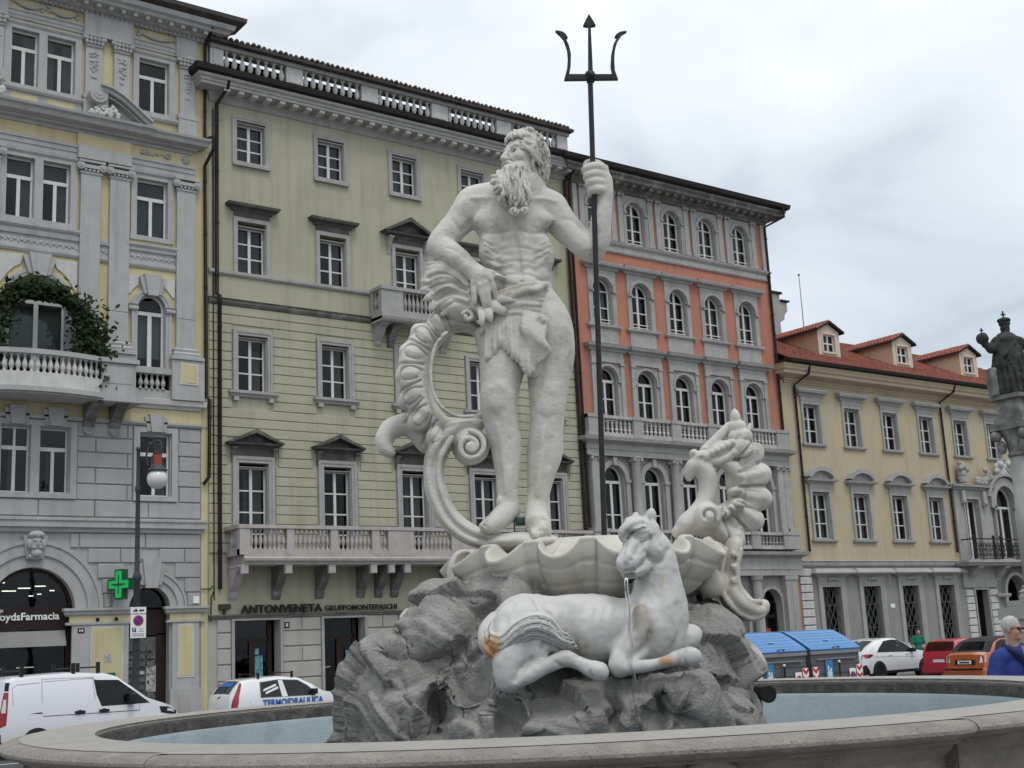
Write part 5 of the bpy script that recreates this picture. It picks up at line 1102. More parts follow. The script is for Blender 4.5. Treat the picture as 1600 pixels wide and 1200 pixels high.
# ================================================================== ground: the square slopes down to the street
GZ = -.36
def build_ground():
    M('paving', (.20, .195, .185), .8, .12, 1.5, .25, 25, col2=(.14, .135, .13), patch=.5, pscale=.8); M('asphalt', (.055, .055, .056), .85, .2, 3, .3, 60); M('kerb', (.30, .29, .28), .8, .12, 3, .2, 40); M('road_paint', (.7, .7, .68), .7, .1, 8)
    ys = [(-150, 0), (12, 0), (15, -.08), (19, -.28), (22, GZ), (400, GZ)]; vs = []
    for y, z in ys: vs += [(-300, y, z), (400, y, z)]
    tag(put('ground', MB().add(vs, [(2 * i, 2 * i + 1, 2 * i + 3, 2 * i + 2) for i in range(len(ys) - 1)]).data('ground', 'paving')), kind='structure')
    rd_ = tag(put('road', MB().add([(-100, 24.5, GZ + .004), (150, 24.5, GZ + .004), (150, 35.5, GZ + .004), (-100, 35.5, GZ + .004)], [(0, 1, 2, 3)]).data('road', 'asphalt')), kind='structure')
    mb = MB()
    for i in range(30): mb.add([(-10 + 3 * i, 30, GZ + .008), (-8.4 + 3 * i, 30, GZ + .008), (-8.4 + 3 * i, 30.12, GZ + .008), (-10 + 3 * i, 30.12, GZ + .008)], [(0, 1, 2, 3)])
    put('lane_marking', mb.data('lane_marking', 'road_paint'), rd_)['kind'] = 'stuff'
    pv = tag(put('pavement', MB().box(-100, 150, 35.5, 60, GZ - .1, GZ + .12).data('pavement', 'paving')), kind='structure')
    km = MB().bev(0, 1.99, 35.36, 35.5, GZ - .1, GZ + .125, .015).data('kerb_stone', 'kerb')
    for i in range(34): put('kerb_stone', km, pv, (4 + 2 * i, 0, 0))
build_ground()
# ------------------------------------------------------------------ carving tools: signed distance fields meshed with surface nets
CF, LAT = 7.6, .25                      # the fountain stands 7.6 m in front of the camera
FH = Vector((math.cos(YAW), math.sin(YAW), 0))
FORG = FH * CF + R0 * LAT               # its centre on the ground; local x to the right, y away, z up
FROT = (0, 0, YAW - PI / 2)
def LP(px, py, dy=0.):
    d = ray(px, py); P = CAMP + d * ((CF + dy) / d.dot(FH)); return np.array((P.dot(R0) - LAT, dy, P.z))
def LR(r, dy=0.): return r * (CF + dy) / FPX * 1.03
def vnoise(P, f, seed=0):
    """value noise at points, -1..1"""
    g = np.random.default_rng(seed).random((33, 33, 33)).astype(np.float32) * 2 - 1
    q = P * f + 1000; i = np.floor(q).astype(int); t = q - i; t = t * t * (3 - 2 * t); i %= 32
    r = 0
    for dx in (0, 1):
        for dy in (0, 1):
            for dz in (0, 1):
                w = (t[:, 0] if dx else 1 - t[:, 0]) * (t[:, 1] if dy else 1 - t[:, 1]) * (t[:, 2] if dz else 1 - t[:, 2])
                r = r + w * g[i[:, 0] + dx, i[:, 1] + dy, i[:, 2] + dz]
    return r
def fbm(P, f, seed=0, o=4, g=.5):
    s, a = 0, 1.
    for k in range(o): s = s + a * vnoise(P, f * 2 ** k, seed + k); a *= g
    return s
def spline(pts, n):
    P = np.array(pts, float); m = len(P); out = []
    for i in range(m - 1):
        p0, p1, p2, p3 = P[max(i - 1, 0)], P[i], P[i + 1], P[min(i + 2, m - 1)]
        for k in range(n):
            t = k / n; out.append(.5 * (2 * p1 + (p2 - p0) * t + (2 * p0 - 5 * p1 + 4 * p2 - p3) * t * t + (3 * p1 - p0 - 3 * p2 + p3) * t ** 3))
    out.append(P[-1]); return np.array(out)
class Carve:
    def __init__(s, lo, hi, h):
        s.lo = np.array(lo, float); s.h = h; s.n = np.ceil((np.array(hi) - s.lo) / h).astype(int) + 1; s.F = np.full(s.n, .5, np.float32)
    def _blk(s, lo, hi):
        a = np.clip(np.floor((lo - s.lo) / s.h).astype(int), 0, s.n - 1); b = np.clip(np.ceil((hi - s.lo) / s.h).astype(int) + 1, 1, s.n)
        if np.any(b <= a): return None
        ax = [(s.lo[k] + s.h * np.arange(a[k], b[k])).astype(np.float32) for k in range(3)]
        return tuple(slice(a[k], b[k]) for k in range(3)), ax[0][:, None, None], ax[1][None, :, None], ax[2][None, None, :]
    def _mix(s, sl, d, k, op):
        f = s.F[sl]
        if op == 'sub': a, b = f, -d; hh = np.maximum(k - np.abs(a - b), 0) / max(k, 1e-6); s.F[sl] = np.maximum(a, b) + hh * hh * k * .25
        else: hh = np.maximum(k - np.abs(f - d), 0) / max(k, 1e-6); s.F[sl] = np.minimum(f, d) - hh * hh * k * .25
    def cap(s, a, b, ra, rb=None, k=.02, sy=1., op='add'):
        rb = ra if rb is None else rb; a = np.array(a, float); b = np.array(b, float); m = max(ra, rb) * np.array((1, max(1, sy), 1)) + k + 2 * s.h
        q = s._blk(np.minimum(a, b) - m, np.maximum(a, b) + m)
        if q is None: return s
        sl, X, Y, Z = q; ba = b - a; v = ba.copy(); v[1] /= sy; L2 = max(v @ v, 1e-9)
        px, py, pz = X - a[0], (Y - a[1]) / sy, Z - a[2]
        t = np.clip((px * v[0] + py * v[1] + pz * v[2]) / L2, 0, 1)
        d = np.sqrt((px - t * v[0]) ** 2 + (py - t * v[1]) ** 2 + (pz - t * v[2]) ** 2) - (ra + (rb - ra) * t)
        s._mix(sl, d, k, op); return s
    def ell(s, c, r, k=.02, R=None, op='add'):
        c = np.array(c, float); r = np.array(r, float); m = (max(r) if R is not None else r) + k + 2 * s.h
        q = s._blk(c - m, c + m)
        if q is None: return s
        sl, X, Y, Z = q; x, y, z = X - c[0], Y - c[1], Z - c[2]
        if R is not None: x, y, z = (R[0][0] * x + R[0][1] * y + R[0][2] * z), (R[1][0] * x + R[1][1] * y + R[1][2] * z), (R[2][0] * x + R[2][1] * y + R[2][2] * z)
        k0 = np.sqrt((x / r[0]) ** 2 + (y / r[1]) ** 2 + (z / r[2]) ** 2); k1 = np.sqrt((x / r[0] ** 2) ** 2 + (y / r[1] ** 2) ** 2 + (z / r[2] ** 2) ** 2) + 1e-9
        s._mix(sl, (k0 * (k0 - 1) / k1).astype(np.float32), k, op); return s
    def chain(s, pts, k=.015, n=5, sy=1., op='add'):
        """pts (x,y,z,r) local metres, spline through them"""
        P = spline(pts, n)
        for a, b in zip(P[:-1], P[1:]): s.cap(a[:3], b[:3], max(a[3], .001), max(b[3], .001), k, sy, op)
        return s
    # pixel versions: (px, py, dy, r_px)
    def pch(s, pts, k=.015, n=5, sy=1., op='add'):
        return s.chain([(*LP(p[0], p[1], p[2]), LR(p[3], p[2])) for p in pts], k, n, sy, op)
    def pell(s, px, py, dy, rx, ry, rz, k=.02, rot=0., op='add', tilt=0.):
        """ellipsoid: rx, rz in px, ry (depth) in metres, rot = rotation in the picture plane (degrees, clockwise)"""
        a = math.radians(rot); R = ((math.cos(a), 0, -math.sin(a)), (0, 1, 0), (math.sin(a), 0, math.cos(a)))
        if tilt:
            b = math.radians(tilt); R = np.array(((1, 0, 0), (0, math.cos(b), math.sin(b)), (0, -math.sin(b), math.cos(b)))) @ np.array(R)
        return s.ell(LP(px, py, dy), (LR(rx, dy), ry, LR(rz, dy)), k, R, op)
    def mesh(s, name, mat, disp=None, smooth=True, relax=0):
        F = s.F; F[0] = F[-1] = .5; F[:, 0] = F[:, -1] = .5; F[:, :, 0] = F[:, :, -1] = .5
        S = F < 0; n = s.n; c = np.zeros(n - 1, np.uint8)
        for dx in (0, 1):
            for dy in (0, 1):
                for dz in (0, 1): c += S[dx:n[0] - 1 + dx, dy:n[1] - 1 + dy, dz:n[2] - 1 + dz]
        I = np.argwhere((c > 0) & (c < 8)); idx = np.full(n - 1, -1, np.int32); idx[tuple(I.T)] = np.arange(len(I))
        pos = np.zeros((len(I), 3)); cnt = np.zeros(len(I)); G = np.zeros((len(I), 3)); cor = [(a, b, d) for a in (0, 1) for b in (0, 1) for d in (0, 1)]
        val = {q: F[I[:, 0] + q[0], I[:, 1] + q[1], I[:, 2] + q[2]] for q in cor}
        for q in cor:
            for ax in range(3):
                if q[ax] == 0:
                    w = list(q); w[ax] = 1; w = tuple(w); fa, fb = val[q], val[w]; G[:, ax] += fb - fa; m = (fa < 0) != (fb < 0); t = np.where(m, fa / np.where(fa == fb, 1, fa - fb), 0)
                    p = np.tile(np.array(q, float), (len(I), 1)); p[:, ax] += t; pos[m] += p[m]; cnt[m] += 1
        V = s.lo + s.h * (I + pos / cnt[:, None]); G /= np.linalg.norm(G, axis=1)[:, None] + 1e-9
        Q = []
        for ax in range(3):
            o1, o2 = (ax + 1) % 3, (ax + 2) % 3
            sa = [slice(0, n[k]) for k in range(3)]; sb = list(sa); sa[ax] = slice(0, n[ax] - 1); sb[ax] = slice(1, n[ax])
            E = np.argwhere(S[tuple(sa)] != S[tuple(sb)]); E = E[(E[:, o1] > 0) & (E[:, o2] > 0) & (E[:, o1] < n[o1] - 1) & (E[:, o2] < n[o2] - 1)]
            ins = S[tuple(E.T)]; co = []
            for d1, d2 in ((1, 1), (0, 1), (0, 0), (1, 0)):
                P = E.copy(); P[:, o1] -= d1; P[:, o2] -= d2; co.append(idx[tuple(P.T)])
            q = np.stack(co, 1); q[~ins] = q[~ins][:, ::-1]; Q.append(q)
        Q = np.concatenate(Q)
        for _ in range(relax):
            A = np.zeros_like(V); w = np.zeros(len(V))
            for a, b in ((0, 1), (1, 2), (2, 3), (3, 0)):
                np.add.at(A, Q[:, a], V[Q[:, b]]); np.add.at(A, Q[:, b], V[Q[:, a]]); np.add.at(w, Q[:, a], 1); np.add.at(w, Q[:, b], 1)
            V = V * .45 + .55 * A / np.maximum(w, 1)[:, None]
        if disp is not None: V = V + G * disp(V, G)[:, None]
        me = bpy.data.meshes.new(name); me.vertices.add(len(V)); me.vertices.foreach_set('co', V.astype(np.float32).ravel())
        me.loops.add(Q.size); me.loops.foreach_set('vertex_index', Q.astype(np.int32).ravel()); me.polygons.add(len(Q)); me.polygons.foreach_set('loop_start', np.arange(0, Q.size, 4, dtype=np.int32))
        me.update(calc_edges=True); me.validate(); me.materials.append(MATS[mat])
        if smooth: me.shade_smooth()
        return me
def emboss(curves, base=None, front=-.15):
    """relief drawn on the front of a carving: curves = [(points in px, width px, height m, depth dy)]; negative height engraves"""
    def f(V, G):
        r = base(V, G) if base else np.zeros(len(V)); face = np.clip(-(G[:, 1]) * 1.6 + .1, 0, 1)
        for pts, w, h, dy in curves:
            P = np.array([LP(p[0], p[1], dy) for p in spline([(p[0], p[1]) for p in pts], 4)])[:, (0, 2)]; wm = LR(w, dy); X = V[:, (0, 2)]; lo, hi = P.min(0) - 3 * wm, P.max(0) + 3 * wm
            m = np.where(np.all((X > lo) & (X < hi), 1) & (V[:, 1] < dy + .14))[0]
            if not len(m): continue
            Q = X[m]; d2 = np.full(len(m), 1e9)
            for a, b in zip(P[:-1], P[1:]):
                ab = b - a; t = np.clip(((Q - a) @ ab) / max(ab @ ab, 1e-12), 0, 1); e = Q - a - t[:, None] * ab; d2 = np.minimum(d2, (e * e).sum(1))
            r[m] = r[m] + h * np.exp(-d2 / wm ** 2) * face[m]
        return r
    return f
def bounds(x0, x1, y0, y1, d0, d1, pad=.05):
    """local bounds of a picture rectangle between two depths"""
    P = np.array([LP(x, y, d) for x in (x0, x1) for y in (y0, y1) for d in (d0, d1)]); return P.min(0) - pad, P.max(0) + pad
def fthing(name, label, cat, z=0., group=None):
    t = Thing(name, label, cat, (FORG.x, FORG.y, z), group); t.e.rotation_euler = FROT; t.z = z; return t
def fput(t, name, me, parent=None, loc=(0, 0, 0)):
    return put(name, me, parent or t.e, (loc[0], loc[1], loc[2] - (t.z if (parent is None or parent == t.e) else 0)))
# ================================================================== sea god on the fountain
M('marble', (.545, .525, .48), .62, .07, 3, .35, 45, col2=(.33, .30, .25), patch=.85, pscale=4.2, speck=.0, spec=.35)
M('marble_warm', (.51, .475, .42), .65, .08, 3, .25, 40, col2=(.42, .37, .30), patch=.6, pscale=3.0, speck=0, spec=.3)
M('bronze_dark', (.030, .030, .033), .42, .3, 12, .15, 60, metal=.6, spec=.4)
def rough(a, f, seed=0): return lambda V, G: a * fbm(V, f, seed, 3)
def build_god():
    T = fthing('neptune_statue', 'white marble statue of a bearded sea god with drapery round his hips', 'statue', LP(830, 845)[2])
    # ---------------- body
    c = Carve(*bounds(655, 965, 245, 860, -.34, .3), .0085)
    P = c.pch
    # torso: pelvis, waist, rib cage, chest, shoulders
    c.pell(828, 500, .0, 56, .155, 62, .03); c.pell(812, 430, -.01, 50, .135, 50, .06); c.pell(803, 385, -.01, 55, .15, 56, .06); c.pell(798, 340, .0, 64, .15, 42, .06)
    P([(737, 318, .03, 24), (800, 315, .02, 29), (864, 325, .03, 23)], .05)
    P([(815, 318, .0, 27), (823, 285, -.02, 25)], .04)                                        # neck
    c.pell(772, 345, -.098, 34, .042, 17, .03, 5); c.pell(832, 346, -.09, 33, .042, 17, .03, -4); P([(806, 330, -.155, 2), (806, 362, -.16, 2.5)], .012, 3, op='sub')      # chest muscles
    c.pell(762, 388, -.07, 14, .06, 30, .03, 10); c.pell(852, 392, -.06, 13, .06, 30, .03, -10)
    for y, w in ((388, 15), (410, 15), (432, 15)):                                            # abdomen
        for sx in (-1, 1): c.pell(806 + sx * 14 + (y - 388) * .12, y, -.125, w * .8, .03, 11, .018)
    P([(806, 368, -.165, 2.5), (811, 410, -.16, 2.5), (816, 450, -.15, 2.5)], .02, 3, op='sub')
    for k in range(3):
        for sx in (-1, 1): P([(806 + sx * 44, 385 + 12 * k, -.09, 3.5), (806 + sx * 28, 392 + 12 * k, -.125, 4)], .015, 3)
    c.pell(815, 447, -.135, 26, .04, 18, .03); c.pell(816, 440, -.175, 3.5, .012, 3.5, .008, op='sub')
    c.pell(768, 353, -.138, 2, .006, 2, .008); c.pell(838, 353, -.13, 2, .006, 2, .008)
    # his right arm (left in the picture): hand spread on the hip
    P([(738, 318, .02, 23), (720, 344, -.0, 20), (699, 367, -.03, 18), (686, 385, -.05, 17.5)], .03)
    P([(686, 386, -.05, 18), (702, 396, -.10, 18.5), (722, 411, -.15, 15.5), (737, 421, -.185, 11.5)], .02)
    c.pell(676, 390, -.03, 9, .04, 9, .02)
    c.pell(726, 328, -.02, 17, .08, 22, .03, 35)
    P([(737, 421, -.185, 13), (748, 430, -.205, 14), (755, 438, -.215, 12)], .015, sy=.75)
    P([(752, 428, -.205, 9), (763, 434, -.225, 7)], .01)
    for fx in ([(764, 434, -.215, 6.2), (771, 449, -.225, 5.4), (775.5, 466, -.215, 4.4)], [(757, 440, -.222, 6.2), (761, 458, -.235, 5.6), (764, 477, -.222, 4.6)], [(749, 443, -.218, 6), (754, 460, -.232, 5.4), (758.5, 479, -.22, 4.4)], [(740.5, 438, -.205, 5.6), (741, 456, -.218, 4.9), (741.5, 474, -.21, 4.1)], [(757, 426, -.20, 7), (769, 428.5, -.20, 6.2), (786, 435, -.195, 4.3)]): P(fx, .006, 5)
    for fx, fy, d in ((766, 437, -.232), (758.5, 443, -.24), (750.5, 446, -.236), (741, 441, -.222)): c.pell(fx, fy, d, 5.5, .02, 5, .01)
    for x0, y0, x1, y1 in ((742, 426, 757, 441), (740, 427, 749, 444), (746, 424, 764, 436)): P([(x0, y0, -.235, 1.6), (x1, y1, -.245, 2)], .006, 2)
    # his left arm (right in the picture): bent up to the trident
    P([(862, 330, .03, 23), (885, 357, .0, 20.5), (908, 379, -.05, 18), (925, 391, -.08, 17)], .03)
    P([(925, 391, -.08, 17), (936, 374, -.10, 16), (939, 345, -.125, 14.5), (944, 316, -.14, 10.5)], .02)
    c.pell(934, 399, -.07, 9, .04, 9, .02)
    c.pell(868, 330, .02, 17, .08, 21, .03, -40)
    P([(944, 318, -.14, 11), (944, 300, -.15, 13), (940, 280, -.15, 15)], .015, sy=.8)
    c.pell(938, 276, -.15, 15, .05, 20, .015)
    for k, (y, dx) in enumerate(((262, 0), (273, 2), (284, 5), (295, 9))):
        P([(944, y + 2, -.155, 7.5), (930 + dx * .6, y - 2 + k, -.205, 7.3), (917 + dx, y + 2, -.185, 7), (915.5 + dx, y + 6, -.145, 6.5)], .006, 5)
    P([(946, 290, -.13, 8), (939, 262, -.115, 8), (926, 256, -.10, 7), (917, 257, -.115, 6)], .01)
    # legs: bent left, weight-bearing right
    P([(795, 510, -.01, 42), (787, 560, -.05, 33), (780, 610, -.085, 25), (778, 634, -.09, 22.5)], .04)
    P([(778, 634, -.09, 22.5), (784, 665, -.06, 22.5), (791, 700, -.045, 21), (793, 745, -.05, 15), (793, 783, -.06, 12.5)], .03)
    c.pell(778, 630, -.135, 15, .05, 17, .025); c.pell(779, 655, -.12, 8, .03, 9, .02); c.pell(791, 680, -.01, 16, .075, 32, .03)
    P([(852, 505, .01, 38), (860, 552, .0, 34), (857, 600, -.02, 27), (856, 640, -.03, 23)], .04)
    P([(856, 640, -.03, 23), (853, 680, -.015, 23), (850, 715, -.01, 22.5), (843, 755, -.02, 16), (839, 790, -.03, 13)], .03)
    c.pell(855, 638, -.085, 15, .045, 17, .025); c.pell(855, 662, -.075, 8, .03, 9, .02); c.pell(862, 700, .03, 15, .07, 34, .03); c.pell(838, 705, .02, 13, .06, 30, .03)
    P([(849, 672, -.085, 5), (845, 720, -.09, 4), (841, 770, -.08, 4)], .03); P([(787, 668, -.115, 5), (792, 720, -.11, 4), (794, 765, -.1, 4)], .03)
    # feet
    P([(795, 785, -.03, 14), (791, 800, -.06, 15), (776, 814, -.12, 13), (760, 823, -.17, 9)], .02, sy=1.1)
    P([(802, 795, .02, 11), (795, 806, .0, 11)], .02)
    for k in range(5): P([(768 - 1 * k, 815 + 1.5 * k, -.17 + .03 * k, 5.5), (753 + 1.2 * k, 822 + .8 * k, -.2 + .035 * k, 5)], .006, 3)
    P([(838, 790, -.03, 14), (838, 808, -.06, 16), (842, 825, -.13, 16), (846, 832, -.17, 13)], .02)
    for k in range(5): P([(834 + 5 * k, 826, -.17 + .008 * k, 6.2 - .5 * k), (836 + 5.6 * k, 836 - 1.2 * k, -.235 + .014 * k, 6.4 - .6 * k)], .005, 3)
    c.pell(852, 797, .0, 7, .03, 8, .015); c.pell(826, 797, .0, 7, .03, 8, .015); c.pell(782, 783, -.09, 7, .03, 8, .015)
    eb = [([(744, 352), (758, 364), (778, 368), (798, 364)], 3, -.010, -.1), ([(812, 363), (832, 368), (848, 362), (856, 350)], 3, -.010, -.1), ([(806, 330), (807, 362)], 3, -.007, -.15),
          ([(808, 370), (812, 410), (816, 448)], 3, -.009, -.15), ([(782, 392), (808, 388), (832, 392)], 3, -.006, -.13), ([(784, 412), (810, 409), (836, 413)], 3, -.006, -.13), ([(776, 432), (814, 430), (846, 436)], 3, -.008, -.13),
          ([(760, 378), (772, 398), (780, 425)], 5, -.008, -.1), ([(852, 376), (842, 398), (838, 425)], 5, -.008, -.1), ([(764, 432), (786, 446), (806, 452)], 4, -.01, -.1), ([(856, 436), (838, 448), (822, 452)], 4, -.01, -.1),
          ([(738, 312), (770, 314), (800, 320)], 4, .009, -.06), ([(818, 320), (845, 314), (868, 316)], 4, .009, -.06), ([(770, 325), (795, 330)], 4, -.006, -.08),
          ([(708, 352), (722, 366), (735, 352)], 4, -.008, 0), ([(700, 392), (715, 398), (728, 410)], 3, -.006, -.12), ([(880, 350), (895, 352), (912, 372)], 4, -.007, 0), ([(932, 370), (934, 345)], 4, -.006, -.1),
          ([(768, 612), (778, 607), (787, 613)], 6, .005, -.1), ([(768, 646), (778, 651), (788, 646)], 5, -.005, -.1), ([(846, 616), (855, 611), (864, 617)], 6, .005, -.05), ([(846, 653), (855, 658), (865, 652)], 5, -.005, -.05),
          ([(796, 560), (792, 590), (800, 612)], 5, -.007, -.06), ([(846, 560), (846, 590), (842, 615)], 5, -.007, -.02), ([(869, 570), (868, 600)], 5, -.006, -.02), ([(778, 668), (786, 720), (790, 770)], 3.5, .007, -.08), ([(849, 672), (846, 720), (840, 775)], 3.5, .007, -.05), ([(862, 690), (858, 730)], 4, -.007, 0), ([(797, 690), (796, 730)], 4, -.007, -.03)]
    for k in range(4): eb.append(([(756 + 2 * k, 376 + 9 * k), (768 + 2 * k, 384 + 9 * k)], 2.4, .008, -.08)); eb.append(([(858 - k, 376 + 9 * k), (846 - k, 384 + 9 * k)], 2.4, .008, -.08))
    for k in range(5): eb.append(([(762 - 1.5 * k, 812 + 2.2 * k), (756 + k, 821 + k)], 1.0, -.008, -.17))
    for k in range(4): eb.append(([(838.5 + 5.2 * k, 828), (840.5 + 5.4 * k, 838)], 1.0, -.01, -.2))
    body = fput(T, 'body', c.mesh('body', 'marble', emboss(eb, rough(.003, 14)), relax=1))
    # ---------------- head
    c = Carve(*bounds(762, 868, 196, 350, -.3, .2, .02), .0045)
    Hc = LP(819, 249, -.03); n = np.array((-.78, -.61, .09)); n /= np.linalg.norm(n); t = np.array((.66, -.75, .0)); t -= n * (n @ t); t /= np.linalg.norm(t); u = np.cross(t, n); u = u if u[2] > 0 else -u
    H = lambda a, b, w: Hc + n * a + t * b + u * w
    R = np.array((n, t, u))
    c.ell(H(-.02, 0, .035), (.135, .105, .13), .02, R); c.ell(H(.05, 0, -.06), (.085, .078, .10), .04, R)
    c.cap(H(.103, -.05, .045), H(.103, .05, .045), .02, k=.02); c.ell(H(.06, 0, .075), (.045, .075, .04), .03, R)
    for s in (-1, 1):
        c.ell(H(.140, s * .047, .012), (.062, .033, .025), .006, R, 'sub'); c.ell(H(.082, s * .046, .010), (.024, .023, .017), .002, R)
        c.chain([(*H(.106, s * .022, .014), .005), (*H(.113, s * .045, .028), .0065), (*H(.096, s * .072, .014), .005)], .003, 4); c.chain([(*H(.104, s * .024, .004), .004), (*H(.108, s * .046, -.008), .005), (*H(.094, s * .07, .004), .004)], .003, 4)
        c.ell(H(.085, s * .06, -.025), (.035, .03, .03), .025, R)
        c.ell(H(.148, s * .019, -.048), (.016, .012, .012), .008, R); c.cap(H(.125, s * .022, -.052), H(.11, s * .05, -.085), .006, .006, .012, op='sub')
        c.chain([(*H(.146, s * .008, -.07), .011), (*H(.135, s * .032, -.078), .013), (*H(.112, s * .056, -.105), .011), (*H(.09, s * .066, -.135), .006)], .006)
        c.chain([(*H(.142, s * .01, -.08), .006), (*H(.128, s * .036, -.092), .008), (*H(.105, s * .055, -.125), .005)], .004)
    c.cap(H(.118, 0, .04), H(.152, 0, -.02), .014, .016, .014); c.cap(H(.152, 0, -.02), H(.165, 0, -.042), .016, .019, .01)
    c.cap(H(.145, -.022, -.09), H(.145, .022, -.09), .013, k=.005, op='sub'); c.cap(H(.122, -.022, -.104), H(.122, .022, -.104), .013, k=.01); c.ell(H(.11, 0, -.135), (.035, .035, .03), .02, R)
    c.pch([(822, 270, -.03, 22), (824, 315, -.0, 26)], .03)
    head = fput(T, 'head', c.mesh('head', 'marble', rough(.002, 25), relax=1), body, (0, 0, 0))
    # ---------------- beard
    c = Carve(*bounds(762, 845, 255, 345, -.34, .05, .02), .0045); rr = random.Random(5)
    c.pell(801, 280, -.12, 20, .065, 28, .03, -8); c.pell(812, 266, -.10, 14, .07, 16, .03); c.pell(803, 306, -.15, 22, .055, 22, .03)
    roots = [(779, 268, -.10), (783, 266, -.15), (789, 268, -.175), (796, 268, -.19), (803, 267, -.195), (810, 266, -.185), (816, 265, -.165), (821, 266, -.13), (823, 272, -.09)]
    tips = [(772, 292, -.14), (775, 308, -.17), (783, 318, -.20), (794, 326, -.215), (803, 336, -.215), (810, 332, -.21), (821, 339, -.2), (826, 326, -.17), (821, 306, -.12)]
    for i in range(9):
        for j in range(4):
            a = np.array(roots[i]) + np.array((rr.uniform(-3, 3), rr.uniform(-2, 4), rr.uniform(-.01, .015))); b = np.array(tips[min(8, max(0, i + rr.choice((-1, 0, 0, 1))))]) + np.array((rr.uniform(-4, 4), rr.uniform(-14, 2), rr.uniform(-.015, .02)))
            pts = []; ph = rr.uniform(0, 6); am = rr.uniform(2.6, 5.0); r0 = rr.uniform(2.4, 3.6)
            for k in range(8):
                f = k / 7; p = a + (b - a) * f; p[0] += am * math.sin(ph + f * 9) * (.3 + f); p[1] += 1.5 * math.sin(ph + f * 7); p[2] -= .03 * math.sin(PI * f)
                pts.append((*p, r0 * (.35 + .8 * math.sin(PI * min(1, f * .9 + .08))) * (1 if f < .85 else .6)))
            c.pch(pts, .002, 3)
    for cx, cy, d, r, sg in ((777, 297, -.16, 7, 1), (785, 311, -.19, 8, 1), (818, 329, -.21, 7, -1), (803, 330, -.225, 7, 1)):     # curls at the ends
        c.pch([(cx + sg * r * (1 - k / 14) * math.cos(k * .7), cy + r * (1 - k / 14) * math.sin(k * .7), d - .002 * k, 2.8) for k in range(11)], .002, 2)
    ebd = [([(782 + 5 * k, 268), (780 + 5 * k + 3 * math.sin(k), 284), (784 + 5 * k - 3 * math.sin(k + 1), 300), (786 + 5 * k + 3 * math.sin(k), 318), (790 + 4 * k, 332)], 1.3, -.014 if k % 2 else .01, -.1) for k in range(9)]
    fput(T, 'beard', c.mesh('beard', 'marble', emboss(ebd)), body)
    # ---------------- hair
    c = Carve(*bounds(770, 880, 190, 318, -.26, .25, .02), .0048)
    Hs = H(-.02, 0, .035); rad = np.array((.135, .105, .13))
    def S(az, el, m, dz=0.):
        a_, e_ = math.radians(az), math.radians(el); v = n * rad[0] * math.cos(e_) * math.cos(a_) + t * rad[1] * math.cos(e_) * math.sin(a_) + u * rad[2] * math.sin(e_)
        p = Hs + v * m; p[2] += dz; return p
    c.ell(Hs - n * .03 + u * .012, rad * 1.02, .01, R)
    c.ell(S(130, -35, 1.0), (.05, .06, .09), .03)
    for i in range(44):                                    # locks combed back over the crown
        az = -110 + 190 * rr.random(); e0 = 36 + 12 * rr.random() + (8 if abs(az) < 25 else 0); ph = rr.uniform(0, 6); r0 = rr.uniform(.010, .0155); pts = []
        for k in range(8):
            q = k / 7; el = e0 + (74 - e0) * min(1, q * 1.7) - 45 * max(0, q - .6); azq = az + (150 - az) * max(0, q - .35) / .65 * (.7 if az > 0 else .5) + 9 * math.sin(ph + q * 9)
            pts.append((*S(azq, el, 1.06 + .05 * math.sin(ph + q * 7) + .03 * rr.random()), r0 * (.6 + .55 * math.sin(PI * min(1, q + .12)))))
        c.chain(pts, .003, 3)
    for i in range(30):                                    # wavy side hair falling to the nape
        e0 = 48 * (i / 30) - 4; az0 = 50 + 22 * rr.random(); ph = rr.uniform(0, 6); r0 = rr.uniform(.0095, .0145); pts = []; dr = 25 + 55 * rr.random(); far = 30 + 75 * rr.random(); lift = .16 * rr.random()
        for k in range(11):
            q = k / 10; el = e0 + 8 * math.sin(q * 3) - dr * q ** 1.3 + 7 * math.sin(ph + q * 12); azq = az0 + far * q ** .8 + 10 * math.sin(ph + q * 12 + 1.5)
            pts.append((*S(azq, el, 1.06 + lift * math.sin(PI * min(1, q * 1.2)) + .05 * q, -.11 * q ** 2), r0 * (.6 + .7 * math.sin(PI * min(1, q + .1))) * (1 if k < 10 else .5)))
        c.chain(pts, .001, 3)
    for i in range(10):                                    # curls over the brow and temple
        az = -55 + 14 * i; c.chain([(*S(az - 8, 60, 1.08), .013), (*S(az - 3, 46, 1.22), .016), (*S(az + 6, 31, 1.22), .014), (*S(az + 15, 24 + 5 * (i % 2), 1.16), .008)], .002, 4); c.chain([(*S(az + 4, 64, 1.1), .012), (*S(az + 8, 50, 1.2), .013), (*S(az + 2, 37, 1.19), .011), (*S(az - 6, 30, 1.13), .006)], .002, 4)
    eh = []
    for k in range(13):
        f = k / 12; ph = 2.1 * k; eh.append(([(802 + 20 * f + 2 * math.sin(ph), 212 + 12 * f), (822 + 14 * f, 210 + 18 * f + 3 * math.sin(ph)), (840 + 4 * f + 3 * math.sin(ph + 1), 222 + 24 * f), (852 - 8 * f, 244 + 22 * f), (854 - 10 * f + 3 * math.sin(ph + 2), 268 + 14 * f), (846 - 8 * f, 292)], 1.5, -.016 if k % 2 else .012, .1))
    fput(T, 'hair', c.mesh('hair', 'marble', emboss(eh)), body)
    # ---------------- drapery
    c = Carve(*bounds(650, 905, 400, 600, -.36, .3, .03), .0075)
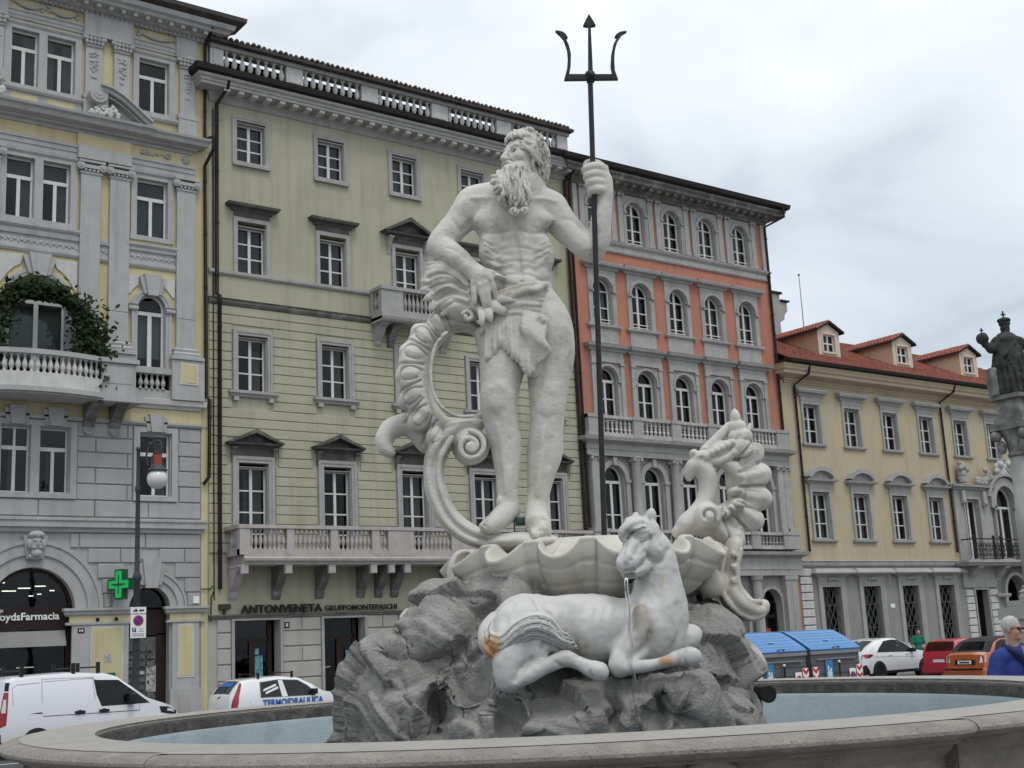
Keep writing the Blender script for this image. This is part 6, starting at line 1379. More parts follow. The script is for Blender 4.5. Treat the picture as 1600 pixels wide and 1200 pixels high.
    # band of cloth round the hips, gathered in ridges
    for k in range(7):
        y = 448 + 7.5 * k; d = -.155 - .006 * math.sin(k * 2)
        c.pch([(760, y + 16, -.10, 4), (778, y + 12 - 1.5 * k, d - .03, 5.2), (803, y + 3 - 1.2 * k, d - .045, 5.4), (830, y - 4 + .4 * k, d - .025, 5), (849, y + 1.2 * k - 4, -.11, 4.4), (856 + k, y + 1.8 * k - 3, -.06, 2.5)], .003, 4)
    # pleated apron, falling in flutes to a ragged hem
    hem = [(760, 562), (770, 557), (781, 543), (792, 548), (801, 560), (812, 566), (820, 580), (829, 588), (838, 566)]
    for i in range(13):
        f = i / 12; xt = 768 + 62 * f; j = f * 8; q = int(min(7, j)); g = j - q; hx = hem[q][0] * (1 - g) + hem[q + 1][0] * g; hy = hem[q][1] * (1 - g) + hem[q + 1][1] * g
        bow = -.165 - .035 * math.sin(PI * f)
        c.pch([(xt, 476 - 6 * f, bow + .02, 2.4), ((xt + hx) / 2 - 2, 510, bow - .012, 3.2), (hx, hy - 10, bow - .012 + .012 * math.sin(i * 1.7), 3.9), (hx, hy, bow + .0, 3.2)], .002, 4)
    c.pell(793, 512, -.105, 31, .06, 40, .01); c.pell(776, 540, -.11, 14, .045, 18, .01); c.pell(822, 556, -.11, 14, .05, 24, .01)
    # knot of scrolling cloth on the right hip
    for k in range(7):
        x = 822 + 5 * k
        c.pch([(x, 490 + 2 * k, -.19, 5), (x - 4 + 3 * math.sin(k), 512 + 3 * k, -.225, 5.5), (x + 5, 532 + 3 * k, -.21, 5), (x - 2 - 2 * k, 556 + 2 * k, -.19, 4), (x - 6 - 2.5 * k, 576, -.16, 2.5)], .004, 4)
    c.pch([(846 + 9 * math.cos(.6 * k) * (1 - k / 16), 500 + 9 * math.sin(.6 * k) * (1 - k / 16), -.2 - .002 * k, 4) for k in range(12)], .003, 2)
    c.pch([(790, 470, -.20, 5), (815, 456, -.215, 6), (838, 452, -.19, 6), (850, 444, -.15, 4.5), (853, 450, -.12, 3)], .004, 4)
    c.pell(835, 575, -.12, 12, .05, 16, .01)
    # pointed leaves below the hand
    for x0, y0, x1, y1, w in ((775, 468, 806, 470, 7), (770, 476, 790, 492, 9), (762, 482, 768, 505, 8), (752, 484, 754, 512, 6), (780, 482, 792, 486, 6)):
        c.pch([(x0, y0, -.205, w), ((x0 + x1) / 2, (y0 + y1) / 2, -.235, w * .8), (x1, y1, -.225, 1.2)], .006, 4, .6)
    # sea creature's head tucked under the arm, left: brow, eye, fins, folds
    c.pell(706, 448, -.03, 42, .13, 32, .03, 15); c.pell(738, 472, -.07, 32, .11, 30, .03); c.pell(712, 482, -.04, 34, .12, 20, .03, 20)
    c.pch([(682, 400, -.06, 8), (700, 408, -.10, 9), (720, 424, -.14, 7), (733, 436, -.16, 5)], .008)
    for k in range(4): c.pch([(662 + 3 * k, 436 - 8 * k, -.08, 3.2), (684 + 3 * k, 424 - 4 * k, -.13, 4.2), (712 + 2 * k, 430 - k, -.16, 4), (734, 446 + 3 * k, -.175, 3)], .003, 4)
    ed = [([(668 + 4 * k, 442 + 9 * k), (690 + 3 * k, 436 + 8 * k + 3 * (k % 2)), (712, 440 + 7 * k), (732, 452 + 6 * k)], 2.2, -.012 if k % 2 else .010, -.1) for k in range(6)]
    for x, y, a, w in ((664, 440, 195, 7), (664, 452, 175, 6), (668, 466, 150, 7), (676, 480, 130, 8), (694, 488, 140, 7)):
        dx, dy_ = math.cos(math.radians(a)), math.sin(math.radians(a)); c.pch([(x - dx * 12, y - dy_ * 12, -.09, w), (x, y, -.11, w * .7), (x + dx * 8, y + dy_ * 8, -.09, 1.2)], .008, 4, .5)
    c.pch([(731 + 9 * math.cos(3.6 + .55 * k) * (1 - k / 18), 494 + 9 * math.sin(3.6 + .55 * k) * (1 - k / 18), -.165 - .002 * k, 3) for k in range(12)], .003, 2)
    c.pch([(742, 478, -.17, 6), (755, 490, -.175, 6.5), (757, 508, -.165, 5.5), (753, 520, -.15, 3)], .006); c.pch([(752, 520, -.08, 9), (757, 540, -.06, 8), (751, 552, -.04, 5)], .01)
    fput(T, 'drapery', c.mesh('drapery', 'marble', emboss(ed, rough(.002, 18))), body)
    # ---------------- trident held in the fist
    tr = fthing('trident', 'tall black iron trident held upright in the statue\'s raised fist', 'trident', LP(940, 840, -.17)[2])
    top = LP(922, 118, -.172); bot = LP(944.5, 845, -.172); mb = MB(); mb.tube([bot, top], .0165, 12); fput(tr, 'shaft', mb.data('shaft', 'bronze_dark', smooth=40))
    ax = (top - bot) / np.linalg.norm(top - bot)
    mb = MB().lathe([(.016, -.05), (.026, -.045), (.02, -.035), (.03, -.025), (.036, .0), (.03, .02), (.018, .03)], tuple(top), 14); fput(tr, 'collar', mb.data('collar', 'bronze_dark', smooth=35))
    def Q(x, y, d=-.172): return LP(x, y, d)
    def plate(pts, name, th=.018):
        mb = MB(); A = [Q(*p) for p in pts]; n = len(A); mb.add([(p[0], p[1] - th, p[2]) for p in A] + [(p[0], p[1] + th, p[2]) for p in A], [tuple(range(n)), tuple(range(2 * n - 1, n - 1, -1))] + [(i, i + n, (i + 1) % n + n, (i + 1) % n) for i in range(n)])
        fput(tr, name, mb.data(name, 'bronze_dark'))
    plate([(881.5, 125.5), (890, 117.5), (955, 117.5), (965, 124.5)], 'cross_bar')
    plate([(919, 118.5), (918.8, 42), (911, 41), (920, 23.5), (930.5, 40.5), (922.8, 42), (926.5, 118.5)], 'centre_prong')
    s = lambda x, y: (850 + x / 4.613, 10 + y / 4.613)
    plate([s(145, 535), s(165, 460), s(172, 380), s(165, 310), s(140, 240), s(115, 210), s(82, 180), s(135, 190), s(155, 205), s(170, 230), s(150, 226), s(178, 285), s(194, 350), s(192, 430), s(180, 500)], 'side_prong')
    plate([s(532, 530), s(510, 470), s(505, 390), s(512, 310), s(530, 250), s(560, 205), s(595, 183), s(545, 192), s(520, 208), s(508, 226), s(530, 222), s(500, 280), s(484, 350), s(480, 430), s(490, 495)], 'side_prong')
    # small floodlight between the feet
    fl = fthing('floodlight', 'small green floodlight on the plinth between the statue\'s feet', 'lamp', LP(813, 822, -.05)[2])
    M('green_lamp', (.03, .06, .05), .4, .2, 20); p = LP(813, 818, -.05); mb = MB().bev(p[0] - .03, p[0] + .03, -.10, -.02, p[2] - .012, p[2] + .035, .012); fput(fl, 'housing', mb.data('housing', 'green_lamp'))
    mb = MB().box(p[0] - .04, p[0] - .032, -.07, -.05, p[2] - .05, p[2] + .02).box(p[0] + .032, p[0] + .04, -.07, -.05, p[2] - .05, p[2] + .02).box(p[0] - .04, p[0] + .04, -.07, -.05, p[2] - .055, p[2] - .045); fput(fl, 'bracket', mb.data('bracket', 'green_lamp'))
build_god()
# ================================================================== fountain: basin, rock, shell, horse, scrolls
def stain(name, base, spots, rough=.6, **kw):
    """marble with mineral stains at given world points: spots = [(local point, radius, colour, strength)]"""
    m = M(name, base, rough, **kw); t = m.node_tree; ns = t.nodes; lk = t.links; b = ns['Principled BSDF']
    src = b.inputs['Base Color'].links[0].from_socket; g = ns.new('ShaderNodeNewGeometry')
    nz = ns.new('ShaderNodeTexNoise'); nz.inputs['Scale'].default_value = 22; nz.inputs['Detail'].default_value = 5; lk.new(g.outputs['Position'], nz.inputs['Vector'])
    for p, r, col, st in spots:
        P = FORG + R0 * p[0] + FH * p[1] + Vector((0, 0, p[2]))
        d = ns.new('ShaderNodeVectorMath'); d.operation = 'DISTANCE'; d.inputs[1].default_value = P; lk.new(g.outputs['Position'], d.inputs[0])
        a = ns.new('ShaderNodeMath'); a.operation = 'MULTIPLY_ADD'; a.inputs[1].default_value = r * .9; lk.new(nz.outputs[0], a.inputs[0]); lk.new(d.outputs['Value'], a.inputs[2])
        q = ns.new('ShaderNodeMapRange'); q.inputs[1].default_value = r * 1.5; q.inputs[2].default_value = r * .9; q.inputs[3].default_value = 0; q.inputs[4].default_value = st; lk.new(a.outputs[0], q.inputs[0])
        x = ns.new('ShaderNodeMix'); x.data_type = 'RGBA'; x.inputs['B'].default_value = (*col, 1); lk.new(q.outputs[0], x.inputs['Factor']); lk.new(src, x.inputs['A']); src = x.outputs['Result']
    lk.new(src, b.inputs['Base Color']); return m
def build_fountain():
    # ---------------- basin: lobed ring of stone
    M('travertine', (.28, .252, .225), .8, .2, 7, 1.0, 50, col2=(.215, .188, .166), patch=.6, pscale=2.5, speck=.75, spec=.3); M('rim_top', (.29, .272, .248), .6, .06, 3, .2, 60, col2=(.31, .285, .255), patch=.5)
    M('rim_dark', (.10, .095, .088), .8, .35, 12, .6, 40, col2=(.20, .19, .175), patch=.7, pscale=9); M('basin_paint', (.33, .40, .425), .7, .08, 2, .3, 18, col2=(.25, .315, .34), patch=.8, pscale=4, streak=.3); M('water', (.10, .14, .15), .08, .1, 4, .25, 9, spec=.6)
    T = fthing('fountain_basin', 'round stone fountain basin with rounded rim and pale blue painted inside', 'fountain basin', 0.)
    ZR = 1.312
    def R_in(a): return 2.60 + .0 * a
    n = 200
    def rad(a, extra):
        d = math.degrees(a) % 360; bump = .05 if 236 < d < 297 else 0.; return 2.62 + extra + (bump if extra > .2 else 0)
    def band(prof, a0, a1, m):
        mb = MB(); k = len(prof); vs = []
        for i in range(m + 1):
            a = a0 + (a1 - a0) * i / m
            for e, z in prof: r = rad(a, e); vs.append((r * math.cos(a), r * math.sin(a), z))
        mb.add(vs, [(i * k + j, (i + 1) * k + j, (i + 1) * k + j + 1, i * k + j + 1) for i in range(m) for j in range(k - 1)]); mb.add(vs[:k], [tuple(range(k))]); mb.add(vs[-k:], [tuple(range(k - 1, -1, -1))]); return mb
    prof = [(.03, ZR - .14), (.0, ZR - .02), (.012, ZR - .004), (.03, ZR), (.37, ZR - .004), (.42, ZR - .009), (.45, ZR - .020), (.465, ZR - .036), (.465, ZR - .048), (.45, ZR - .063), (.42, ZR - .073), (.385, ZR - .076), (.385, ZR - .09), (.34, ZR - .093)]
    cuts = [math.radians(d) for d in (-62.9, -22, 18, 58, 98, 138, 178, 202, 213, 235.9, 297.1)]
    for a, b in zip(cuts[:-1], cuts[1:]):
        m = max(6, int((b - a) / .03)); fput(T, 'rim_stone', band(prof, a + .0012, b - .0012, m).data('rim_stone', 'travertine', smooth=40))
        fput(T, 'rim_face', band([(.006, ZR - .002), (.05, ZR + .0025), (.372, ZR - .0015)], a + .0018, b - .0018, m).data('rim_face', 'rim_top', smooth=40))
    mb = MB().lathe([(2.62 + .004, ZR - .012), (2.62 + .004, ZR - .10), (2.66, ZR - .105)], n=n); mb.f = mb.f[:-2]; fput(T, 'inner_edge', mb.data('inner_edge', 'rim_dark', smooth=40))
    mb = MB().lathe([(2.615, ZR - .098), (2.60, ZR - .12), (2.55, .35), (2.3, .22), (.2, .2)], n=n); mb.f = mb.f[:-2]; fput(T, 'bowl', mb.data('bowl', 'basin_paint', smooth=40))
    prof2 = [(.345, ZR - .085), (.33, ZR - .115), (.29, ZR - .15), (.28, ZR - .26), (.22, .75), (.15, .55), (.05, .40), (.08, .3), (.34, .25), (.36, .0)]
    for a, b in zip(cuts[:-1], cuts[1:]): fput(T, 'outer_panel', band(prof2, a + .001, b - .001, max(6, int((b - a) / .04))).data('outer_panel', 'travertine', smooth=40))
    # carved scrolls hanging under the rim at the front
    mb = MB(); ang0 = math.radians(270) + .055
    for s in (-1, 1):
        pts = []
        for k in range(26):
            q = k * .28; r = .10 * (1 - k / 34); aa = ang0 + s * (.065 - .0 * k) + s * (r * math.cos(q)) / 3.0 ; pts.append((3.03 * math.cos(aa), 3.03 * math.sin(aa), ZR - .165 + r * math.sin(q) * .9))
        mb.tube(pts, [.03 - .0006 * k for k in range(26)], 8)
    mb.ball((3.01 * math.cos(ang0), 3.01 * math.sin(ang0), ZR - .13), .035, 10, 8, (1, 1, 1.3)); fput(T, 'carved_scroll', mb.data('carved_scroll', 'travertine', smooth=True))
    tag(put('water', MB().lathe([(2.57, .0), (.05, .002)], n=96).data('water', 'water', smooth=True), None, (FORG.x, FORG.y, .62)), kind='structure')
    # ---------------- rock
    M('rock', (.30, .288, .27), .88, .2, 6, 1.2, 45, col2=(.45, .43, .40), patch=.75, pscale=3.0, speck=.15)
    c = Carve(*bounds(520, 1205, 895, 1180, -1.0, .95, .02), .0125)
    for e in ((860, 1120, .1, 300, .8, 185), (640, 1130, -.2, 108, .5, 120), (575, 1150, -.1, 46, .35, 85), (720, 1010, -.1, 80, .5, 72), (700, 960, .05, 45, .4, 42), (770, 950, .0, 90, .5, 60), (860, 985, .2, 220, .55, 85), (1060, 1050, -.05, 100, .55, 115), (1130, 1120, -.1, 62, .45, 100), (1085, 985, .0, 52, .4, 60), (850, 1120, -.6, 170, .32, 62), (1010, 1115, -.65, 105, .32, 52), (1110, 1130, -.5, 60, .3, 60), (740, 1120, -.5, 80, .3, 90)): c.pell(*e, k=.05)
    for e in ((678, 1120, -.75, 26, .35, 45), (785, 1120, -.95, 30, .2, 40), (960, 1110, -1.0, 14, .22, 60), (1060, 1120, -.98, 45, .18, 40), (730, 1045, -.66, 38, .16, 48), (850, 1085, -.98, 70, .13, 28), (640, 1030, -.6, 60, .22, 12)): c.pell(*e, k=.04, op='sub')
    rg = np.random.default_rng(17); lo_, hi_ = c.lo, c.lo + c.h * c.n
    def facets(V, n_, off, tilt):
        S_ = lo_ + (hi_ - lo_) * rg.random((n_, 3)); g_ = rg.normal(0, tilt, (n_, 3)); o_ = rg.normal(0, off, n_); r = np.empty(len(V)); s2 = (S_ * S_).sum(1); W_ = V + .03 * np.stack([fbm(V, 4, 31 + k, 2) for k in range(3)], 1)
        for i in range(0, len(V), 20000):
            q = W_[i:i + 20000]; j = np.argmin(s2[None, :] - 2 * q @ S_.T, 1); r[i:i + 20000] = o_[j] + ((V[i:i + 20000] - S_[j]) * g_[j]).sum(1)
        return r
    def rd(V, G):
        w = fbm(V, 1.5, 3, 3) * .5; s = (V[:, 0] * .8 + V[:, 2] * 1.0 + V[:, 1] * .3 + w * .35) / .085; f = s - np.floor(s); st = np.where(f < .85, f / .85, (1 - f) / .15); s3 = s * .37 + .4 * w; f3 = s3 - np.floor(s3); st3 = np.where(f3 < .85, f3 / .85, (1 - f3) / .15)
        msk = np.clip(.55 + 1.4 * vnoise(V, 1.6, 11), 0, 1); up = np.clip(1.15 - 1.0 * np.abs(G[:, 2]), .2, 1)
        return .03 * fbm(V, 2.6, 7, 3) + np.clip(facets(V, 90, .022, .32), -.07, .07) + np.clip(facets(V, 700, .004, .16), -.013, .013) + (.034 * (st - .5) * msk + .03 * (st3 - .5)) * up + .0045 * fbm(V, 24, 5, 3)
    T = fthing('rock_mound', 'rough grey rock mound rising in the basin under the statue and horse', 'rock', .2); fput(T, 'rock_mass', c.mesh('rock_mass', 'rock', rd, smooth=False))
    c = Carve(*bounds(615, 700, 880, 990, -.35, .3, .02), .012); c.pell(668, 952, -.1, 16, .15, 28, .02, 25); c.pell(645, 968, -.1, 20, .14, 18, .02); c.pell(690, 935, -.05, 10, .1, 12, .02); fput(T, 'marble_fragment', c.mesh('marble_fragment', 'marble_warm', rough(.004, 12)))
    # ---------------- shell
    T = fthing('scallop_shell', 'giant fluted marble shell carrying the statue above the rock', 'shell', LP(900, 935, 0)[2])
    zc0 = LP(900, 940, -.5)[2]; z1 = LP(900, 846, -.7)[2] + .01; cx = LP(918, 880, 0)[0]; cyy = .08; NR = 14; m = NR * 26
    stain('shell_marble', (.50, .475, .42), [(LP(830, 915, -.6), .12, (.30, .24, .18), .5), (LP(900, 925, -.62), .14, (.28, .23, .18), .5)], .6, var=.08, scale=3, bump=.2, bscale=40, col2=(.37, .34, .28), patch=.8, pscale=3.4)
    def ring_pt(a, tt, rim=0.):
        uu = (a / (2 * PI) * NR + .42) % 1.; b = math.sin(PI * uu / .70) if uu < .70 else 0.; b = b ** .7
        r = .50 + .255 * math.sin(tt * PI / 2) ** .7; r += (.10 * b - .012 * (b == 0)) * (.5 + .5 * tt)
        for gq, gw in ((.36, .030), (.70, .030)):
            r -= .011 * math.exp(-((tt - gq + .05 * b) / gw) ** 2)
        r -= .022 * (.3 + tt) * (math.exp(-(min(uu, 1 - uu) / .02) ** 2) + math.exp(-((uu - .70) / .02) ** 2))
        z = zc0 + (z1 - zc0) * tt ** 1.1 - .10 * b * tt ** 3; return r, z, b
    rings = []; ts = [i / 30 for i in range(31)]
    def lobe(a): return 1.0 + .03 * math.cos(2 * a)
    for tt in ts:
        rg_ = []
        for i in range(m):
            a = 2 * PI * i / m; r, z, b = ring_pt(a, tt); rg_.append((cx + r * lobe(a) * math.cos(a), cyy + r * .90 * math.sin(a), z))
        rings.append(rg_)
    for dr, dz in ((.006, .014), (-.012, .026), (-.035, .022), (-.06, .0), (-.10, -.03), (-.2, -.055)):
        rg_ = []
        for i in range(m):
            a = 2 * PI * i / m; r, z, b = ring_pt(a, 1.); rr_ = r + dr; rg_.append((cx + rr_ * lobe(a) * math.cos(a), cyy + rr_ * .90 * math.sin(a), z + dz + (.055 * b if dr < -.08 else 0)))
        rings.append(rg_)
    zt = LP(840, 842, -.05)[2]
    rings.append([(cx + .35 * math.cos(2 * PI * i / m), cyy + .3 * math.sin(2 * PI * i / m), zt - .01) for i in range(m)]); rings.append([(cx + .02 * math.cos(2 * PI * i / m), cyy + .02 * math.sin(2 * PI * i / m), zt) for i in range(m)])
    mb = MB().loft(rings, True, True); fput(T, 'shell_body', mb.data('shell_body', 'shell_marble', smooth=True))
    c = Carve(*bounds(720, 880, 815, 870, -.32, .3, .02), .012); c.pell(812, 848, -.0, 60, .22, 15, .03); c.pell(845, 848, -.12, 30, .14, 9, .03); fput(T, 'plinth', c.mesh('plinth', 'marble', rough(.008, 9)))
    # curled end of the shell on the left
    c = Carve(*bounds(690, 770, 850, 945, -.45, .1, .02), .009); c.pell(728, 892, -.16, 28, .12, 36, .02, 12); c.pell(724, 884, -.27, 17, .085, 26, .012, 12, 'sub'); c.pell(728, 845, -.2, 30, .3, 12, .02, 0, 'sub'); fput(T, 'shell_curl', c.mesh('shell_curl', 'shell_marble', rough(.002, 15), relax=1))
    # ---------------- horse
    stain('horse_marble', (.52, .51, .49), [(LP(770, 1012, -.88), .078, (.46, .22, .08), .95), (LP(1040, 1032, -.94), .045, (.42, .22, .10), .8), (LP(1036, 903, -.79), .02, (.50, .38, .16), .6), (LP(1033, 914, -.79), .02, (.50, .38, .16), .6), (LP(1035, 909, -.79), .016, (.50, .38, .16), .6), (LP(1000, 960, -.87), .09, (.24, .19, .14), .6), (LP(1004, 988, -.87), .085, (.30, .25, .19), .5), (LP(992, 945, -.85), .06, (.28, .22, .16), .5), (LP(905, 1020, -.85), .08, (.30, .24, .18), .5)], .5, var=.06, scale=3, bump=.12, bscale=30, col2=(.36, .355, .335), patch=.85, pscale=3.4, spec=.35)
    T = fthing('horse_statue', 'white marble horse lying on the rock and spouting water', 'horse statue', LP(900, 1060, -.7)[2])
    c = Carve(*bounds(745, 1095, 798, 1085, -1.02, -.3, .03), .009); P = c.pch
    c.pell(905, 985, -.66, 105, .20, 54, .03); c.pell(825, 985, -.64, 58, .20, 54, .05); c.pell(1015, 985, -.66, 55, .19, 58, .05); c.pell(1040, 950, -.66, 30, .15, 45, .05)
    P([(1030, 960, -.66, 38), (1028, 920, -.67, 29), (1026, 885, -.68, 25), (1018, 852, -.68, 22)], .05, sy=.8)
    # head: poll, cheek, face, muzzle
    P([(1010, 830, -.72, 20), (999, 848, -.77, 19), (986, 870, -.83, 14.5), (979, 884, -.855, 13.5)], .025, sy=.85); c.pell(1019, 858, -.735, 19, .075, 21, .025); c.pell(996, 824, -.75, 22, .07, 15, .02, -20)
    P([(975, 846, -.82, 4), (973, 833, -.83, 7), (982, 822, -.835, 7), (1000, 817, -.82, 7), (1012, 822, -.79, 4)], .006); P([(983, 828, -.845, 4), (1000, 822, -.84, 5), (1015, 829, -.80, 4)], .004); P([(980, 815, -.80, 5), (995, 811, -.79, 6), (1008, 813, -.76, 5)], .006)       # forelock
    c.pell(1004, 838, -.825, 9, .032, 7.5, .004); P([(991, 834, -.83, 2.6), (1004, 828.5, -.853, 3.2), (1018, 837, -.81, 2.6)], .005); P([(993, 841, -.84, 1.8), (1004, 846, -.85, 2), (1015, 842, -.82, 1.8)], .004)
    P([(992, 850, -.85, 3), (984, 866, -.87, 3), (980, 874, -.88, 3)], .02); P([(1008, 852, -.83, 3), (998, 872, -.85, 3)], .02)
    c.pell(985, 875, -.888, 6.5, .018, 6.5, .008); c.pell(986, 875, -.905, 3.2, .012, 3.6, .005, op='sub'); c.pell(967, 878, -.865, 4, .02, 5, .008)
    P([(1003, 878, -.845, 1.8), (994, 888, -.878, 2.2), (980, 893, -.895, 2.0), (966, 892, -.875, 2)], .004, op='sub'); P([(978, 899, -.845, 7), (994, 893, -.82, 9), (1008, 882, -.775, 11)], .012)
    c.pell(984, 899, -.87, 8, .04, 3.5, .006, op='sub'); c.pell(995, 893, -.875, 3.2, .012, 6, .005)
    P([(1009, 822, -.70, 10), (1016, 806, -.72, 9), (1018, 796, -.72, 2)], .008); P([(992, 813, -.62, 7), (994, 803, -.62, 3)], .008); P([(1013, 818, -.758, 3), (1016, 806, -.755, 2.4)], .005, op='sub')
    # haunch, hind leg folded, hock and hoof
    c.pell(812, 985, -.76, 42, .12, 46, .03, 20); P([(806, 1000, -.80, 34), (796, 1035, -.86, 22), (792, 1064, -.88, 14)], .03); P([(792, 1066, -.88, 14), (826, 1055, -.90, 11), (862, 1037, -.90, 10), (886, 1028, -.89, 11)], .015)
    P([(884, 1028, -.89, 11), (905, 1036, -.90, 9.5), (924, 1045, -.91, 12), (938, 1050, -.91, 13.5)], .012); P([(828, 1040, -.86, 12), (842, 1000, -.84, 20)], .03)
    # forelegs
    P([(985, 1015, -.78, 26), (972, 1035, -.84, 15), (968, 1042, -.86, 12)], .03); P([(968, 1042, -.86, 12), (1005, 1041, -.90, 8.5), (1042, 1034, -.92, 8), (1056, 1030, -.92, 9)], .012); P([(1054, 1029, -.92, 9), (1068, 1027, -.92, 12), (1082, 1026, -.92, 13.5)], .008)
    P([(1050, 1010, -.60, 24), (1072, 1000, -.64, 14), (1082, 990, -.62, 11)], .03)
    P([(1000, 950, -.83, 6), (1004, 985, -.85, 8), (985, 1015, -.83, 8)], .04); P([(870, 960, -.82, 4), (862, 990, -.84, 5), (870, 1015, -.83, 4)], .04)
    eh = [([(1068, 1018), (1066, 1028), (1072, 1040)], 2, -.01, -.9), ([(922, 1034), (918, 1046), (926, 1060)], 2, -.01, -.9),           ([(838, 938), (856, 965), (858, 990), (848, 1012)], 5, -.018, -.8), ([(990, 940), (980, 975), (966, 1012)], 6, -.014, -.8), ([(1015, 990), (1008, 1010), (985, 1028)], 5, -.014, -.85), ([(1058, 945), (1062, 985), (1050, 1015)], 5, -.01, -.75),
          ([(1010, 868), (1020, 880), (1036, 876), (1044, 858)], 3, -.012, -.75), ([(1000, 868), (1006, 862)], 3, -.006, -.8), ([(988, 838), (983, 858), (977, 878)], 4, .013, -.85), ([(994, 829), (1004, 825), (1018, 834)], 2.4, .014, -.8), ([(994, 842), (1004, 848), (1016, 842)], 1.6, -.012, -.8), ([(1000, 852), (992, 868)], 4, -.010, -.8), ([(1005, 818), (985, 826), (974, 842)], 1.5, -.012, -.8), ([(1010, 826), (990, 832)], 1.5, -.01, -.8), ([(1002, 882), (990, 892), (975, 895)], 1.4, -.016, -.8), ([(1022, 838), (1030, 855)], 3, -.008, -.75),
          ([(800, 945), (790, 970), (795, 1000)], 6, -.012, -.75), ([(830, 1030), (815, 1045), (806, 1062)], 4, -.014, -.9), ([(860, 945), (930, 938), (990, 940)], 5, -.006, -.75), ([(870, 1035), (880, 1045)], 3, -.01, -.9)]
    for k in range(5): eh.append(([(895 + 15 * k, 950), (888 + 15 * k, 985), (895 + 13 * k, 1018)], 4, .005, -.8))
    hb = fput(T, 'body', c.mesh('body', 'horse_marble', emboss(eh, lambda V, G: .0035 * fbm(V, 12, 0, 3) + .0015 * fbm(V, 45, 3, 2)), relax=1))
    c = Carve(*bounds(740, 910, 940, 1045, -1.0, -.6, .02), .0065); P = c.pch
    P([(774, 966, -.72, 10), (764, 985, -.78, 14), (765, 1006, -.83, 15), (777, 1014, -.86, 14)], .012)
    et = []
    for k in range(9):
        o = k - 4; pt = [(768 - 1.2 * k, 968 + 4.4 * k), (763, 1000 + 3.4 * o), (783, 1010 + 4.0 * o), (806, 990 + 4.2 * o), (832, 977 + 4.0 * o), (858, 982 + 4.2 * o), (876 + 1.5 * k, 996 + 2.4 * o + k), (888 + 2 * k, 998 + 1.8 * o + k)]; dd = (-.80, -.86, -.895, -.92, -.93, -.92, -.895, -.87); rr_ = (4.5, 5, 5.4, 5.2, 5, 4.4, 3, 1.6)
        P([(p[0], p[1], d - .012 * math.cos(o * .7) - (.012 if k % 2 else 0), r) for p, d, r in zip(pt, dd, rr_)], .002, 5); et.append(([(p[0], p[1] + 2.2) for p in pt], 1.1, -.012, -.9))
    fput(T, 'tail', c.mesh('tail', 'horse_marble', emboss(et)), hb)
    M('pipe_black', (.008, .008, .008), .5, .1); p = LP(988, 903, -.78); fput(T, 'spout', MB().tube([p + np.array((.02, .05, .02)), p, p + np.array((-.02, -.05, -.015))], .018, 10).data('spout', 'pipe_black', smooth=40))
    # water jet: thin broken thread falling from the mouth
    wt = fthing('water_jet', 'thin jet of water falling from the horse\'s mouth', 'water jet', .62)
    m_ = bpy.data.materials.new('clear_water'); MATS['clear_water'] = m_; m_.use_nodes = True; b = m_.node_tree.nodes['Principled BSDF']; b.inputs['Transmission Weight'].default_value = 1.; b.inputs['Roughness'].default_value = .02; b.inputs['IOR'].default_value = 1.33
    mb = MB(); rr = random.Random(3); p0 = LP(981, 904, -.86); pts = []
    for k in range(46):
        tt = k / 45; z = p0[2] - (p0[2] - .62) * tt; pts.append((p0[0] - .012 - .004 * math.sin(k), p0[1] - .05 - .04 * tt ** .5 + .003 * math.sin(k * 2.3), z))
    mb.tube(pts[:26], [.011 * (1 - .5 * k / 26) * (.75 + .5 * rr.random()) for k in range(26)], 8); fput(wt, 'stream', mb.data('stream', 'clear_water', smooth=True)); mb = MB()
    for k in range(22, 46): mb.ball((pts[k][0] + rr.uniform(-.008, .008), pts[k][1], pts[k][2] + rr.uniform(-.01, .01)), .004 + .007 * rr.random(), 8, 6, (1, 1, 1.7))
    fput(wt, 'drops', mb.data('drops', 'clear_water', smooth=True))['kind'] = 'stuff'
    # ---------------- big C scroll beside the god (left)
    T = fthing('acanthus_scroll', 'tall marble C-shaped acanthus scroll with scalloped edge and spiral volute', 'ornament', LP(760, 850)[2])
    c = Carve(*bounds(580, 800, 470, 880, -.22, .30, .03), .0065); P = c.pch
    # upper leaf: band from the creature's mouth round the hole
    up = [(753, 548, .04, 5), (749, 522, .04, 8), (730, 507, .04, 11), (702, 507, .04, 15), (674, 523, .04, 20), (655, 550, .04, 24), (648, 583, .04, 26), (652, 617, .04, 25), (666, 647, .04, 21), (692, 666, .04, 15), (724, 663, .04, 9), (752, 650, .04, 5)]
    P(up, .012, 5, 1.7); ctr = (722, 588); fr = -.105; eng = []
    L_ = [(684, 503), (660, 524), (644, 553), (638, 588), (642, 624), (656, 656), (680, 682)]
    for i, (x, y) in enumerate(L_):                      # scalloped lobes with engraved outlines
        rt = math.degrees(math.atan2(y - ctr[1], x - ctr[0])) + 180; ca, sa = math.cos(math.radians(rt - 180)), math.sin(math.radians(rt - 180)); w = 21 if 0 < i < 6 else 17
        c.pell(x, y, -.01, w, .09, w * .82, .01, rt)
        q = lambda r, tt: (x + ca * r - sa * tt, y + sa * r + ca * tt)
        eng.append(([q(-24, 6), q(-8, 11), q(6, 10), q(12, 2), q(8, -8), q(-6, -9), q(-16, -6)], 1.3, -.016, -.05)); eng.append(([q(-26, 16), q(-8, 16), q(18, 19)], 1.6, -.02, -.05)); eng.append(([q(-14, 1), q(6, 0)], 5, .008, -.05))
    P([(698, 519, -.10, 3), (683, 535, -.115, 3), (675, 560, -.12, 3), (673, 588, -.12, 3), (678, 616, -.12, 3), (691, 637, -.115, 3), (714, 650, -.10, 2.6), (740, 650, -.08, 2.4)], .003)
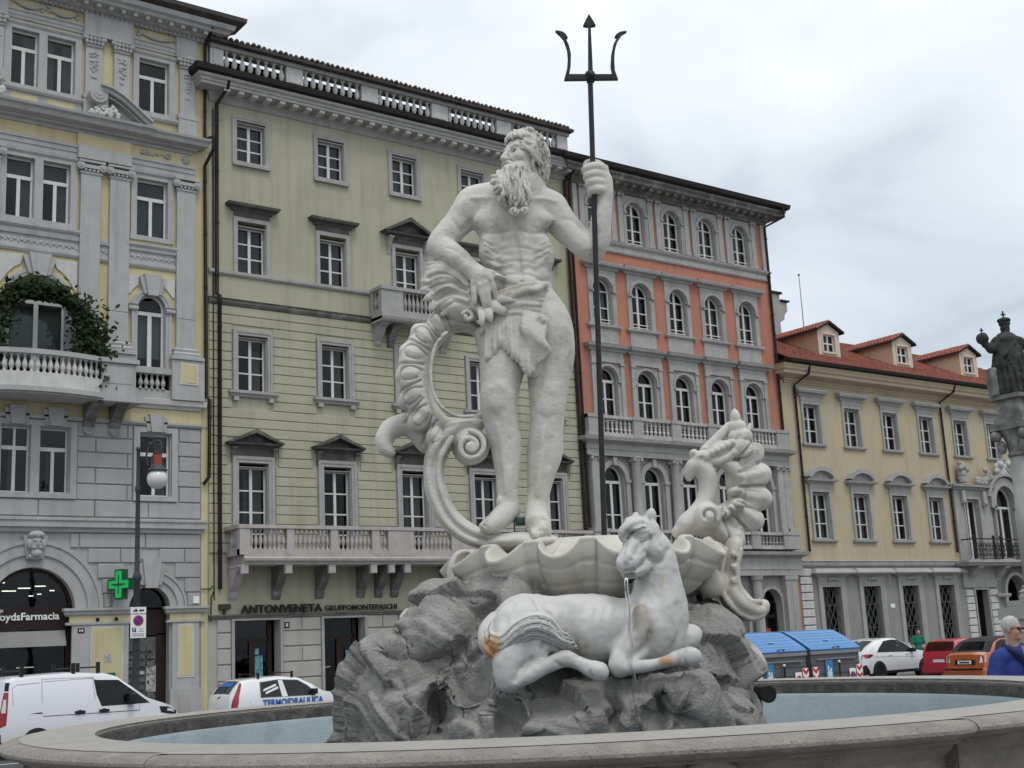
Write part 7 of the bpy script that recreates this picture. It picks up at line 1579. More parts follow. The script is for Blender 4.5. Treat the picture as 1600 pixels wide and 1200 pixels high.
    # volute
    c.pell(735, 697, .03, 29, .16, 29, .01); P([(735 + (24 - 1.15 * k) * math.cos(-1.6 + .62 * k), 697 + (24 - 1.15 * k) * math.sin(-1.6 + .62 * k), -.125 - .0012 * k, 4.0) for k in range(18)], .005, 3); c.pell(735, 697, -.145, 7, .02, 7, .006)
    # lower C band: outer ridge, inner ridge
    lo = [(750, 664, .03, 8), (722, 668, .03, 11), (698, 684, .03, 14), (682, 712, .03, 15), (678, 745, .03, 15), (686, 780, .03, 15), (704, 812, .03, 15), (732, 834, .03, 15), (768, 845, .02, 13), (805, 848, .0, 10)]
    P(lo, .015, 5, 2.2); ed = [(x + 0, y, -.115 + .0 * i, 4) for i, (x, y, d, r) in enumerate(lo[1:-1])]
    P([(x - 9 + i * .6, y + i * 1.0, -.112, 4.6) for i, (x, y, d, r) in enumerate(lo[2:-1])], .006, 5); P([(x + 8 - i * .4, y - i * .9, -.112, 4.2) for i, (x, y, d, r) in enumerate(lo[2:-1])], .006, 5)
    # horn behind
    P([(668, 690, .14, 18), (652, 672, .14, 17), (632, 664, .13, 16), (611, 671, .11, 15), (601, 686, .09, 13), (602, 700, .07, 10), (611, 708, .06, 6)], .015, 5, 1.2)
    fput(T, 'scroll_body', c.mesh('scroll_body', 'marble', emboss(eng, rough(.003, 12)), relax=1))
    # ---------------- right-hand ornament: shell wings and scrolls
    T = fthing('shell_ornament', 'carved marble ornament of shells and scrolls standing behind the horse', 'ornament', LP(1110, 850, .1)[2])
    c = Carve(*bounds(1045, 1215, 630, 855, -.12, .36, .03), .0065); P = c.pch
    eg = []
    fan = [(1158, 690, 55, 27), (1170, 713, 34, 31), (1177, 744, 12, 33), (1178, 778, -10, 33), (1168, 807, -38, 32), (1146, 823, -72, 28)]
    c.pell(1160, 758, .11, 26, .045, 66, .01)
    for k, (x, y, a, w) in enumerate(fan):
        ca, sa = math.cos(math.radians(a)), math.sin(math.radians(a))
        c.pell(x - 4 * ca, y + 4 * sa, .1 + .012 * (k % 2), w * .98, .05, w * .66, .006, -a); q = lambda r, tt: (x + ca * r + sa * tt, y - sa * r + ca * tt)
        eg.append(([q(-24, -1), q(12, -2)], 6, .010, .1)); eg.append(([q(-30, w * .42), q(-4, w * .50), q(22, w * .60)], 1.5, -.024, .1)); eg.append(([q(-26, -7), q(2, -9)], 1.6, -.007, .1))
    P([(1150, 845, .1, 14), (1120, 826, .1, 16), (1092, 818, .1, 17), (1075, 822, .1, 14), (1058, 832, .1, 8)], .015, 5, 1.5)                 # foot
    P([(1072, 820, .08, 14), (1098, 790, .08, 13), (1106, 765, .08, 13), (1103, 740, .08, 14), (1088, 728, .08, 13), (1078, 738, .06, 8), (1077, 747, .05, 4)], .012, 5, 1.6)     # neck and curled head
    c.pell(1096, 716, .06, 16, .08, 12, .01, -20); c.pell(1096, 716, -.03, 6, .03, 5, .006, op='sub'); c.pell(1084, 709, .06, 7, .05, 7, .006); c.pell(1101, 703, .06, 7, .05, 7, .006)
    P([(1108, 718, .08, 9), (1130, 722, .08, 9), (1150, 738, .08, 10), (1156, 762, .08, 9), (1147, 786, .08, 9), (1128, 800, .08, 10)], .012, 5, 1.5)                              # ring round the hole
    c.pell(1106, 806, .0, 21, .10, 21, .01); P([(1106 + (17 - 1.0 * k) * math.cos(.4 - .6 * k), 806 + (17 - 1.0 * k) * math.sin(.4 - .6 * k), -.095 - .001 * k, 3.2) for k in range(15)], .005, 3); c.pell(1108, 808, -.1, 6, .03, 6, .005)
    c.pell(1147, 768, .02, 11, .06, 7, .006, -10); c.pell(1152, 787, .02, 12, .06, 8, .006, 10); P([(1128, 800, .02, 6), (1145, 796, .02, 6), (1160, 786, .03, 5)], .008)
    for x, y, r in ((1124, 797, 7), (1133, 803, 7), (1142, 795, 7), (1120, 808, 6)): c.pell(x, y, .01, r, .04, r, .006)
    P([(1100, 704, .1, 6), (1114, 692, .1, 7), (1130, 676, .1, 7), (1140, 664, .1, 5)], .01); c.pell(1128, 703, .07, 24, .06, 13, .01, -25)
    for k in range(5): c.pell(1112 + 8 * k, 708 - 4 * k, .02, 7, .03, 6, .005)
    P([(1108, 722, .04, 5), (1126, 720, .03, 6), (1146, 708, .03, 6), (1158, 692, .05, 5)], .006)
    for k, (x, y, w, h) in enumerate(((1149, 654, 8, 15), (1152, 668, 14, 13), (1156, 682, 18, 14), (1156, 700, 20, 15))): c.pell(x, y, .09 - .012 * k, w, .05, h, .002)
    P([(1147, 655, .1, 6), (1148, 644, .1, 3), (1147, 639, .1, 1)], .005); P([(1170, 672, .14, 4), (1172, 662, .14, 2)], .005)
    fput(T, 'ornament_body', c.mesh('ornament_body', 'marble', emboss(eg, rough(.002, 14))))
    # lower right: curled leaf and ball under the shell, broken pieces
    T = fthing('curled_leaf_bracket', 'curled marble leaf bracket with a ball below the shell ornament', 'ornament', LP(1150, 950, .0)[2])
    c = Carve(*bounds(1075, 1215, 835, 1045, -.3, .3, .03), .009); P = c.pch
    P([(1148, 850, .02, 12), (1142, 872, .02, 13), (1138, 900, .02, 14), (1142, 926, .02, 17), (1156, 945, .02, 18), (1175, 955, .02, 14), (1190, 952, .02, 9), (1194, 944, .02, 6)], .015, 5, 2.2)
    P([(1134, 858, -.12, 4), (1128, 890, -.12, 4), (1130, 925, -.12, 4), (1146, 950, -.12, 4), (1172, 966, -.1, 4), (1192, 962, -.06, 4)], .006); P([(1158, 858, -.12, 4), (1152, 890, -.12, 4), (1156, 918, -.12, 4), (1170, 938, -.12, 4), (1188, 940, -.08, 4)], .006)
    for y in (866, 886, 908): c.pell(1146, y, -.125, 5, .02, 6, .005)
    c.pell(1114, 912, -.08, 22, .085, 22, .01); c.pell(1192, 946, .0, 9, .07, 9, .005); c.pell(1095, 905, .05, 30, .15, 22, .03)
    fput(T, 'leaf_body', c.mesh('leaf_body', 'marble_warm', rough(.002, 14), relax=1))
    T = fthing('broken_fin', 'worn marble fins on the right flank of the rock', 'ornament', LP(1160, 1030, .0)[2])
    c = Carve(*bounds(1125, 1210, 955, 1110, -.3, .3, .03), .01); c.pell(1150, 1000, .0, 12, .12, 40, .015, 8); c.pell(1172, 1022, .05, 14, .10, 34, .015, -38); c.pell(1148, 985, .12, 16, .1, 24, .015)
    fput(T, 'fin', c.mesh('fin', 'marble_warm', rough(.004, 10), relax=1))
    M('lamp_black', (.02, .02, .02), .5, .3, 20); T = fthing('basin_floodlight', 'dark round floodlight fixed to the right side of the rock', 'lamp', LP(1190, 1085, .0)[2])
    a = LP(1180, 1080, .05); b = LP(1199, 1085, -.08); mb = MB().tube([a, b], [.034, .045], 14); fput(T, 'housing', mb.data('housing', 'lamp_black', smooth=40)); mb = MB().tube([b, b + np.array((.004, -.02, 0))], [.048, .048], 14); fput(T, 'lens_ring', mb.data('lens_ring', 'iron', smooth=40))
build_fountain()
# ================================================================== vehicles
def lin(P, x):
    if x <= P[0][0]: return P[0][1]
    for (a, b), (c, d) in zip(P[:-1], P[1:]):
        if x <= c: return b + (d - b) * (x - a) / max(c - a, 1e-9)
    return P[-1][1]
M('car_white', (.72, .73, .74), .28, .02, 2, coat=.8, spec=.5); M('car_red', (.42, .02, .04), .3, .03, 2, coat=.8, spec=.5); M('car_orange', (.42, .10, .03), .32, .04, 2, coat=.8, spec=.5); M('car_trim', (.015, .015, .016), .5, .1, 9)
M('tyre', (.015, .015, .015), .85, .2, 20); M('rim_alloy', (.25, .25, .26), .35, .1, 9, metal=.6); M('rim_black', (.03, .03, .032), .4, .1, 9, metal=.4); M('tail_red', (.30, .01, .015), .2, .05, 9, spec=.6, coat=.5); M('lamp_clear', (.6, .62, .64), .12, .1, 20, spec=.7, coat=.6); M('plate_white', (.75, .75, .74), .5, .02); M('plate_text', (.05, .05, .06), .6, .02); M('sticker_blue', (.04, .14, .42), .5, .1, 9); M('seam', (.08, .08, .085), .6, .05); M('soft_top', (.03, .03, .033), .8, .15, 9, .2, 80)
glass('car_glass', (.32, .37, .36))
class Car:
    def __init__(s, name, label, px, py, depth, head, L, W, top, belt, zb, paint, tumble=.17, z0=None, nose=.3, tailr=.15):
        p = at_depth(px, py, depth); z = GZ + .004 if z0 is None else z0
        s.T = Thing(name, label, 'van' if 'van' in name else 'car', (p.x, p.y, z)); s.T.e.rotation_euler = (0, 0, head); s.L, s.W, s.top, s.belt, s.zb, s.tm, s.nose, s.tailr = L, W, top, belt, zb, tumble, nose, tailr
        mb = MB(); rings = []; N_ = 64
        for i in range(N_ + 1):
            x = L * i / N_; rings.append(s.ring(x))
        mb.loft(rings, True, True); s.body = s.add('body', mb, paint, smooth=40)
    def add(s, name, mb, mat, parent=None, smooth=False):
        return put(name, mb.data(name, mat, (s.L / 2, 0, 0), smooth), parent or s.T.e)
    def w(s, x):
        e = 1.
        if x < s.tailr * 2: e = 1 - .13 * (1 - x / (s.tailr * 2)) ** 2
        if x > s.L - s.nose * 2: e = 1 - .28 * ((x - s.L + s.nose * 2) / (s.nose * 2)) ** 2.2
        return s.W / 2 * e
    def wt(s, x):
        h = lin(s.top, x) - lin(s.belt, x); return s.w(x) * (1 - s.tm * min(1, max(0, h) / .5)) if h > .07 else s.w(x) * .93
    def sy(s, x, z):
        b, t = lin(s.belt, x), lin(s.top, x)
        if z <= b: f = max(0., (z - s.zb) / max(.1, b - s.zb)); return s.w(x) * (1.0 - .015 * f) if f > .2 else s.w(x) * (.965 + .035 * f / .2)
        return s.w(x) * .985 + (s.wt(x) - s.w(x) * .985) * min(1, (z - b) / max(.02, t - b))
    def ring(s, x):
        b, t, w, wt, zb = lin(s.belt, x), lin(s.top, x), s.w(x), s.wt(x), s.zb; b = min(b, t - .015)
        H_ = [(w * .80, zb), (w * .965, zb + .04), (w, zb + .2 * (b - zb)), (w, zb + .6 * (b - zb)), (w * .985, b), (wt + (w * .985 - wt) * .12, t - (t - b) * .12), (wt * .96, t - .012), (wt * .80, t + .012), (wt * .4, t + .022)]
        return [(x, -p[0], p[1]) for p in H_] + [(x, p[0], p[1]) for p in H_[::-1]]
    def side(s, name, poly, mat, off=.006, parent=None, sides=(-1,), n=6, smooth=False):
        """plate following the flank: poly = [(x,z)...] outline, subdivided"""
        for sd in sides:
            P = []
            for (a, b), (c, d) in zip(poly, poly[1:] + poly[:1]):
                for k in range(n): P.append((a + (c - a) * k / n, b + (d - b) * k / n))
            cx = sum(p[0] for p in P) / len(P); cz = sum(p[1] for p in P) / len(P); m = len(P); vs = [(p[0], sd * (s.sy(*p) + off), p[1]) for p in P]
            inner = [((p[0] + cx) / 2, (p[1] + cz) / 2) for p in P]; vs += [(p[0], sd * (s.sy(*p) + off), p[1]) for p in inner] + [(cx, sd * (s.sy(cx, cz) + off), cz)]
            s.add(name, MB().add(vs, [(i, (i + 1) % m, m + (i + 1) % m, m + i) for i in range(m)] + [(m + i, m + (i + 1) % m, 2 * m) for i in range(m)]), mat, parent, smooth=True)
    def line(s, name, pts, r, mat, sides=(-1,)):
        for sd in sides: s.add(name, MB().tube([(x, sd * (s.sy(x, z) + .002), z) for x, z in pts], r, 5), mat)
    def wheels(s, xs, r, rim, wd=.2, arch=1.13):
        for x in xs:
            for sd in (-1, 1):
                y = s.W / 2 - .03
                mb = MB(); n = 24; vs = [(x + r * arch * math.cos(2 * PI * k / n), sd * (y + .033), r + r * arch * math.sin(2 * PI * k / n)) for k in range(n)]; s.add('wheel_arch', mb.add(vs, [tuple(range(n)) if sd < 0 else tuple(range(n - 1, -1, -1))]), 'car_trim')
                prof = [(r * .62, -.01), (r * .66, .05), (r * .93, .055), (r, .03), (r, -wd)]; mb = MB(); vs = []; n = 28
                for q, o in prof: vs += [(x + q * math.cos(2 * PI * k / n), sd * (y + o), r + q * math.sin(2 * PI * k / n)) for k in range(n)]
                mb.add(vs, [(j * n + k, j * n + (k + 1) % n, (j + 1) * n + (k + 1) % n, (j + 1) * n + k) for j in range(len(prof) - 1) for k in range(n)]); wh = s.add('wheel', mb, 'tyre', smooth=35)
                mb = MB(); q = r * .63
                for k in range(5):
                    a = 2 * PI * k / 5 + .3; da = .16; pts = [(.18, a - .35), (1, a - da), (1, a + da), (.18, a + .35)]; mb.add([(x + q * u * math.cos(v), sd * (y + .045 - .02 * (1 - u)), r + q * u * math.sin(v)) for u, v in pts], [(0, 1, 2, 3)])
                vs = [(x + q * f * math.cos(2 * PI * k / n), sd * (y + o), r + q * f * math.sin(2 * PI * k / n)) for f, o in ((1, .05), (.9, .03)) for k in range(n)]; mb.add(vs, [(k, (k + 1) % n, n + (k + 1) % n, n + k) for k in range(n)])
                vs = [(x + q * .25 * math.cos(2 * PI * k / 12), sd * (y + .04), r + q * .25 * math.sin(2 * PI * k / 12)) for k in range(12)]; mb.add(vs, [tuple(range(12))]); s.add('rim', mb, rim, wh)
    def top_panel(s, name, x0, x1, f, mat, off=.012, n=8):
        vs = []
        for i in range(n + 1):
            x = x0 + (x1 - x0) * i / n; t = lin(s.top, x) + off
            for u in (-1, -.8, -.4, 0, .4, .8, 1): vs.append((x, u * s.wt(x) * f, t + (.020 if abs(u) < .5 else (.010 if abs(u) < .9 else -.012))))
        s.add(name, MB().add(vs, [(i * 7 + k, i * 7 + 7 + k, i * 7 + 8 + k, i * 7 + k + 1) for i in range(n) for k in range(6)]), mat, smooth=True)
    def end_panel(s, name, pts, mat, rear=True, off=.01):
        """plate on the rear face: pts = (y,z)"""
        vs = []
        for y, z in pts:
            x = 0
            for k in range(60):
                x = s.L * k / 240
                if lin(s.top, x) >= z: break
            f = (abs(y) / (s.W / 2)) ** 3; vs.append((x - off + .10 * f, y, z))
        s.add(name, MB().add(vs, [tuple(range(len(vs)))[::-1]]), mat)
def build_vehicles():
    # ---------------- white panel van, left
    top = [(0, .5), (.02, 1.25), (.10, 1.78), (.35, 1.86), (1.6, 1.90), (2.45, 1.85), (2.75, 1.76), (3.1, 1.52), (3.5, 1.22), (3.75, 1.12), (4.15, .98), (4.36, .80), (4.42, .55)]
    belt = [(0, .5), (.05, 1.1), (.3, 1.12), (2.9, 1.08), (3.5, 1.06), (3.8, .98), (4.2, .85), (4.42, .5)]
    c = Car('delivery_van', 'white panel van parked before the pharmacy arch, a roof rack on top', 130, 1095, 31.2, 0, 4.42, 1.83, top, belt, .28, 'car_white', .10, nose=.4)
    c.side('side_window', [(2.42, 1.12), (2.30, 1.35), (2.24, 1.66), (2.75, 1.63), (3.0, 1.46), (3.22, 1.30), (3.22, 1.12)], 'car_glass', sides=(-1, 1)); c.side('quarter_window', [(3.25, 1.12), (3.25, 1.27), (3.52, 1.10)], 'car_trim', sides=(-1, 1)); c.side('window_trim', [(2.36, 1.07), (2.24, 1.36), (2.18, 1.70), (2.78, 1.67), (3.1, 1.44), (3.56, 1.08)], 'car_trim', .003, sides=(-1, 1))
    c.top_panel('windscreen', 2.80, 3.48, .92, 'car_glass'); c.wheels((.86, 3.52), .32, 'rim_alloy')
    c.side('tail_light', [(.02, .72), (.03, 1.05), (.10, 1.52), (.20, 1.52), (.16, .78)], 'tail_red', .01, sides=(-1, 1)); c.side('tail_light_clear', [(.05, 1.06), (.10, 1.36), (.15, 1.36), (.14, 1.06)], 'lamp_clear', .016, sides=(-1, 1)); c.side('rear_glass_edge', [(.11, 1.55), (.13, 1.74), (.22, 1.74), (.2, 1.55)], 'car_trim', .008, sides=(-1, 1))
    c.side('headlight', [(3.85, .83), (3.8, .98), (4.05, .96), (4.3, .84), (4.3, .74)], 'car_trim', .012, sides=(-1, 1)); c.side('headlight_lens', [(4.0, .86), (4.03, .93), (4.2, .88), (4.24, .82)], 'lamp_clear', .018, sides=(-1, 1))
    for pts in ([(.95, 1.82), (.96, 1.3), (.98, .6)], [(2.15, 1.80), (2.2, 1.3), (2.24, .5)], [(3.3, 1.06), (3.28, .6)], [(.98, 1.72), (2.15, 1.74)], [(.1, .97), (.98, .99)], [(2.22, 1.70), (2.12, 1.76), (.97, 1.78)], [(.3, 1.2), (.28, 1.62), (.4, 1.68), (.9, 1.7)]): c.line('door_seam', pts, .004, 'seam')
    c.line('slide_rail', [(.12, .995), (.96, 1.01)], .016, 'car_trim'); c.line('waist_crease', [(.98, .93), (2.2, .92), (3.3, .92)], .010, 'seam')
    for x in (1.72, 2.3): 
        y = -(c.sy(x, .97) + .015); c.add('door_handle', MB().box(x, x + .24, y - .03, y + .01, .94, 1.0).ball((x + .12, y, .97), .055, 8, 6, (1.4, .4, 1)), 'car_trim', smooth=40)
    y = -(c.sy(3.1, 1.2)); c.add('wing_mirror', MB().bev(2.98, 3.14, y - .24, y - .03, 1.08, 1.34, .03).box(3.0, 3.1, y - .05, y + .02, 1.1, 1.16), 'car_trim'); c.side('fuel_cap', [(.62, .88), (.62, 1.0), (.78, 1.0), (.78, .88)], 'car_white', .008)
    for x in (.5, 1.7, 2.3):
        c.add('roof_bar', MB().box(x - .03, x + .03, -.78, .78, 1.98, 2.02).box(x - .04, x + .04, -.80, -.72, 1.86, 2.12).box(x - .04, x + .04, .72, .80, 1.86, 2.12), 'car_trim')
    c.add('bumper', MB().bev(-.04, .12, -.84, .84, .35, .6, .03), 'car_trim'); c.side('sill_trim', [(1.3, .3), (1.3, .42), (3.1, .42), (3.1, .3)], 'car_trim', .006, sides=(-1, 1)); c.add('seat', MB().bev(2.4, 2.6, -.7, -.2, .9, 1.55, .05).bev(2.42, 2.5, -.6, -.35, 1.55, 1.72, .03).tube([(2.95, -.55 + .18 * math.cos(k * .5), 1.15 + .18 * math.sin(k * .5)) for k in range(14)], .02, 6), 'car_trim')
    # ---------------- white hatchback with lettering
    top = [(0, .55), (.02, .95), (.25, 1.25), (.45, 1.42), (.8, 1.46), (1.6, 1.49), (2.2, 1.43), (2.6, 1.24), (2.95, 1.02), (3.3, .96), (3.65, .84), (3.8, .62)]
    belt = [(0, .55), (.05, .86), (.5, .95), (2.8, .90), (3.2, .88), (3.6, .78), (3.8, .55)]
    c = Car('hatchback', 'white hatchback with blue lettering on its side parked by the bank', 437, 1075, 36.8, 0, 3.84, 1.62, top, belt, .22, 'car_white', .20, nose=.35)
    c.side('rear_side_window', [(.98, .96), (1.0, 1.34), (1.52, 1.38), (1.62, .95)], 'car_glass', sides=(-1, 1)); c.side('front_side_window', [(1.78, .95), (1.66, 1.38), (2.15, 1.34), (2.42, 1.18), (2.62, .99), (2.6, .94)], 'car_glass', sides=(-1, 1)); c.side('window_trim', [(.94, .93), (.96, 1.36), (1.5, 1.41), (2.15, 1.37), (2.45, 1.2), (2.68, .98), (2.64, .91)], 'seam', .003, sides=(-1, 1))
    c.side('window_pillar', [(1.60, .93), (1.52, 1.39), (1.66, 1.39), (1.78, .93)], 'car_white', .009, sides=(-1, 1)); c.side('decal', [(1.04, 1.10), (1.05, 1.16), (1.45, 1.30), (1.46, 1.24)], 'plate_white', .012); c.side('decal', [(1.10, 1.02), (1.11, 1.08), (1.5, 1.22), (1.51, 1.16)], 'plate_white', .012)
    c.top_panel('windscreen', 2.24, 2.9, .9, 'car_glass'); c.top_panel('rear_window', .10, .42, .86, 'car_glass'); c.top_panel('rear_decal', .24, .36, .6, 'sticker_blue', .02); c.wheels((.68, 3.1), .29, 'rim_alloy')
    c.side('tail_light', [(.06, .68), (.10, .9), (.34, 1.36), (.42, 1.36), (.30, 1.0), (.24, .68)], 'tail_red', .012, sides=(-1, 1)); c.end_panel('plate', [(-.26, .62), (.26, .62), (.26, .73), (-.26, .73)], 'plate_white')
    c.add('rear_wiper', MB().tube([(.03, .1, .97), (.12, -.35, 1.08)], .012, 6).tube([(.14, -.2, 1.12), (.27, -.4, 1.26)], .01, 5).tube([(.13, -.1, 1.12), (.26, -.28, 1.26)], .01, 5), 'car_trim'); y = -(c.sy(2.6, 1.0)); c.add('wing_mirror', MB().bev(2.52, 2.66, y - .2, y - .02, .95, 1.1, .03), 'car_trim')
    for pts in ([(1.7, 1.4), (1.72, .5)], [(2.62, .93), (2.6, .4)], [(.62, .88), (.62, .74), (.80, .74)]): c.line('door_seam', pts, .004, 'seam')
    for x in (.95, 2.0): c.add('roof_bar', MB().box(x - .025, x + .025, -.62, .62, 1.57, 1.60).box(x - .03, x + .03, -.64, -.58, 1.45, 1.62).box(x - .03, x + .03, .58, .64, 1.45, 1.62), 'car_trim')
    tm = text_mesh('TERMOIDRAULICA', .26, 'sticker_blue', .004, .008); k = 1.9 / mesh_w(tm); put('side_lettering', tm, c.T.e, (1.0 - c.L / 2, -(c.W / 2 + .012), .70), (PI / 2, 0, 0), (k, .95, 1))
    c.add('bumper', MB().bev(-.05, .1, -.76, .76, .3, .56, .03), 'car_white'); c.line('waist_crease', [(.3, .66), (3.3, .64)], .008, 'seam')
    # ---------------- white coupe SUV
    top = [(0, .55), (.03, .95), (.22, 1.12), (.55, 1.32), (1.2, 1.56), (1.8, 1.62), (2.3, 1.60), (2.8, 1.42), (3.3, 1.14), (3.7, 1.08), (4.2, .98), (4.55, .82), (4.67, .6)]
    belt = [(0, .55), (.05, .9), (.5, 1.06), (1.0, 1.08), (3.2, 1.02), (3.8, .98), (4.3, .88), (4.67, .55)]
    c = Car('white_suv', 'white coupe-roofed SUV parked beside the blue bins', 1378, 1024, 50.5, 0, 4.67, 1.88, top, belt, .28, 'car_white', .20, nose=.4)
    c.side('side_window', [(.95, 1.12), (1.1, 1.24), (1.5, 1.48), (1.95, 1.52), (2.0, 1.08)], 'car_glass', sides=(-1, 1)); c.side('side_window', [(2.05, 1.08), (2.0, 1.52), (2.35, 1.51), (2.8, 1.32), (3.15, 1.08)], 'car_glass', sides=(-1, 1)); c.side('window_trim', [(.86, 1.1), (1.1, 1.28), (1.5, 1.52), (2.0, 1.56), (2.38, 1.54), (2.84, 1.34), (3.25, 1.05)], 'car_trim', .003, sides=(-1, 1))
    c.top_panel('windscreen', 2.4, 3.22, .88, 'car_glass'); c.top_panel('rear_window', .26, 1.1, .84, 'car_glass'); c.wheels((.92, 3.75), .37, 'rim_black', .24)
    c.side('tail_light', [(.03, .90), (.06, 1.04), (.45, 1.06), (.62, 1.0), (.4, .92)], 'tail_red', .012, sides=(-1, 1)); c.side('rear_trim', [(.03, .3), (.02, .62), (.16, .66), (.3, .45), (.34, .3)], 'car_trim', .012, sides=(-1, 1)); c.side('headlight', [(4.2, .78), (4.25, .88), (4.5, .8), (4.52, .72)], 'lamp_clear', .012, sides=(-1, 1))
    for pts in ([(2.03, 1.08), (2.08, .5)], [(1.05, 1.1), (1.35, .75), (1.4, .4)], [(3.2, 1.04), (3.22, .5)], [(.7, .94), (2.0, .9), (3.3, .86)]): c.line('door_seam', pts, .007, 'seam')
    y = -(c.sy(3.0, 1.1)); c.add('wing_mirror', MB().bev(2.9, 3.08, y - .22, y - .02, 1.05, 1.2, .03), 'car_trim'); c.side('sill_trim', [(1.35, .3), (1.35, .4), (3.3, .4), (3.3, .3)], 'car_trim', .005, sides=(-1, 1)); c.end_panel('plate', [(-.26, .7), (.26, .7), (.26, .82), (-.26, .82)], 'plate_white'); c.add('roof_fin', MB().prism([(.9, 1.5), (1.15, 1.58), (1.15, 1.48)], -.02, .02, 'y'), 'car_white')
    for x in (1.55, 2.6): y = -(c.sy(x, .98) + .01); c.add('door_handle', MB().box(x, x + .2, y - .015, y + .01, .96, .99), 'car_white')
    # ---------------- red hatchback, partly hidden
    top = [(0, .6), (.03, .98), (.25, 1.38), (.5, 1.46), (1.5, 1.5), (2.2, 1.42), (2.9, 1.0), (3.5, .86), (3.7, .6)]; belt = [(0, .6), (.05, .95), (2.8, .92), (3.5, .78), (3.7, .55)]
    h = 0.
    c = Car('red_hatchback', 'red hatchback half hidden between the white SUV and the orange convertible', 1512, 1022, 48.5, h, 3.7, 1.62, top, belt, .24, 'car_red', .18, tailr=.25)
    c.top_panel('rear_window', .06, .27, .86, 'car_glass', .02); c.side('side_window', [(.5, 1.0), (.55, 1.36), (1.5, 1.4), (1.6, .98)], 'car_glass', sides=(-1, 1)); c.side('front_window', [(1.68, .98), (1.6, 1.4), (2.1, 1.34), (2.6, .98)], 'car_glass', sides=(-1, 1)); c.side('tail_light', [(.04, .72), (.06, .98), (.16, .98), (.18, .72)], 'tail_red', .012, sides=(-1, 1)); c.wheels((.65, 3.0), .29, 'rim_alloy'); c.end_panel('plate', [(-.25, .66), (.25, .66), (.25, .77), (-.25, .77)], 'plate_white', off=.03); c.add('bumper', MB().bev(-.06, .1, -.74, .74, .3, .56, .04), 'car_red')
    # ---------------- orange convertible, rear view
    top = [(0, .55), (.02, .85), (.06, 1.02), (.16, 1.06), (.30, 1.10), (.62, 1.40), (.95, 1.52), (1.7, 1.55), (2.3, 1.46), (2.9, 1.08), (3.5, .92), (3.85, .62)]; belt = [(0, .55), (.04, .95), (.3, 1.04), (2.9, .98), (3.5, .84), (3.85, .55)]
    h = math.radians(-6)
    c = Car('orange_convertible', 'burnt orange compact car with black soft top, seen from behind', 1569, 1018, 42.0, h, 3.93, 1.70, top, belt, .24, 'car_orange', .20, tailr=.3)
    c.top_panel('soft_top', .60, 2.32, .97, 'soft_top', .02); c.top_panel('rear_window', .34, .62, .78, 'car_glass', .02); c.top_panel('rear_frame', .28, .66, .97, 'soft_top', .008); c.side('side_window', [(.75, 1.06), (.95, 1.40), (1.55, 1.44), (1.6, 1.04)], 'car_glass', sides=(-1, 1)); c.side('front_window', [(1.66, 1.03), (1.62, 1.44), (2.15, 1.40), (2.7, 1.02)], 'car_glass', sides=(-1, 1)); c.side('roof_rail', [(.45, 1.08), (.72, 1.40), (.98, 1.48), (2.3, 1.46), (2.25, 1.42), (1.0, 1.43), (.85, 1.38), (.62, 1.08)], 'soft_top', .012, sides=(-1, 1))
    c.end_panel('plate_recess', [(-.40, .72), (.40, .72), (.40, .88), (-.40, .88)], 'car_trim', off=.03); c.end_panel('plate', [(-.27, .745), (.27, .745), (.27, .855), (-.27, .855)], 'plate_white', off=.04); c.end_panel('plate_characters', [(-.2, .775), (.2, .775), (.2, .825), (-.2, .825)], 'plate_text', off=.044)
    for sd in (-1, 1): c.end_panel('tail_light', [(sd * .58, .78), (sd * .80, .80), (sd * .80, 1.0), (sd * .62, .99)][::sd], 'lamp_clear', off=.05)
    c.add('bumper', MB().bev(-.10, .12, -.80, .80, .32, .62, .05), 'car_orange'); c.add('bumper_strip', MB().box(-.115, -.09, -.76, .76, .56, .61), 'car_trim'); c.wheels((.7, 3.15), .30, 'rim_alloy'); c.add('badge', MB().prism([(-.06, .93), (0, .98), (.06, .93), (0, .95)], -.03, -.02, 'x'), 'rim_alloy')
    y = -(c.sy(2.6, 1.05)); c.add('wing_mirror', MB().bev(2.5, 2.65, y - .2, y - .02, 1.0, 1.14, .03), 'car_trim')
build_vehicles()
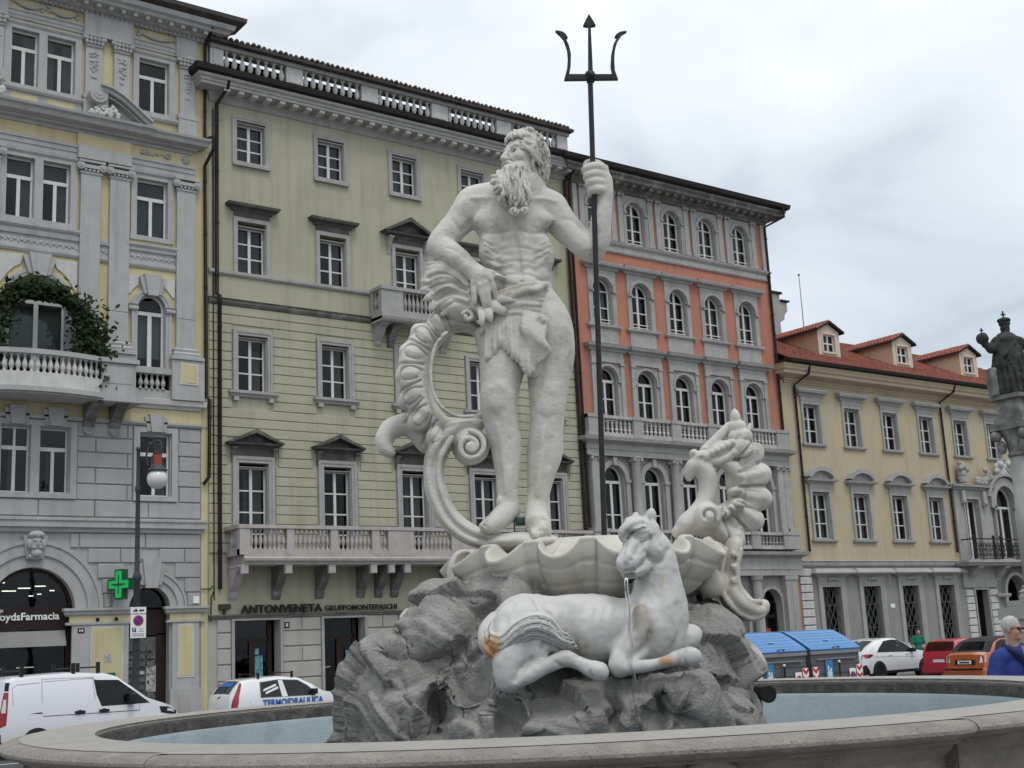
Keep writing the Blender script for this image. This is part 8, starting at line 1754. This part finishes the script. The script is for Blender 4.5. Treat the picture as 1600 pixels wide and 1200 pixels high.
# ================================================================== street furniture, column, people
def circ(cx, cz, r, n=24): return [(cx + r * math.cos(2 * PI * k / n), cz + r * math.sin(2 * PI * k / n)) for k in range(n)]
def build_props():
    # ---------------- recycling bins
    M('bin_grey', (.10, .105, .11), .55, .12, 4, .1, 30, spec=.35); M('bin_blue', (.035, .17, .40), .4, .06, 3, .05, 20, spec=.45, coat=.2); M('bin_metal', (.30, .30, .31), .4, .1, 9, metal=.7); M('sticker_pale', (.5, .62, .7), .6, .4, 30)
    def bin_(label, px, py, dep, extra):
        p = at_depth(px, py, dep); zb = -.30; T = Thing('recycling_bin', label, 'bin', (p.x, p.y, zb), 'blue-lidded bins by the kerb'); T.e.rotation_euler = (0, 0, math.radians(-4)); w, d = .88, .62
        def A(name, mb, mat, parent=None, smooth=False): return put(name, mb.data(name, mat, (0, 0, 0), smooth), parent or T.e)
        rings = []
        for z, s_ in ((.12, .93), (.3, .96), (.9, .985), (1.46, 1.0)): rings.append([(-w * s_, -d * s_, z), (w * s_, -d * s_, z), (w * s_, d * s_, z), (-w * s_, d * s_, z)])
        body = A('body', MB().loft(rings), 'bin_grey')
        for z in (.42, .66, .9, 1.12): A('rib', MB().box(-w * .98, w * .98, -d - .012, -d + .03, z, z + .035), 'bin_grey', body)
        A('rail', MB().box(-w * 1.02, w * 1.02, -d - .04, -d + .01, 1.38, 1.46).box(-w * .8, w * .8, -d - .05, -d - .02, 1.24, 1.27), 'bin_metal', body)
        side = MB()
        for s_ in (-1, 1): side.prism([(-d, 1.46), (d, 1.46), (d, 1.88), (d * .35, 1.90), (-d * .2, 1.76), (-d, 1.50)], s_ * w - .02 * s_ - .02, s_ * w - .02 * s_ + .02, 'x')
        A('side_panel', side, 'bin_grey', body)
        prof = [(-d - .06, 1.50), (-d + .05, 1.58), (-d * .2, 1.82), (d * .35, 1.97), (d * .9, 2.0)]; mb = MB(); n = len(prof)
        vs = [(x, y, z) for x in (-w - .02, w + .02) for y, z in prof]; vs += [(x, y + .03, z - .05) for x in (-w - .02, w + .02) for y, z in prof]
        mb.add(vs, [(i, i + 1, n + i + 1, n + i) for i in range(n - 1)] + [(i + 2 * n, n + i + 2 * n, n + i + 1 + 2 * n, i + 1 + 2 * n) for i in range(n - 1)] + [(i, i + 2 * n, i + 1 + 2 * n, i + 1) for i in range(n - 1)] + [(n + i, n + i + 1, n + i + 1 + 2 * n, n + i + 2 * n) for i in range(n - 1)] + [(0, n, 3 * n, 2 * n)]); lid = A('lid', mb, 'bin_blue')
        for k in range(5):
            t = .12 + .17 * k; y = -d + (d * 1.35) * t; z = lin(prof, y) + .012; y2 = y + .09; A('lid_rib', MB().add([(-w * .82, y, z), (w * .82, y, z), (w * .82, y2, lin(prof, y2) + .012), (-w * .82, y2, lin(prof, y2) + .012), (-w * .85, y - .02, z - .03), (w * .85, y - .02, z - .03), (w * .85, y2 + .02, lin(prof, y2 + .02) - .002), (-w * .85, y2 + .02, lin(prof, y2 + .02) - .002)], [(0, 1, 2, 3), (4, 5, 1, 0), (5, 6, 2, 1), (6, 7, 3, 2), (7, 4, 0, 3)]), 'bin_blue', lid)
        z = lin(prof, -d * .55); A('lid_label', MB().box(-.08, .1, -d * .6, -d * .5, z + .02, z + .035), 'plate_white', lid); A('lid_handle', MB().tube([(-.1, -d - .03, 1.53), (-.05, -d - .1, 1.55), (.08, -d - .1, 1.55), (.12, -d - .03, 1.53)], .018, 6), 'bin_grey', lid)
        y = -d - .02; dx = extra
        for x in (-w * .86, w * .93):
            A('chevron_board', MB().box(x - .1, x + .1, y - .01, y + .01, .5, 1.07), 'plate_white', body)
            for k in range(3): z = .52 + .19 * k; A('chevron', MB().prism([(x - .095, z + .1), (x, z), (x + .095, z + .1), (x + .095, z + .2 - .02), (x, z + .09), (x - .095, z + .2 - .02)], y - .016, y - .01, 'y'), 'sign_red', body)
        A('recycling_sticker', MB().box(-.52 + dx, -.26 + dx, y - .012, y, .50, 1.22), 'bin_blue', body); A('sticker_print', MB().box(-.47 + dx, -.31 + dx, y - .018, y - .012, .64, .92).box(-.45 + dx, -.40 + dx, y - .018, y - .012, .92, 1.08).box(-.38 + dx, -.32 + dx, y - .018, y - .012, .92, 1.02), 'sticker_pale', body)
        A('pedal_bar', MB().tube([(.05, y - .06, .15), (.05, y - .06, 1.15)], .022, 8), 'iron'); A('bar_end', MB().ball((.05, y - .06, 1.17), .035, 8, 6).ball((.05, y - .06, .66), .035, 8, 6), 'plate_white', smooth=True)
        A('no_parking_board', MB().box(.45, .67, y - .015, y, .44, .98), 'plate_white', body); A('no_parking_disc', MB().prism(circ(.56, .80, .10), y - .022, y - .015, 'y'), 'sign_red', body); A('no_parking_field', MB().prism(circ(.56, .80, .075), y - .026, y - .022, 'y'), 'sign_blue', body); A('no_parking_bar', MB().prism([(.505, .84), (.52, .855), (.615, .76), (.60, .745)], y - .03, y - .026, 'y'), 'sign_red', body); A('tow_symbol', MB().box(.49, .63, y - .02, y - .015, .51, .55).box(.5, .56, y - .02, y - .015, .55, .58), 'plate_text', body)
        for x in (-w * .7, w * .7): A('foot', MB().box(x - .08, x + .08, -.4, .4, -.02, .14), 'iron', body)
    bin_('grey recycling bin with blue ribbed lid, left one beside the fountain rock', 1191, 1030, 31.8, .0); bin_('grey recycling bin with blue ribbed lid, right one next to the white SUV', 1277, 1026, 33.2, .12)
    # ---------------- street lamp with sign, left
    M('lamp_grey', (.045, .048, .05), .5, .2, 9, .1, 30); M('lamp_red', (.30, .06, .035), .45, .1, 9); M('opal', (.62, .63, .64), .25, .03, 4, spec=.5)
    dep = 35.2; b = at_depth(213.5, 950, dep); T = Thing('street_lamp', 'cast iron street lamp with hanging white globe in front of the grey palace', 'street lamp', (b.x, b.y, GZ + .12)); X, Y = b.x, b.y; ztop = at_depth(219, 690, dep).z
    T.part('post', MB().lathe([(.18, GZ + .12), (.18, .3), (.12, .45), (.10, 1.2), (.085, 3.9), (.12, 3.95), (.13, 4.05), (.10, 4.12), (.07, 4.2), (.06, 6.4), (.085, 6.45), (.085, 6.55), (.055, 6.62), (.05, ztop - .1), (.08, ztop - .05), (.05, ztop)], (X, Y, 0), 14), 'lamp_grey', smooth=35)
    def Q(px, py): p = at_depth(px, py, dep); return Vector((X + (p - Vector((X, Y, p.z))).dot(R0) * R0.x, Y + (p - Vector((X, Y, p.z))).dot(R0) * R0.y, p.z))
    T.part('finial', MB().ball(tuple(Q(220, 675)), .09, 10, 8).ball(tuple(Q(220, 686)), .07, 10, 8), 'lamp_grey', smooth=True)
    T.part('crook', MB().tube([Q(219, 692), Q(226, 680), Q(234, 680), Q(238, 688), Q(237, 698)], .035, 8).tube([Q(218, 720), Q(214, 705), Q(217, 692)], .03, 8).tube([Q(217, 735), Q(226, 722), Q(224, 706), Q(232, 696)], .03, 8).tube([Q(226, 706), Q(229, 702), Q(232, 708), Q(228, 714)], .022, 6), 'lamp_grey', smooth=40)
    g = Q(234, 743); T.part('lamp_holder', MB().lathe([(.05, .45), (.13, .42), (.13, .38), (.10, .36)], (g.x, g.y, g.z + .33), 14), 'lamp_grey', smooth=35); T.part('lamp_canister', MB().lathe([(.13, .36), (.12, .08), (.14, .06)], (g.x, g.y, g.z + .33), 16), 'lamp_red', smooth=35); T.part('lamp_cap', MB().lathe([(.13, .07), (.2, .03), (.27, -.06), (.28, -.10)], (g.x, g.y, g.z + .33), 18), 'lamp_grey', smooth=35); T.part('globe', MB().ball(tuple(g), .29, 24, 16), 'opal', smooth=True)
    s0 = at_depth(213.5, 973, dep); S_ = Thing('no_parking_sign', 'white no-parking sign board with blue and red disc on the lamp post', 'sign', (X, Y - .1, 2.4)); y = Y - .13; zc = s0.z
    S_.part('board', MB().box(X - .22, X + .22, y - .012, y, zc - .42, zc + .22), 'plate_white'); S_.part('upper_board', MB().box(X - .22, X + .22, y - .012, y, zc + .24, zc + .42), 'plate_white'); S_.part('tow_pictogram', MB().box(X - .15, X - .02, y - .016, y - .012, zc + .29, zc + .33).box(X - .1, X - .04, y - .016, y - .012, zc + .33, zc + .37).box(X + .02, X + .16, y - .016, y - .012, zc + .30, zc + .35), 'plate_text')
    S_.part('disc_ring', MB().prism(circ(X, zc + .05, .145, 28), y - .018, y - .012, 'y'), 'sign_red'); S_.part('disc_field', MB().prism(circ(X, zc + .05, .115, 28), y - .022, y - .018, 'y'), 'sign_blue'); S_.part('disc_bar', MB().prism([(X - .09, zc + .115), (X - .065, zc + .14), (X + .09, zc - .015), (X + .065, zc - .04)], y - .026, y - .022, 'y'), 'sign_red')
    S_.part('parking_square', MB().box(X - .17, X - .06, y - .016, y - .012, zc - .26, zc - .14), 'sign_blue'); S_.part('parking_letter', MB().box(X - .135, X - .12, y - .02, y - .016, zc - .24, zc - .16).box(X - .12, X - .09, y - .02, y - .016, zc - .19, zc - .16), 'plate_white'); S_.part('small_print', MB().box(X + .02, X + .15, y - .016, y - .012, zc - .25, zc - .235).box(X + .03, X + .13, y - .016, y - .012, zc - .19, zc - .175).box(X - .17, X + .17, y - .016, y - .012, zc - .32, zc - .305).box(X - .17, X + .17, y - .016, y - .012, zc - .37, zc - .355), 'plate_text')
    S_.part('clamp', MB().box(X - .09, X + .09, y, Y + .08, zc + .1, zc + .14).box(X - .09, X + .09, y, Y + .08, zc - .3, zc - .26).box(X - .05, X + .07, y - .005, y + .01, zc - .72, zc - .66), 'lamp_grey')
    # ---------------- column with emperor's statue, right edge
    M('column_stone', (.33, .325, .31), .8, .1, 3, .3, 30, streak=.4, col2=(.20, .195, .185), patch=.6); M('black_stone', (.028, .029, .028), .75, .4, 6, .5, 30, col2=(.10, .10, .095), patch=.5, pscale=5); M('weathered', (.16, .16, .15), .8, .4, 4, .4, 30, col2=(.30, .30, .285), patch=.7, pscale=4)
    dep = 24.; pc = at_depth(1607, 800, dep); CX, CY = pc.x, pc.y; T = Thing('monument_column', 'grey stone column carrying a blackened statue at the right edge', 'column', (CX, CY, GZ)); z = lambda py, px=1592: at_depth(px, py, dep).z
    zt, zbm = z(712), z(915); T.part('shaft', MB().lathe([(.245, zbm), (.24, zbm + (zt - zbm) * .4), (.205, zt)], (CX, CY, 0), 28), 'column_stone', smooth=True); T.part('base', MB().lathe([(.36, zbm - .28), (.36, zbm - .2), (.33, zbm - .16), (.35, zbm - .12), (.28, zbm - .06), (.30, zbm - .03), (.245, zbm)], (CX, CY, 0), 28).box(CX - .42, CX + .42, CY - .42, CY + .42, zbm - .4, zbm - .28).box(CX - .55, CX + .55, CY - .55, CY + .55, zbm - .62, zbm - .4), 'column_stone', smooth=30)
    T.part('pedestal', MB().box(CX - .5, CX + .5, CY - .5, CY + .5, GZ + .3, zbm - .62).box(CX - .8, CX + .8, CY - .8, CY + .8, GZ, GZ + .3), 'column_stone'); cap = MB().lathe([(.21, zt), (.24, zt + .03), (.24, zt + .06), (.21, zt + .09), (.24, zt + .3), (.34, zt + .52)], (CX, CY, 0), 24).box(CX - .36, CX + .36, CY - .36, CY + .36, zt + .52, zt + .64)
    for sx in (-1, 1):
        for sy_ in (-1, 1):
            cap.ball((CX + sx * .29, CY + sy_ * .29, zt + .42), .11, 10, 8); cap.ball((CX + sx * .23, CY + sy_ * .23, zt + .2), .09, 8, 6, (1, 1, 1.5))
    T.part('capital', cap, 'weathered', smooth=40); zp = zt + .64; zs = z(612, 1575); T.part('upper_block', MB().box(CX - .30, CX + .30, CY - .30, CY + .30, zp, zp + .12).box(CX - .24, CX + .24, CY - .24, CY + .24, zp + .12, zs - .08).box(CX - .32, CX + .32, CY - .32, CY + .32, zs - .08, zs), 'weathered')
    E_ = Thing('emperor_statue', 'blackened robed statue with crown and orb standing on the column', 'statue', (CX, CY, zs)); E_.e.rotation_euler = FROT; c = Carve((-.75, -.45, -.02), (.75, .45, 1.75), .017)
    for e in (((0, 0, .3), (.27, .22, .42)), ((.02, 0, .75), (.29, .22, .38)), ((-.0, 0, 1.05), (.24, .18, .22)), ((0, 0, .06), (.30, .24, .1))): c.ell(*e, .06)
    rr = random.Random(4)
    for k in range(16): a = 2 * PI * k / 16; c.chain([(.20 * math.cos(a), .16 * math.sin(a), 1.0, .035), (.29 * math.cos(a + .1), .21 * math.sin(a + .1), .6, .05), (.29 * math.cos(a + .2), .22 * math.sin(a + .2), .04, .055)], .01, 4)
    c.chain([(-.2, -.05, 1.08, .09), (-.33, -.1, .92, .085), (-.42, -.12, .98, .06), (-.47, -.12, 1.02, .05)], .03); c.ell((-.5, -.12, 1.13), (.115, .115, .115), .01); c.chain([(.2, -.02, 1.08, .085), (.36, -.05, .95, .075), (.52, -.06, .84, .055), (.62, -.06, .80, .04)], .03)
    c.chain([(0, 0, 1.15, .07), (0, -.02, 1.28, .06)], .03); c.ell((0, -.02, 1.33), (.09, .105, .12), .01); c.ell((0, -.01, 1.42), (.115, .115, .05), .01); c.ell((0, -.01, 1.49), (.13, .13, .06), .01); c.ell((-.12, -.14, .72), (.14, .08, .3), .03)
    for k in range(7): c.chain([(.1 * math.cos(k * .9) - .02, -.2, 1.0 - .1 * k, .03), (-.15 + .05 * k, -.24, .75 - .08 * k, .03)], .01, 3)
    bm_ = put('figure', c.mesh('figure', 'black_stone', rough(.008, 9)), E_.e); put('crown_cross', MB().box(-.012, .012, -.02, .004, 1.53, 1.68).box(-.045, .045, -.02, .004, 1.60, 1.625).data('crown_cross', 'iron'), bm_); put('orb_cross', MB().box(-.51, -.49, -.13, -.11, 1.23, 1.34).box(-.535, -.465, -.13, -.11, 1.28, 1.30).data('orb_cross', 'iron'), bm_); put('side_block', MB().bev(-.42, -.28, -.12, .15, 0, .55, .02).data('side_block', 'weathered'), bm_)
    # ---------------- people
    M('skin', (.42, .24, .17), .55, .08, 9, .05, 60, spec=.35); M('hair_white', (.45, .44, .42), .8, .35, 60, .6, 120); M('shirt_blue', (.022, .045, .20), .85, .1, 12, .2, 60); M('scarf_navy', (.012, .014, .05), .85, .2, 12, .2, 60); M('trousers', (.05, .05, .06), .85, .1, 12); M('shades', (.01, .01, .01), .15, .1, 9, spec=.6); M('shirt_green', (.015, .16, .09), .85, .1, 12, .2, 60); M('shoe', (.03, .025, .02), .6, .1, 9)
    dep = 14.3; p = at_depth(1590, 1000, dep); H0 = at_depth(1582, 985, dep).z; zg = -.06; T = Thing('person', 'white-haired man in sunglasses and blue T-shirt, hand on his chest', 'person', (p.x, p.y, zg)); T.e.rotation_euler = FROT; k = (H0 - zg) / 1.63      # eye height sets the figure's scale
    def scale(o): o.scale = (k, k, k); return o
    n_ = Vector((.72, -.68, 0)).normalized(); n_ = np.array(n_); t_ = np.array((.68, .72, 0)); u_ = np.array((0, 0, 1.)); Hc = np.array((-.05, -.02, 1.64)); H = lambda a, b, w: Hc + n_ * a + t_ * b + u_ * w; Rm = np.array((n_, t_, u_))
    c = Carve((-.5, -.45, .6), (.5, .35, 1.85), .008); c.ell(H(-.012, 0, .035), (.098, .077, .10), .02, Rm); c.ell(H(.022, 0, -.05), (.07, .062, .075), .03, Rm); c.cap(H(.082, 0, .01), H(.112, 0, -.03), .011, .017, .012); c.cap(H(.08, -.03, -.068), H(.08, .03, -.068), .009, k=.01); c.ell(H(.07, 0, -.095), (.025, .03, .02), .02, Rm); c.cap(H(.075, -.045, .03), H(.075, .045, .03), .013, k=.015)
    for s_ in (-1, 1): c.ell(H(-.01, s_ * .08, -.005), (.022, .012, .034), .008, Rm); c.ell(H(.055, s_ * .045, -.03), (.03, .025, .03), .02, Rm)
    c.cap((-.05, 0, 1.38), (-.05, -.01, 1.58), .065, .06, .03)
    c.chain([(-.27, 0, 1.30, .055), (-.30, .01, 1.12, .05), (-.27, -.06, .90, .04), (-.22, -.12, .76, .032)], .02); c.chain([(-.22, -.12, .75, .035), (-.20, -.14, .69, .03)], .01)
    for q in range(4): c.chain([(-.215 + .014 * q, -.15 + .012 * q, .70, .011), (-.20 + .012 * q, -.165 + .01 * q, .65, .0105), (-.19 + .01 * q, -.15 + .01 * q, .61, .009)], .004)
    c.chain([(.22, 0, 1.28, .055), (.29, -.06, 1.12, .05), (.20, -.20, 1.20, .042), (.08, -.225, 1.34, .032)], .02); c.chain([(.08, -.225, 1.34, .036), (.04, -.235, 1.38, .036)], .01, sy=.6)
    for q in range(4): c.chain([(.04 - .004 * q, -.24, 1.41 - .02 * q, .012), (-.01, -.25, 1.435 - .022 * q, .0115), (-.055 + .006 * q, -.24, 1.445 - .025 * q, .010)], .004)
    c.chain([(.07, -.235, 1.37, .012), (.06, -.24, 1.42, .011), (.045, -.235, 1.45, .009)], .006)
    bd = scale(put('body', c.mesh('body', 'skin', rough(.001, 20), relax=1), T.e))
    c = Carve((-.5, -.4, .6), (.5, .35, 1.55), .009); c.ell((-.02, .0, 1.15), (.215, .145, .24), .04); c.ell((-.01, -.03, .92), (.215, .165, .2), .05); c.ell((0, 0, .78), (.20, .15, .12), .05); c.chain([(-.24, 0, 1.33, .085), (-.02, .01, 1.37, .1), (.21, 0, 1.32, .085)], .04); c.chain([(-.25, 0, 1.31, .085), (-.29, .005, 1.15, .082), (-.295, 0, 1.08, .085)], .03); c.chain([(.21, 0, 1.3, .085), (.255, -.035, 1.17, .08), (.265, -.06, 1.12, .082)], .03)
    def folds(V, G): return .008 * fbm(V * np.array((1, 1, .5)), 9, 4, 3)
    put('shirt', c.mesh('shirt', 'shirt_blue', folds), bd)
    c = Carve((-.4, -.4, .75), (.4, .3, 1.62), .008)
    for q in range(5): c.chain([(-.14 + .01 * q, .06, 1.46 - .012 * q, .03), (-.13 + .015 * q, -.08, 1.42 - .02 * q, .03), (-.03 + .015 * q, -.15, 1.33 - .03 * q, .03), (.05 + .012 * q, -.19, 1.2 - .05 * q, .028), (.07 + .025 * q, -.19, 1.0 - .04 * q, .028)], .006, 4); c.chain([(.06 + .012 * q, .06, 1.46 - .01 * q, .03), (.09 - .01 * q, -.09, 1.40 - .02 * q, .03), (.05 - .01 * q, -.16, 1.28 - .02 * q, .028)], .006, 4)
    put('scarf', c.mesh('scarf', 'scarf_navy', None), bd)
    c = Carve((-.25, -.25, 1.5), (.2, .2, 1.85), .006); c.ell(H(-.022, 0, .055), (.103, .084, .098), .01, Rm); c.ell(H(.10, 0, -.02), (.075, .12, .085), .012, Rm, 'sub'); c.ell(H(.0, 0, -.10), (.2, .2, .075), .01, Rm, 'sub'); rr = random.Random(6)
    for q in range(40): a = rr.uniform(-2.6, 2.6); e = rr.uniform(.35, 1.4); v = H(-.022 + .10 * math.cos(e) * math.cos(a), .082 * math.cos(e) * math.sin(a), .055 + .097 * math.sin(e)); c.cap(v, v + np.array((.008, -.003, .004)), .007, .005, .004)
    put('hair', c.mesh('hair', 'hair_white', None), bd); mb = MB()
    for s_ in (-1, 1): q = H(.097, s_ * .034, .012); mb.ball(tuple(q), .027, 12, 8, (1, .8, .75)); mb.tube([H(.092, s_ * .06, .016), H(.03, s_ * .082, .016), H(-.01, s_ * .084, .008)], .005, 6)
    mb.tube([H(.106, -.012, .016), H(.106, .012, .016)], .005, 6); put('sunglasses', mb.data('sunglasses', 'shades', smooth=True), bd)
    c = Carve((-.3, -.25, .0), (.3, .25, .9), .014)
    for s_ in (-1, 1): c.chain([(s_ * .09, 0, .84, .115), (s_ * .10, -.01, .5, .085), (s_ * .105, .01, .08, .065)], .03)
    put('trousers', c.mesh('trousers', 'trousers', folds), bd)
    for s_ in (-1, 1): put('shoe', MB().ball((s_ * .105, -.06, .04), .1, 12, 8, (.5, 1.4, .45)).data('shoe', 'shoe', smooth=True), bd)
    # far pedestrian in green, back turned
    dep = 58.; p = at_depth(1434, 1000, dep); zg = GZ + .12; T = Thing('person', 'pedestrian in a green shirt walking past the window grilles', 'person', (p.x, p.y, zg)); T.e.rotation_euler = FROT; c = Carve((-.35, -.3, .0), (.35, .3, 1.8), .017)
    c.ell((.05, -.03, 1.62), (.085, .1, .115), .02); c.cap((.03, 0, 1.4), (.045, -.02, 1.55), .055, k=.03); c.chain([(-.2, 0, 1.38, .05), (-.27, -.02, 1.1, .045), (-.2, -.12, .9, .035)], .02); c.chain([(.2, 0, 1.38, .05), (.26, -.02, 1.1, .045), (.2, -.14, .92, .035)], .02)
    for s_ in (-1, 1): c.chain([(s_ * .08, 0, .85, .1), (s_ * .1, -.08 * s_, .5, .075), (s_ * .1, .1 * s_, .06, .05)], .03)
    bd = put('body', c.mesh('body', 'skin', None, relax=1), T.e); c = Carve((-.4, -.3, .7), (.4, .3, 1.6), .017); c.ell((0, .02, 1.2), (.21, .15, .26), .05); c.ell((0, 0, .92), (.18, .14, .16), .05); c.chain([(-.2, 0, 1.4, .08), (.2, 0, 1.4, .08)], .04); c.chain([(-.22, 0, 1.36, .07), (-.28, -.02, 1.15, .07)], .03); c.chain([(.22, 0, 1.36, .07), (.27, -.02, 1.15, .07)], .03); put('shirt', c.mesh('shirt', 'shirt_green', None), bd)
    c = Carve((-.3, -.25, .0), (.3, .25, .9), .02)
    for s_ in (-1, 1): c.chain([(s_ * .08, 0, .85, .115), (s_ * .1, -.08 * s_, .5, .09), (s_ * .1, .1 * s_, .06, .065)], .03)
    put('trousers', c.mesh('trousers', 'trousers', None), bd); put('hair', MB().ball((.05, -.0, 1.67), .09, 12, 8, (1, 1.1, .85)).data('hair', 'stem', smooth=True), bd)
build_props()
